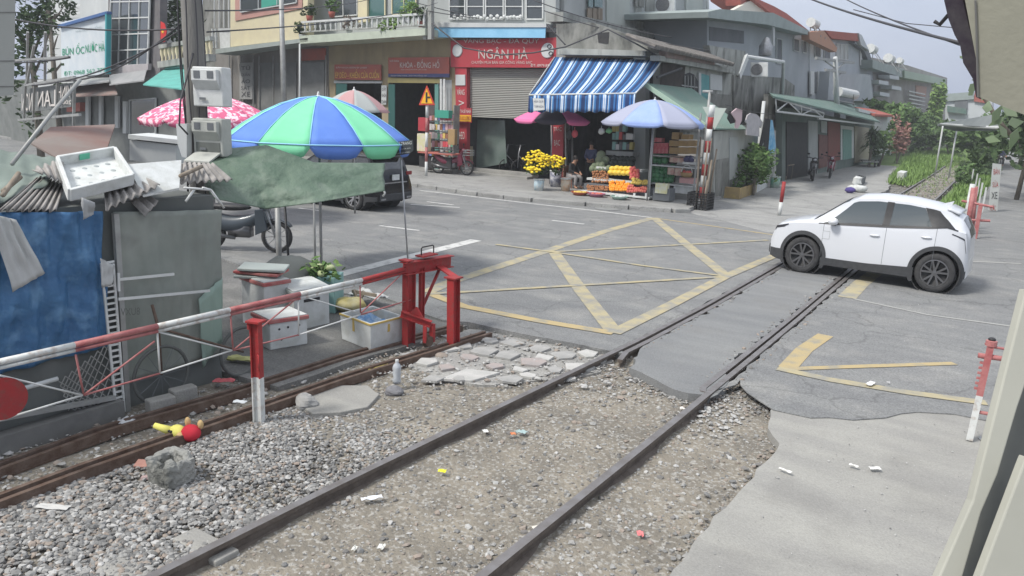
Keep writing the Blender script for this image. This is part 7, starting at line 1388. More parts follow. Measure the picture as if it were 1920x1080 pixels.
cbox(783, 284, 848, 292, 26.3, .8, M_SIGNRED2, 'low_table', 'low red table in front of the snack rack', 'table'); cbox(786, 292, 845, 318, 26.5, .5, M_DARK, 'table_base', 'dark lower cupboard below the red snack table', 'cupboard'); cbox(840, 242, 852, 272, 27.0, .2, M_CART, 'carton', 'brown carton leaning at the right end of the snack rack', 'carton')
# ================= signs and poles
pz = G(799, 330, .12); t = thing('warning_sign', 'triangular yellow and red side road warning sign on a red and white pole', 'road sign', (pz.x, pz.y, .12)); PSn = PY(pz.y-.05)
mb = MB(); ztop = AY(799, 165, pz.y).z; nseg = 6; zs = [.12+(ztop-.12)*k/nseg for k in range(nseg+1)]
for k in range(nseg): mb = MB(); mb.tube([(pz.x, pz.y, zs[k]), (pz.x, pz.y, zs[k+1])], .06, 10); mb.build('pole_section', M_WHITE if k % 2 == 0 else M_REDDULL, t, True)
part('red_border', mat('sign_border', (.5, .06, .04), rough=.5), t, PSn, [(800, 160), (815, 197), (785, 197)], .03, .05); part('yellow_face', mat('sign_amber', (.8, .42, .03), rough=.5), t, PSn, [(800, 166), (811, 194), (789, 194)], .01, .065)
mb = MB(); pq(mb, PSn, [(798, 173), (801, 173), (801, 192), (798, 192)], .01, .08); pq(mb, PSn, [(801, 181), (806, 181), (806, 184), (801, 184)], .01, .081); mb.build('road_symbol', M_BLACK, t)
c0 = G(1312, 392, .0); c1_ = AY(1336, 197, 24.6); t = thing('striped_post', 'leaning red and white striped post standing in the black basket', 'post', c0); n = 9
for k in range(n): mb = MB(); a = c0+(c1_-c0)*(k/n); b_ = c0+(c1_-c0)*((k+1)/n); mb.tube([a, b_], .095, 10); mb.build('post_section', M_WHITE if k % 2 == 0 else M_RED, t, True)
t = thing('basket', 'black lattice plastic basket around the foot of the striped post', 'basket', c0); mb = MB(); s = .33
for k in range(7):
    z = .02+.52*k/6; P = [V((c0.x+sx*s, c0.y+sy*s, z)) for sx, sy in ((-1, -1), (1, -1), (1, 1), (-1, 1), (-1, -1))]
    for i in range(4): mb.beam(P[i], P[i+1], .02, .035)
for sx, sy in [(sx*s*q/3, sy*s) for sx in (-1, 1) for sy in (-1, 1) for q in (0, 1, 2, 3)]+[(sy*s, sx*s*q/3) for sx in (-1, 1) for sy in (-1, 1) for q in (0, 1, 2)]: mb.beam(V((c0.x+sx, c0.y+sy, 0)), V((c0.x+sx, c0.y+sy, .55)), .03, .02, up=(0, 1, 0))
mb.build('lattice', M_BLACK, t); mb = MB(); 
for i in range(9): x, y = rr.uniform(-.2, .2), rr.uniform(-.2, .2); mb.tube([(c0.x+x, c0.y+y, .1), (c0.x+x*1.5, c0.y+y*1.4, rr.uniform(.8, 2.4))], .03, 6)
tag(mb.build('bundled_sticks', M_WOOD, smooth=True), 'dark sticks and rolled tools standing in the black basket', 'tools')
py_ = 26.3; c = AY(1338, 380, py_); t = thing('yield_sign', 'back of a white triangular give way sign on a thin pole behind the striped post', 'road sign', (c.x, py_, 0)); PYs = PY(py_-.1); mb = MB(); tt = AY(1331, 172, py_); mb.tube([(tt.x, py_, 0), tt], .05, 8); mb.tube([tt+V((-.25, 0, 0)), tt+V((.1, 0, 0))], .05, 8); mb.build('pole', M_GALV, t, True); part('panel', mat('sign_back_green', (.42, .47, .42), rough=.6), t, PYs, [(1317, 200), (1362, 203), (1340, 243)], .03, .06)
c = G(1461, 404, 0); t = thing('bollard', 'short red and white post in front of the white car bonnet', 'post', c); tp = V((c.x+.03, c.y, 1.08)); mb = MB(); mb.tube([c, c+(tp-c)*.4], .06, 10); mb.build('white_section', M_WHITE, t, True); mb = MB(); mb.tube([c+(tp-c)*.4, tp], .06, 10); mb.build('red_section', M_RED, t, True)
c = G(1828, 447, 0); mb = MB(); mb.beam(c, c+V((0, 0, .95)), .16, .1, up=(1, 0, 0)); tag(mb.build('red_post', M_REDDULL), 'plain dull red post standing behind the tail of the white car', 'post')
c = G(1808, 432, 0); t = thing('barrier_end', 'tangle of red and pale posts of the far gate behind the white car', 'gate', c)
for k, (a, b_) in enumerate([((1806, 435), (1824, 345)), ((1812, 440), (1826, 352)), ((1822, 430), (1829, 350))]): q = G(a[0], a[1], 0); mb = MB(); mb.tube([q, AY(b_[0], b_[1], q.y)], .07, 8); mb.build('post', [M_FOAM, M_REDDULL, M_REDDULL][k], t, True)
mb = MB(); q = G(1815, 436, 0); mb.tube([q+V((-.3, 0, .35)), q+V((.5, 0, .4))], .04, 6); mb.tube([q+V((-.3, 0, .9)), q+V((.5, 0, .8))], .04, 6); mb.build('cross_rails', M_REDDULL, t)
# vertical banner by the alley
PBn = PY(33.5); o = tag(part('alley_banner', mat('banner_grey', (.42, .44, .43), (.36, .38, .37), rough=.8, scale=2), None, PBn, [(1861, 306), (1878, 308), (1870, 396), (1853, 394)], .04), 'tall narrow pale banner with red characters beside the alley', 'banner')
for s, (x, y) in zip(('BÁN', 'SỬA', 'XE', 'NƯỚC'), ((1862, 314), (1860, 338), (1858, 360), (1855, 382))): ptext(s, PBn, x+1, y, x+12, y+13, M_RED if s != 'XE' else M_BLACK, o, .01)
for i in range(5): c = G(1840-i*5+rr.uniform(-2, 2), 398-i*12, 0); mb = MB(); mb.box((c.x, c.y, .45), (.06, .06, .9)); tag(mb.build('fence_post', M_LGREY), 'weathered grey fence post between the far track and the alley', 'fence post', 'fence posts along the alley')

# ================= shed at left
XS = -7.2; PSh = PX(XS)
def cloth(name, pl, q, nu, nv, m, parent, off=0, amp=.03, freq=2.0, seed=0, fold=0, lb=None):
    tl, tr, br, bl = [pl.at(x, y, off) for x, y in q]; mb = MB()
    def fn(u, v):
        p = (tl+(tr-tl)*u)*(1-v)+(bl+(br-bl)*u)*v; n = mnoise.noise(V((u*freq*3, v*freq, seed)))+.5*mnoise.noise(V((u*freq*8, v*freq*2, seed+5))); return p+pl.n*(amp*n+fold*math.sin(u*22+2*v+seed)*(.3+v*.7))
    mb.grid(fn, nu, nv); return mb.build(name, m, parent, True, recalc=False, thick=.004, label=lb)
M_BTARP = mat('blue_tarp', (.04, .12, .25), (.065, .175, .33), rough=.45, scale=2.5, c3=(.16, .3, .46), s3=5, a3=.5, bump=1.5, bscale=9)
t = thing('shed', 'makeshift shed with blue tarpaulin front and dull green panel beside the gate', 'shed', (-8, 4, -.1))
mb = MB(); mb.box((-8.3, 2.2, .95), (2.1, 6.0, 2.1)); mb.build('core_wall', mat('shed_dark', (.11, .12, .115), (.14, .15, .145), rough=.9, scale=2), t)
cloth('blue_tarpaulin', PSh, [(-120, 400), (192, 396), (205, 650), (-120, 735)], 90, 40, M_BTARP, t, .04, .09, 2.4, 1, .014)
cloth('panel_sheet', PSh, [(212, 398), (416, 393), (417, 662), (238, 722)], 60, 30, mat('dull_green_panel', (.21, .235, .21), (.28, .30, .27), rough=.7, scale=1.5, c3=(.15, .16, .15), s3=3), t, .03, .06, 1.6, 7, .006)
cloth('side_sheet', PX(-7.17), [(372, 560), (417, 520), (417, 640), (380, 690)], 10, 8, mat('pale_green_sheet2', (.25, .34, .29), rough=.5), t, .03, .03, 2, 3)
mb = MB(); a = PSh.at(216, 400, .03); b_ = PSh.at(240, 790, .03); mb.beam(a, b_, .05, .05, up=(1, 0, 0)); mb.build('post', M_GALV, t)
mb = MB(); mb.beam(PSh.at(224, 524, .12), PSh.at(326, 514, .12), .02, .025); mb.beam(PSh.at(222, 561, .12), PSh.at(393, 545, .12), .02, .025); mb.beam(PSh.at(222, 512, .12), PSh.at(223, 546, .12), .02, .02, up=(0, 1, 0)); mb.build('battens', M_WHITE, t)
ptext('VXU8', PSh, 226, 578, 262, 592, mat('faded_letters', (.13, .14, .13)), t, .13, sl=-.05)
def latt(pts, nx, ny, m, nm, off=.03, r=.008):
    tl, tr, br, bl = [PSh.at(x, y, off) for x, y in pts]; mb = MB(); L_ = lambda u, v: (tl+(tr-tl)*u)*(1-v)+(bl+(br-bl)*u)*v
    for k in range(-ny, nx+1):
        a0_, a1 = k/nx, (k+ny)/nx
        for (p_, q_) in (((a0_, 0), (a1, 1)), ((a0_, 1), (a1, 0))):
            (u0, v0), (u1, v1) = p_, q_
            if u0 < 0: v0 = v0+(v1-v0)*(0-u0)/(u1-u0); u0 = 0
            if u1 > 1: v1 = v0+(v1-v0)*(1-u0)/(u1-u0); u1 = 1
            if u1 > u0: mb.beam(L_(u0, v0), L_(u1, v1), r, r)
    return mb.build(nm, m, t)
latt([(110, 715), (206, 640), (228, 765), (128, 770)], 8, 6, M_GALV, 'wire_lattice'); 
mb = MB()
for k in range(26): a = PSh.at(190+k*1.1, 494+k*11, .05); b_ = PSh.at(214+k*.75, 490+k*11, .05); mb.beam(a, b_, .012, .02)
for dx in (0, 22): mb.beam(PSh.at(190+dx, 494, .05), PSh.at(218+dx*.7, 772, .05), .02, .02, up=(1, 0, 0))
mb.build('white_mesh_strip', M_WHITE, t)
mb = MB(); mb.beam(PSh.at(-80, 800, .06), PSh.at(215, 745, .06), .05, .04); mb.build('bottom_rail', M_GALV, t); mb = MB(); a = PSh.at(-80, 842, .1); b_ = PSh.at(230, 768, .1); mb.box(((-7.13), (a.y+b_.y)/2, -.02), (.14, b_.y-a.y, .2)); mb.build('plinth', mat('plinth', (.2, .2, .19), (.14, .14, .135), rough=.9, scale=3), t)
mb = MB(); mb.tube([PSh.at(25, 734, .12), PSh.at(108, 710, .12)], .022, 8); tag(mb.build('tube', M_LGREY, smooth=True), 'pale grey tube resting at the foot of the blue tarpaulin', 'tube')
o = cloth('white_cloth', PX(-7.12), [(-20, 400), (30, 412), (84, 512), (24, 548)], 14, 14, mat('white_rag', (.5, .51, .5), (.42, .43, .42), rough=.9, scale=4), None, .05, .04, 2, 9); tag(o, 'dirty white cloth hanging over the blue tarpaulin at the left edge', 'cloth')
o = cloth('hanging_rag', PX(-7.12), [(188, 484), (216, 498), (208, 535), (191, 540)], 8, 8, MC['white_rag'], None, .08, .03, 2, 4); tag(o, 'small pale rag hanging at the right edge of the blue tarpaulin', 'cloth')
# roof clutter
mr = thing('corrugated_sheet', 'weathered corrugated cement sheet hanging off the left of the shed roof', 'roof sheet', PSh.at(80, 390))
M_ASB = mat('cement_sheet', (.36, .34, .32), (.26, .25, .235), rough=.95, scale=5, c3=(.16, .155, .15), s3=6, a3=.5, bump=.4)
def corr(name, tl, tr, br, bl, n, m, parent, amp=.02, lb=None, cat=None, grp=None):
    tl, tr, br, bl = V(tl), V(tr), V(br), V(bl); nn = (tr-tl).cross(bl-tl).normalized(); mb = MB(); mb.grid(lambda u, v: (tl+(tr-tl)*u)*(1-v)+(bl+(br-bl)*u)*v+nn*amp*math.sin(u*n*2*math.pi), n*8, 6); o = mb.build(name, m, parent, True, recalc=False, thick=.008)
    if lb: tag(o, lb, cat, grp)
    return o
corr('sheet', AX(70, 332, -7.7), AX(122, 345, -7.7), AX(105, 395, -7.15), AX(-2, 394, -7.15), 8, M_ASB, mr, .022)
g_ = 'corrugated sheet pieces on the shed roof'
corr('corrugated_sheet', AX(165, 372, -7.15), AX(300, 350, -7.15), AX(250, 310, -7.6), AX(110, 330, -7.6), 2, M_ASB, None, .01) if False else None
corr('corrugated_sheet', AX(195, 345, -7.5), AX(250, 322, -7.6), AX(300, 347, -7.1), AX(198, 394, -7.05), 7, M_ASB, None, .02, 'tilted corrugated sheet piece sticking out under the white tray', 'roof sheet', g_)
corr('corrugated_sheet', AX(245, 376, -7.25), AX(276, 366, -7.35), AX(297, 378, -7.15), AX(272, 405, -7.05), 3, M_ASB, None, .02, 'small curled corrugated sheet piece lowest below the white board', 'roof sheet', g_)
corr('corrugated_sheet', AX(60, 318, -7.8), AX(118, 300, -7.8), AX(124, 345, -7.4), AX(74, 322, -7.45), 4, M_ASB, None, .02, 'corrugated sheet piece lying left of the white tray', 'roof sheet', g_)
corr('corrugated_sheet', AX(340, 305, -7.7), AX(400, 308, -7.7), AX(436, 338, -7.3), AX(338, 343, -7.3), 7, M_ASB, None, .02, 'corrugated sheet piece at the right end of the shed roof', 'roof sheet', g_)
t2 = thing('foam_tray', 'large white foam tray tilted on top of the shed roof', 'tray', AX(180, 330, -7.4)); TL, TR, BR_, BL_ = AX(108, 296, -7.75), AX(215, 278, -7.8), AX(249, 329, -7.2), AX(131, 358, -7.15); nn = (TR-TL).cross(BL_-TL).normalized(); nn = nn if nn.z > 0 else -nn
Lq = lambda u, v, h: (TL+(TR-TL)*u)*(1-v)+(BL_+(BR_-BL_)*u)*v+nn*(h-.09); mb = MB(); mb.prism([Lq(0, 0, .01), Lq(1, 0, .01), Lq(1, 1, .01), Lq(0, 1, .01)], -nn*.03)
for (a, b_) in (((0, 0), (1, 0)), ((1, 0), (1, 1)), ((1, 1), (0, 1)), ((0, 1), (0, 0))):
    d = .06; p0, p1 = Lq(*a, 0), Lq(*b_, 0); mb.obox((p0+p1)/2+nn*.05, (p1-p0)*.5, ((p1-p0).normalized().cross(nn))*.018, nn*.06)
mb.build('shell', M_FOAM, t2, bevel=.008); mb = MB()
for i in range(3):
    for j in range(4):
        u, v = .2+.2*j+.03*(i % 2), .25+.24*i; mb.lathe(Lq(u, v, .012), [(0, .006), (.018, .006), (.026, 0)], 10, axis=nn)
mb.build('moulded_wells', mat('foam_shadow', (.35, .38, .38), rough=.8), t2); mb = MB(); q = [Lq(.36, .01, .04), Lq(.54, .01, .04), Lq(.54, .01, .1), Lq(.36, .01, .1)]; dq = (BL_-TL).normalized()*.02; mb.prism([p_+dq for p_ in q], dq*.3); mb.build('green_sticker', mat('sticker_green', (.1, .42, .28), rough=.6), t2)
mb = MB(); mb.prism([AX(238, 308, -7.5), AX(340, 300, -7.6), AX(336, 352, -7.15), AX(268, 366, -7.1)], (0, 0, -.02)); tag(mb.build('white_board', M_FOAM), 'flat white foam board lying on the shed roof right of the tray', 'board')
for i, (a, b_, X0, X1, lb) in enumerate([((338, 330), (378, 312), -7.3, -7.5, 'grey wooden stick lying by the white board'), ((5, 366), (35, 325), -7.3, -7.6, 'dark stick propped on the left corrugated sheet'), ((6, 358), (38, 332), -7.35, -7.65, 'second dark stick against the left corrugated sheet')]): mb = MB(); mb.tube([AX(*a, X0), AX(*b_, X1)], .022, 7); tag(mb.build('stick', M_WOOD, smooth=True), lb, 'stick', 'sticks on the shed roof')
mb = MB()
for a, b_ in (((345, 352), (395, 356)), ((364, 356), (348, 378)), ((395, 356), (420, 390)), ((395, 356), (380, 352))): mb.tube([AX(*a, -7.12), AX(*b_, -7.1)], .013, 6)
t = tag(mb.build('broken_frame', M_WHITE, smooth=True), 'white bent wire frame hanging under the shed roof edge', 'frame')
o = cloth('plastic_bag', PX(-7.1), [(153, 370), (178, 380), (176, 402), (156, 412)], 8, 8, mat('grey_plastic', (.36, .37, .37), rough=.5), None, .03, .03, 2, 2); tag(o, 'torn grey plastic hanging beneath the tray from the shed roof', 'plastic')
mb = MB(); mb.grid(lambda u, v: (lambda p: V((p.x, p.y, p.z+.04*mnoise.noise(V((u*6, v*4, 1))))))((AX(-60, 270, -8.8)*(1-u)+AX(110, 300, -8.6)*u)*(1-v)+(AX(-60, 400, -7.3)*(1-u)+AX(90, 345, -7.5)*u)*v), 30, 14); tag(mb.build('roof_tarpaulin', mat('grey_green_tarp', (.17, .21, .185), (.21, .25, .22), rough=.7, scale=2, bump=.6, bscale=5), smooth=True, recalc=False, thick=.01), 'grey green tarpaulin over the left part of the shed roof', 'tarpaulin')
mb = MB(); q = [AX(100, 236, -10.4), AX(215, 233, -10.2), AX(200, 285, -9.0), AX(60, 262, -9.2)]; q = [AX(95, 238, -10.2), AX(216, 233, -10.2), AX(200, 280, -9.0), AX(108, 296, -8.8), AX(58, 268, -9.2)]; mb.prism(q, (0, 0, -.02)); tag(mb.build('rusty_roof_sheet', mat('rusty_sheet', (.21, .12, .10), (.23, .2, .18), rough=.8, scale=.9)), 'brown rusty roof sheet sloping behind the foam tray', 'roof sheet')
t = thing('cabinet', 'white metal cabinet with sloping top behind the tray under the pink parasol', 'cabinet', AX(285, 300, -10)); Pc = Pl(AX(285, 270, -9.8), (.55, -.83, 0)); part('body', M_LGREY, t, Pc, [(243, 262), (330, 272), (330, 310), (243, 300)], .5); part('top', M_WHITE, t, Pc, [(240, 252), (335, 262), (335, 270), (240, 260)], .6, .05)
mb = MB(); mb.tube([AX(22, 308, -8), AX(95, 215, -8.4), AX(150, 150, -8.8)], .02, 6); tag(mb.build('leaning_pole', M_GALV, smooth=True), 'long thin pole leaning over the shed roof at the left', 'pole')
# bicycle half hidden by the panel; fog is put into the grey tyre colour
c = PX(-7.05).at(303, 703); t = thing('bicycle', 'old bicycle leaning against the green panel, tyres greyed as if in fog', 'bicycle', (c.x, c.y, -.08)); mb = MB(); mb.tube([c+V((0, .30*math.cos(a_), .30*math.sin(a_))) for a_ in [k*math.pi/12 for k in range(25)]], .018, 6, caps=False); mb.build('wheel', mat('fogged_tyre', (.10, .105, .10), rough=.9), t, True)
mb = MB()
for k in range(12): a_ = k*math.pi/6; mb.tube([c, c+V((0, .29*math.cos(a_), .29*math.sin(a_)))], .003, 4)
mb.build('spokes', M_HD, t); mb = MB(); mb.tube([c, c+V((0, .0, .5)), c+V((0, -.05, .75))], .015, 6); mb.tube([c+V((0, 0, .5)), c+V((0, .6, .2)), c+V((0, 1.0, .0))], .015, 6); mb.build('frame', M_RUST, t, True); c2_ = c+V((0, 1.0, 0)); mb = MB(); mb.tube([c2_+V((-.02, .28*math.cos(a_), .28*math.sin(a_))) for a_ in [k*math.pi/12 for k in range(25)]], .018, 6, caps=False); mb.build('wheel', mat('fogged_tyre', (.10, .105, .10), rough=.9), t, True)
for (x, y, rz_, lb) in [(302, 772, .5, 'grey concrete kerb block left of its twin below the shed panel'), (344, 752, .45, 'grey concrete kerb block right of its twin below the shed panel')]: c = G(x, y, -.08); mb = MB(); mb.box((c.x, c.y, .0), (.14, .26, .15), -.15); tag(mb.build('kerb_block', M_CONC, bevel=.015), lb, 'block', 'kerb blocks below the shed')
# concrete electric pole with meter boxes
pb = AX(374, 300, -8.6); pole_r = .135; t = thing('electric_pole', 'weathered concrete electricity pole wrapped in cables', 'pole', (pb.x, pb.y, -.1)); mb = MB(); mb.tube([(pb.x, pb.y, -.1), (pb.x, pb.y, 7)], [.135, .11], 16); mb.build('pole', mat('pole_concrete', (.22, .215, .2), (.15, .145, .14), rough=.95, scale=2, stretch=(1, 1, .2), bump=.5), t, True); mb = MB()
for k, dg in enumerate((-140, -128, -60, -20, 15)): a_ = R(dg); x, y = pb.x+.15*math.cos(a_), pb.y+.15*math.sin(a_); mb.tube([(x+rr.uniform(-.02, .02), y, z_) if False else (x+.02*math.sin(z_*3+k), y+.01*math.cos(z_*2+k), z_) for z_ in [1.8+.3*i for i in range(16)]], rr.uniform(.006, .012), 6)
mb.build('cables', M_CABLE, t, True)
def meter(label, px, z0, h, w_, openb=False):
    Pm = Pl(AX(398, 165, -8.3), (.35, -.93, 0)); a = Pm.at(px, 200); c = V((a.x, a.y, z0)); t = thing('meter_box', label, 'meter box', c, 'meter boxes on the pole'); n = Pm.n; s = V((-n.y, n.x, 0)); s = s if s.dot(r_) > 0 else -s; m = M_WHITE if not openb else mat('dirty_meter', (.45, .46, .42), (.36, .37, .34), rough=.7, scale=4)
    mb = MB(); mb.obox(c+V((0, 0, h/2)), s*w_/2, n*.10, V((0, 0, h/2))); mb.build('casing', m, t, bevel=.015)
    mb = MB(); mb.prism([c+n*.1-s*w_*.42+V((0, 0, h*.42)), c+n*.1-s*w_*.42+V((0, 0, h*.93)), c+n*.17-s*w_*.42+V((0, 0, h*.93)), c+n*.17-s*w_*.42+V((0, 0, h*.66))], s*w_*.84); mb.build('cover', m, t, bevel=.008)
    for k in (-1, 1): mb = MB(); mb.obox(c+n*.172+s*k*w_*.22+V((0, 0, h*.80)), s*w_*.10, n*.004, V((0, 0, h*.09))); f = mb.build('window', M_HD, t)
    mb = MB(); mb.obox(c+n*.12-s*w_*.15+V((0, 0, h*.2)), s*w_*.1, n*.004, V((0, 0, h*.03))); mb.build('plate', M_HD, t)
    if openb: mb = MB(); mb.obox(c+n*.22+V((0, 0, -.0)), s*w_*.42, n*.13+V((0, 0, -.05)), V((0, 0, .01))); mb.build('open_lid', m, t); mb = MB(); mb.obox(c+n*.105+V((0, 0, h*.2)), s*w_*.4, n*.004, V((0, 0, h*.17))); mb.build('dark_recess', mat('recess', (.13, .14, .13), rough=.9), t)
zt_ = lambda y: AX(398, y, -8.3).z
meter('clean white double meter box, the upper one on the concrete pole', 400, zt_(200), zt_(126)-zt_(200), .40); meter('grimy double meter box with its lid hanging open, the lower one on the pole', 396, zt_(293), zt_(222)-zt_(293), .40, True)
part('back_plate', M_LGREY, None, Pl(AX(345, 270, -8.5), (.35, -.93, 0)), [(330, 232), (350, 232), (350, 296), (341, 294), (333, 270)], .1); tag([o for o in COL.objects if o.name == 'back_plate'][0], 'narrow grey box side fixed left of the concrete pole', 'box')
# foam boxes of the vendor
def fbox(label, near, right, left, h, m, lid=None, flare=1.0, openb=False, z=-.03, nm='foam_box', holes=False):
    a, b_, c = [G(*p, z) for p in (near, right, left)]; d = b_+c-a; cen = (a+b_+c+d)/4; t = thing(nm, label, 'foam box', cen); top = [cen+(p-cen)*flare+V((0, 0, h)) for p in (a, b_, d, c)]; bot = [a, b_, d, c]
    mb = MB(); fs = [(0, 1, 2, 3), (0, 1, 5, 4), (1, 2, 6, 5), (2, 3, 7, 6), (3, 0, 4, 7)]
    if openb:
        inn = [cen+V((0, 0, h))+(p-cen-V((0, 0, h)))*.88 for p in top]; low = [V((p.x, p.y, z+.08)) for p in inn]; mb.add(bot+top+inn+low, fs+[(4, 5, 9, 8), (5, 6, 10, 9), (6, 7, 11, 10), (7, 4, 8, 11), (8, 9, 13, 12), (9, 10, 14, 13), (10, 11, 15, 14), (11, 8, 12, 15), (12, 13, 14, 15)])
    else: mb.add(bot+top, fs+[(4, 5, 6, 7)])
    mb.build('body', m, t, bevel=.012)
    if holes:
        mb = MB(); n1 = (b_-a).normalized(); nf = V((n1.y, -n1.x, 0))
        for k, (u, v) in enumerate(((.25, .75), (.48, .78), (.78, .8), (.3, .35), (.75, .42))): mb.lathe(a+(b_-a)*u+V((0, 0, h*v)), [(0, .004), (.014, .004), (.016, 0)], 10, axis=nf)
        mb.build('vent_holes', M_BLACK, t)
    if lid:
        mb = MB(); q = [cen+(p-cen)*1.08+V((0, 0, .01)) for p in top]
        for p in q: p.z = z+h
        mb.prism(q, (0, 0, .05)); mb.build('lid_rim', lid, t, bevel=.01); mb = MB(); q2 = [cen+V((0, 0, h+.05))+(p-cen-V((0, 0, h)))*.93 for p in q]; mb.prism(q2, (0, 0, .015)); mb.build('lid_top', m, t, bevel=.006)
    return t, a, b_, d, c, top
M_LIDR = mat('lid_red', (.40, .09, .09), (.46, .22, .2), rough=.6, scale=6); M_LIDG = mat('lid_grey', (.38, .42, .40), rough=.7)
fbox('white holed foam box with red rimmed lid nearest the gate post', (507, 657), (577, 645), (475, 640), .34, M_FOAM, M_LIDR, holes=True)
fbox('white foam box with red rim carrying a pile of loose lids at the back left', (497, 622), (545, 612), (455, 605), .62, M_FOAM, M_LIDR)
t_, a, b_, d, c, top = fbox('tall white foam box with grey lid and dark handle slot behind the others', (552, 622), (618, 607), (520, 600), .50, M_FOAM, M_LIDG); mb = MB(); n1 = (b_-a).normalized(); nf = V((n1.y, -n1.x, 0)); mb.obox((a+b_)/2+nf*.0+V((0, 0, .40)), n1*.13, nf*.006, V((0, 0, .02))); mb.build('handle_slot', M_BLACK, t_)
t_, a, b_, d, c, top = fbox('large open stained white foam box with yellow tape beside the red gate frame', (695, 658), (753, 641), (641, 636), .36, M_FOAM, None, flare=1.06, openb=True)
mT = mat('tape', (.55, .40, .12), rough=.5); mb = MB(); n1 = (b_-a).normalized(); nf = V((n1.y, -n1.x, 0)); mb.obox(a+(b_-a)*.55+nf*.012+V((0, 0, .27)), n1*.02, nf*.004, V((0, 0, .075))); n2 = (c-a).normalized(); nf2 = V((-n2.y, n2.x, 0)); nf2 = nf2 if nf2.dot(CAM-a) > 0 else -nf2; mb.obox(a+(c-a)*.55+nf2*.014+V((0, 0, .26)), n2*.02, nf2*.004, V((0, 0, .08)))
for (p, q) in ((top[0], top[1]), (top[0], top[3])): mb.beam(p+V((0, 0, -.012)), q+V((0, 0, -.012)), .02, .02)
mb.build('tape', mT, t_)
cc = (a+b_+c+d)/4; o = MB(); o.grid(lambda u, v: V((cc.x+(u-.5)*.34, cc.y+(v-.5)*.34, .25+.08*mnoise.noise(V((u*4, v*4, 2)))+.03*math.cos(u*5))), 14, 14); tag(o.build('blue_bag', mat('blue_bag', (.04, .2, .45), (.35, .45, .55), rough=.4, scale=9), smooth=True, recalc=False), 'crumpled blue plastic bag inside the open foam box', 'bag')
for i, (x, y, rz_, z_, lb) in enumerate([(500, 536, .3, .66, 'dirty grey foam lid lowest on the back left foam box'), (510, 522, .0, .71, 'reddish rimmed foam lid in the middle of the lid pile'), (498, 510, .2, .76, 'grey foam lid on top of the lid pile')]):
    c = G(x, y, z_); c = V((-8.62+i*.03, 6.85+i*.02, z_)); mb = MB(); mb.box((c.x, c.y, z_), (.62, .45, .035), rz_+.5, ry=.04); tag(mb.build('foam_sheet', [M_LIDG, M_LIDR, M_LIDG][i], bevel=.008), lb, 'lid', 'loose foam lids')
c = AY(598, 512, 7.9); t = thing('vegetable_crate', 'crate heaped with green vegetables on the roadside behind the foam boxes', 'crate', (c.x, 7.9, -.03)); mb = MB(); mb.box((c.x, 7.9, .24), (.62, .45, .54), .5); mb.build('crate', mat('teal_crate', (.22, .38, .36), rough=.6), t, bevel=.01); mb = MB(); leaves(mb, V((c.x, 7.9, .58)), (.38, .28, .14), 260, .07, seed=4); mb.build('vegetables', M_LEAF, t, recalc=False)
mb = MB()
for i in range(12): mb.sph((c.x+rr.uniform(-.25, .25), 7.9+rr.uniform(-.2, .2), .56+rr.uniform(0, .06)), (.08, .05, .05), 8, 5, rz=rr.uniform(0, 3))
mb.build('gourds', mat('gourd', (.3, .36, .16), (.45, .5, .3), rough=.6, scale=6), t, True)
c = G(655, 585, -.03); o = MB(); o.sph((c.x, c.y, .09), (.26, .14, .11), 14, 9, rz=.6); o.v = [tuple(V(p)*(1)+V((0, 0, .05*mnoise.noise(V(p)*7)))) for p in o.v]; tag(o.build('yellow_sack', mat('yellow_sack', (.42, .36, .14), (.5, .47, .3), rough=.8, scale=6), smooth=True), 'lumpy yellowish sack lying behind the open foam box', 'sack')
t = thing('low_stool', 'rough wooden trestle beside the yellow sack', 'stool', G(672, 585, -.03)); c = G(674, 580, -.03)
for k, (a, b_) in enumerate([((-.12, 0, .28), (.1, -.05, 0)), ((.05, .05, .28), (-.12, .02, 0)), ((-.15, 0, .26), (.25, .1, .24))]): mb = MB(); mb.beam(c+V(a), c+V(b_), .035, .05); mb.build('bar', M_WOOD, t)
o = MB(); c = G(690, 572, -.03); o.grid(lambda u, v: V((c.x+(u-.5)*.6, c.y+(v-.5)*.3, .05+.09*(1+mnoise.noise(V((u*5, v*4, 8)))))), 16, 10); tag(o.build('white_cloth', MC['white_rag'], smooth=True, recalc=False, thick=.01), 'crumpled white cloth heap right of the wooden trestle', 'cloth')
t = thing('dark_goods', 'dark covered goods under the tarpaulin beside the shed', 'goods', G(455, 600, -.03)); mb = MB(); mb.sph((-8.9, 7.6, .35), (.45, .6, .42), 14, 9, jit=.06); mb.build('cover', mat('dark_cover', (.12, .13, .125), rough=.9), t, True)

# ================= clothes line, plants, street clutter on the right
def hang(label, cat, pts, X, m, seed=0, amp=.04):
    p = PX(X); q = [p.at(x, y) for x, y in pts]; mb = MB(); n = V((1, 0, 0)); mb.prism(q, (-.04, 0, 0)); o = mb.build(label.split()[0] if False else cat.replace(' ', '_'), m, None); return tag(o, label, cat)
M_LAUN = mat('laundry_white', (.46, .44, .45), (.38, .37, .38), rough=.9, scale=5)
hang('white and pink striped top on a hanger by the lean-to roof', 'pyjama top', [(1382, 203), (1392, 206), (1391, 226), (1384, 241), (1379, 240), (1380, 226), (1371, 212)], -9.0, mat('pinkish_cloth', (.55, .42, .44), rough=.9)); hang('black garment hanging behind the pink striped top', 'garment', [(1368, 208), (1378, 212), (1378, 230), (1371, 232), (1365, 222)], -9.03, M_BLK); hang('second black garment right of the pink striped top', 'garment', [(1386, 228), (1393, 212), (1397, 226), (1390, 234)], -9.03, M_BLK)
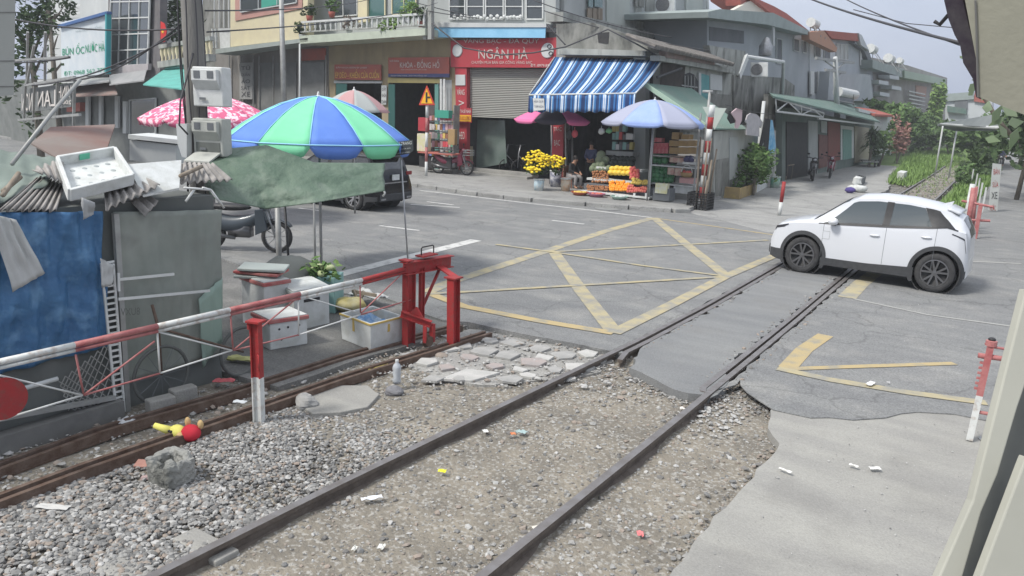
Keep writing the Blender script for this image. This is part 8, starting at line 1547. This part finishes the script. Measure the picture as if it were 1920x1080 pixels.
hang('white shirt hanging on the clothes line', 'shirt', [(1402, 216), (1408, 212), (1418, 214), (1424, 219), (1430, 230), (1427, 240), (1424, 236), (1424, 256), (1400, 253), (1401, 232), (1398, 228)], -8.95, M_LAUN); hang('black trousers hanging at the right of the white shirt', 'trousers', [(1436, 222), (1445, 224), (1443, 250), (1440, 288), (1432, 284), (1434, 262), (1428, 275), (1425, 272), (1431, 244)], -8.85, M_BLK); hang('bright blue garment hanging at the end of the clothes line', 'garment', [(1444, 224), (1449, 226), (1452, 250), (1455, 275), (1450, 290), (1440, 285), (1438, 262), (1444, 246)], -8.9, mat('bright_blue', (.05, .28, .5), (.3, .5, .62), rough=.7, scale=4))
mb = MB(); mb.tube([PX(-8.95).at(1360, 196), PX(-8.95).at(1400, 208), PX(-8.95).at(1452, 216)], .012, 6); tag(mb.build('clothes_line', M_CABLE), 'thin line carrying the washing beside the lean-to', 'clothes line')
def bush(label, px, py, X, r, n, size, m, z0=0, seed=1, cat='shrub', grp=None, stem=True):
    c = PX(X).at(px, py); t = thing('shrub', label, cat, (c.x, c.y, z0), grp); mb = MB(); leaves(mb, c, r, n, size, seed=seed); mb.build('foliage', m, t, recalc=False); mb = MB()
    for k in range(4): mb.tube([(c.x, c.y, z0), (c.x+rr.uniform(-.5, .5)*r[0], c.y+rr.uniform(-.5, .5)*r[1], c.z+r[2]*.3)], [.05, .02], 6)
    mb.build('stems', M_BARK, t); return t
bush('leafy green shrub beside the peeling wall and the planter boxes', 1418, 312, -8.9, (.75, 1.3, .78), 1500, .13, M_LEAF, seed=3)
for (nr, rt, lf, h, m, lb) in [((1386, 374), (1418, 362), (1346, 370), .42, mat('planter_yellow', (.42, .32, .14), (.3, .22, .12), rough=.8, scale=4), 'yellowish printed planter box beside the peeling wall'), ((1418, 362), (1440, 350), (1396, 362), .38, M_FOAM, 'white foam planter box behind the yellow one')]: fbox(lb, nr, rt, lf, h, m, None, openb=True, z=.005, nm='planter_box')
c = G(1452, 356, .0); bucket(1452, 352, .22, .5, mat('green_bin', (.1, .32, .22), (.5, .55, .5), rough=.5, scale=4), 'green and white striped bucket by the shrub', z=0)
c = G(1464, 336, 0); t = thing('small_table', 'small table with odds and ends in front of the dark doorway', 'table', c); mb = MB(); mb.box(c+V((0, 0, .75)), (.9, 1.2, .05)); mb.build('top', M_WOOD, t)
for sx in (-1, 1):
    for sy in (-1, 1): mb = MB(); mb.box(c+V((sx*.38, sy*.5, .37)), (.05, .05, .74)); mb.build('leg', M_WOOD, t)
for k in range(5): o = MB(); o.lathe(c+V((rr.uniform(-.3, .3), -.4+.2*k, .775)), [(0, 0), (.07, 0), (.08, .16), (.03, .2), (0, .2)], 10); tag(o.build('jar', [M_WHITE, M_STEEL, M_HD, M_WHITE, M_GALV][k]), 'small jar standing on the table before the dark doorway', 'jar', 'jars on the small table')
fbox('dark blue storage crate on the pavement in front of the track', (1612, 350), (1622, 343), (1600, 346), .35, M_HD, None, openb=True, z=.005, nm='crate'); c = G(1607, 360, .005); o = MB(); o.sph((c.x, c.y, .16), (.42, .3, .17), 12, 8, jit=.12); tag(o.build('white_bundle', M_FOAM, smooth=True), 'bundle of white cloth on the pavement above the car roof', 'bundle'); c = G(1593, 362, .005); o = MB(); o.sph((c.x, c.y, .13), (.22, .18, .13), 10, 7, jit=.1); tag(o.build('purple_bundle', mat('purple', (.08, .06, .22), rough=.8), smooth=True), 'small dark purple bundle beside the white one', 'bundle'); c = G(1606, 345, .35); o = MB(); o.sph((c.x, c.y, .5), (.2, .15, .22), 8, 6, jit=.3); tag(o.build('paper_bag', M_FOAM), 'crumpled white paper standing in the dark crate', 'paper')
fbox('small white foam box beside the far track', (1693, 342), (1699, 338), (1680, 340), .5, M_FOAM, None, z=-.02)
t = thing('hand_cart', 'low grey hand cart with two wheels parked beneath the spiky plant', 'cart', G(1630, 312, 0)); c = G(1628, 312, 0); mb = MB(); mb.box(c+V((0, 0, .38)), (1.0, 2.6, .08), .25); mb.build('bed', M_GALV, t)
for k in (-.6, .8): mb = MB(); mb.lathe(c+V((.5, k, .25)), [(0, -.04), (.25, -.04), (.25, .04), (0, .04)], 16, axis=V((1, 0, 0))); mb.build('wheel', M_TYRE, t)
c = PX(-9.0).at(1632, 292); t = thing('spiky_plant', 'tall spiky leaved plant in front of the cream shutter', 'plant', (c.x, c.y, 0)); mb = MB(); rq = random.Random(9)
for k in range(150):
    a = rq.uniform(0, 6.28); e = rq.uniform(-.5, 1.2); l = rq.uniform(.6, 1.1); d = V((math.cos(a)*math.cos(e), math.sin(a)*math.cos(e), math.sin(e))); p0 = V((c.x, c.y, rq.uniform(1.2, 2.3))); s = d.cross(V((0, 0, 1))).normalized()*.045; p1 = p0+d*l*.6; p2 = p0+d*l+V((0, 0, -.35*l)); mb.add([p0-s, p0+s, p1+s, p1-s, p2], [(0, 1, 2, 3), (3, 2, 4)])
mb.build('leaves', M_LEAFD, t, recalc=False); mb = MB(); mb.tube([(c.x, c.y, 0), (c.x, c.y, 1.4)], .09, 8); mb.build('trunk', M_BARK, t)
# greenery along the far track
M_LEAFM = mat('mid_leaves', (.05, .10, .03), (.10, .17, .055), rough=.8, scale=1.5, c3=(.17, .24, .09), s3=5, a3=.6)
mPkF = mat('pink_blossom', (.45, .2, .2), (.2, .16, .1), rough=.8, scale=5)
for i, (px, py, X, r, n, sz, m, lb) in enumerate([(1655, 268, -8.6, (.8, 1.5, .95), 800, .16, M_LEAFM, 'green shrub beyond the spiky plant'), (1688, 262, -8.3, (.7, 1.6, 1.2), 800, .18, mPkF, 'pink flowering shrub beside the grassy track'), (1702, 234, -10, (1.8, 3.5, 1.35), 2200, .24, M_LEAFM, 'broad green thicket behind the pink flowering shrub'), (1740, 250, -9.3, (2.0, 3.5, 1.5), 2400, .28, M_LEAFM, 'dense green thicket where the track disappears'), (1668, 208, -10.5, (1.6, 2.5, .8), 1000, .3, M_LEAF, 'pale bushy growth above the small house roof')]): bush(lb, px, py, X, r, n, sz, m, seed=30+i)
for i, (px, py, X, r, n, sz, m, lb) in enumerate([(1785, 256, -6.6, (2.6, 4, 1.2), 2200, .3, M_LEAFM, 'green bank behind the end of the rails'), (1835, 262, -3.6, (2.0, 4, 1.25), 2200, .28, M_LEAFM, 'vine covered bank below the dark canopy roof'), (1845, 305, -2.35, (.8, 3.2, 1.15), 1500, .18, M_LEAFD, 'dark green bush between the far track and the alley'), (1812, 330, -2.6, (.5, 2.6, .7), 900, .14, M_LEAFM, 'low scrub at the edge of the far track'), (1866, 235, -2.4, (.8, 3, 1.0), 900, .22, M_LEAF, 'pale climbing plant left of the alley')]): bush(lb, px, py, X, r, n, sz, m, seed=40+i)
c = AX(1757, 195, -9); t = thing('column_tree', 'tall narrow pale green tree covered in creeper far down the line', 'tree', (c.x, c.y, 0)); mb = MB(); leaves(mb, V((c.x, c.y, c.z)), (.8, 1, 2.4), 1500, .28, seed=61); mb.build('crown', M_LEAFP, t, recalc=False); mb = MB(); mb.tube([(c.x, c.y, 0), (c.x, c.y, c.z)], .3, 8); mb.build('trunk', M_BARK, t)
c = AX(1800, 175, -6); t = thing('house_far', 'far small houses with red and white roofs above the canopy', 'house', (-6, c.y, 0)); Pq = PY(120); t.name = 'far_house'
part('wall', M_HOUSE2, t, Pq, [(1772, 178), (1860, 180), (1860, 262), (1772, 262)], 6); part('red_roof', M_TILE, t, Pq, [(1828, 172), (1852, 180), (1852, 194), (1826, 190)], 1, .3); part('grey_roof', M_SLABR, t, Pq, [(1772, 176), (1826, 172), (1826, 186), (1772, 190)], 1, .3); part('green_roof', M_GREENROOF, t, Pq, [(1776, 198), (1812, 204), (1812, 214), (1776, 210)], 1, .6); part('dark_gap', M_HD, t, Pq, [(1790, 186), (1814, 186), (1814, 206), (1790, 200)], .1, .2)
t = thing('canopy_roof', 'dark sheet roof on thin posts over the overgrown bank left of the alley', 'canopy', G(1800, 300, 0)); Y0 = 46; mb = MB(); q = [AY(1758, 232, Y0+8), AY(1878, 212, Y0), AY(1880, 240, Y0-2), AY(1790, 242, Y0+6)]; mb.prism(q, (0, 0, -.12)); mb.build('roof', mat('dark_sheet', (.14, .16, .165), (.2, .22, .22), rough=.7, scale=.5), t); mb = MB(); mb.tube([AY(1765, 233, Y0+7), AY(1830, 238, Y0+2), AY(1880, 240, Y0-2)], .09, 6); mb.build('gutter', M_LGREY, t, True)
for x, y in ((1768, 262), (1795, 265)): mb = MB(); a = AY(x, 236, Y0+6); mb.tube([a, (a.x, a.y, 0)], .045, 6); mb.build('post', M_LGREY, t, True)
# right side of the alley: shaded trees and walls behind the booth
for i, (x, y, Y, rd, n, sz, lb) in enumerate([(1932, 235, 40, (1.3, 4, 2.2), 1200, .25, 'dark tree shading the right side of the alley'), (1925, 235, 75, (1.5, 6, 3.0), 900, .4, 'tree at the far right end of the alley')]):
    c = AY(x, y, Y); tree('tree', lb, (c.x, Y, 0), c.z+rd[2], rd, n, sz, M_LEAFD, seed=i+70, trunk=.1)
t = thing('alley_wall', 'grey wall with posts along the right side of the alley', 'wall', (2.2, 40, 0)); mb = MB(); mb.box((2.4, 45, 1.0), (.3, 50, 2.0)); mb.build('wall', M_OLD2, t)
# leaves near the booth eave
o = MB(); rq = random.Random(4)
for (x, y, s) in [(1832, 148, 14), (1826, 162, 16), (1845, 178, 16), (1822, 172, 12), (1852, 200, 18), (1870, 212, 20), (1890, 205, 22), (1905, 230, 22), (1880, 245, 18), (1803, 108, 5), (1862, 262, 16), (1900, 262, 22), (1838, 172, 12), (1868, 228, 16)]:
    d = rq.uniform(3.2, 4.5); c = AD(x, y, d); s = s*d/F; a = (r_*rq.uniform(-1, 1)+u_*rq.uniform(-1, 1)+f_*rq.uniform(-.4, .4)).normalized(); b_ = a.cross(f_+r_*rq.uniform(-.5, .5)).normalized(); o.add([c-a*s, c-a*s*.3-b_*s*.5, c+a*s, c-a*s*.3+b_*s*.5], [(0, 1, 2, 3)])
t = thing('climbing_plant', 'large heart shaped leaves hanging at the booth eave', 'plant', AD(1850, 200, 4)); o.build('leaves', mat('big_leaf', (.12, .17, .09), (.16, .2, .13), rough=.7, scale=2), t, recalc=False, thick=.002); mb = MB(); mb.tube([AD(1812, 95, 4), AD(1836, 165, 4), AD(1870, 225, 4), AD(1905, 262, 4)], .012, 6); mb.build('stem', M_BARK, t, True)
# parked vehicles far up the alley
c = G(1889, 262, 0); o = MB(); o.box((c.x, c.y, .8), (1.7, 4, 1.0)); o.box((c.x, c.y+.3, 1.5), (1.5, 2.2, .6)); tag(o.build('parked_van', M_WHITE, bevel=.2), 'tiny white vehicle at the far end of the alley', 'car')
c = G(1917, 335, 0); moto('grey motorbike parked at the right edge of the alley', (c.x+.1, c.y, 0), R(95), M_GRYC)
# ================= wires
def wire(pts, r, lb, sag=0, grp='overhead cables'):
    a, b_ = V(pts[0]), V(pts[-1]); P = pts if len(pts) > 2 else [a+(b_-a)*(k/16)+V((0, 0, -sag*4*(k/16)*(1-k/16))) for k in range(17)]; mb = MB(); mb.tube(P, r, 5); return tag(mb.build('cable', M_CABLE, smooth=True), lb, 'cable', grp)
wire([AY(1505, -8, 22), AY(1800, 80, 12)], .022, 'thick black cable crossing the sky to the booth, lower of the pair', .05); wire([AY(1570, -10, 24), AY(1800, 84, 12)], .014, 'thinner black cable crossing the sky above the thick one', .05); wire([AY(1600, 18, 40), AY(1700, 44, 40), AY(1790, 52, 38)], .02, 'faint thin wire across the sky')
Pw = PY(24.5); PwL = 11
wire([AY(810, 44, 25), AY(870, 90, 25), AY(940, 103, 25), AY(1000, 99, 25), AY(1060, 88, 25.5), AY(1140, 55, 26), AY(1180, 75, 26), AY(1230, 103, 27)], .028, 'pale looping cable hung across the red fascia sign'); wire([AY(1025, 45, 27), AY(1060, 84, 27)], .03, 'short pale cable beside the red fascia')
for i, (a, b_, sg_) in enumerate([((0, 30), (360, 52), .1), ((0, 115), (130, 108), .03), ((60, 160), (352, 48), .15), ((110, 152), (350, 35), .2)]): wire([AX(a[0], a[1], -13), AX(b_[0], b_[1], -8.7)], .011, ['black cable from the pole to the far left, topmost', 'short horizontal cable in front of the trees at the left edge', 'black cable sagging from the pole to the lattice frame', 'second cable sagging just below the one to the lattice frame'][i], sg_)
for i, (a, b_) in enumerate([((385, 20), (720, -10)), ((388, 60), (820, 5)), ((1020, 20), (1330, 95)), ((1000, 0), (1260, 70)), ((800, 20), (1040, 38)), ((780, 5), (1060, 55))]): wire([AX(*a, -8.6) if i < 2 else AY(*a, 27), AY(b_[0], b_[1], 24) if i < 2 else AY(b_[0], b_[1], 30)], .010 if i < 2 else .018, ['cable from the pole over the yellow house', 'cable from the pole over the plant balcony', 'cable along the cornice of the grey tenement', 'upper cable along the grey tenement wall', 'cable across the white upper windows', 'lower cable across the white upper windows'][i], .15)
wire([AX(362, 100, -8.5), AX(338, 190, -8.4), AX(336, 235, -8.35), AX(352, 252, -8.35)], .012, 'loose black cable loop hanging left of the concrete pole')
wire([P167.at(1235, 25, .5), P167.at(1232, 55, .4), P167.at(1222, 85, .6)], .05, 'pipe dropping from the high air conditioner'); wire([P12.at(1232, 145, .3), P12.at(1278, 128, .3)], .05, 'dark strut on the corner building wall')

# ================= air
mb = MB(); mb.box((-20, 190, 14.4), (420, 400, 31.4)); hz = struct(mb.build('haze', None), 'stuff'); m = bpy.data.materials.new('haze'); m.use_nodes = True; m.node_tree.nodes.clear(); o_ = m.node_tree.nodes.new('ShaderNodeOutputMaterial'); v_ = m.node_tree.nodes.new('ShaderNodeVolumePrincipled'); v_.inputs['Color'].default_value = (.82, .86, .9, 1); v_.inputs['Density'].default_value = .0013; m.node_tree.links.new(v_.outputs[0], o_.inputs['Volume']); hz.data.materials.append(m)
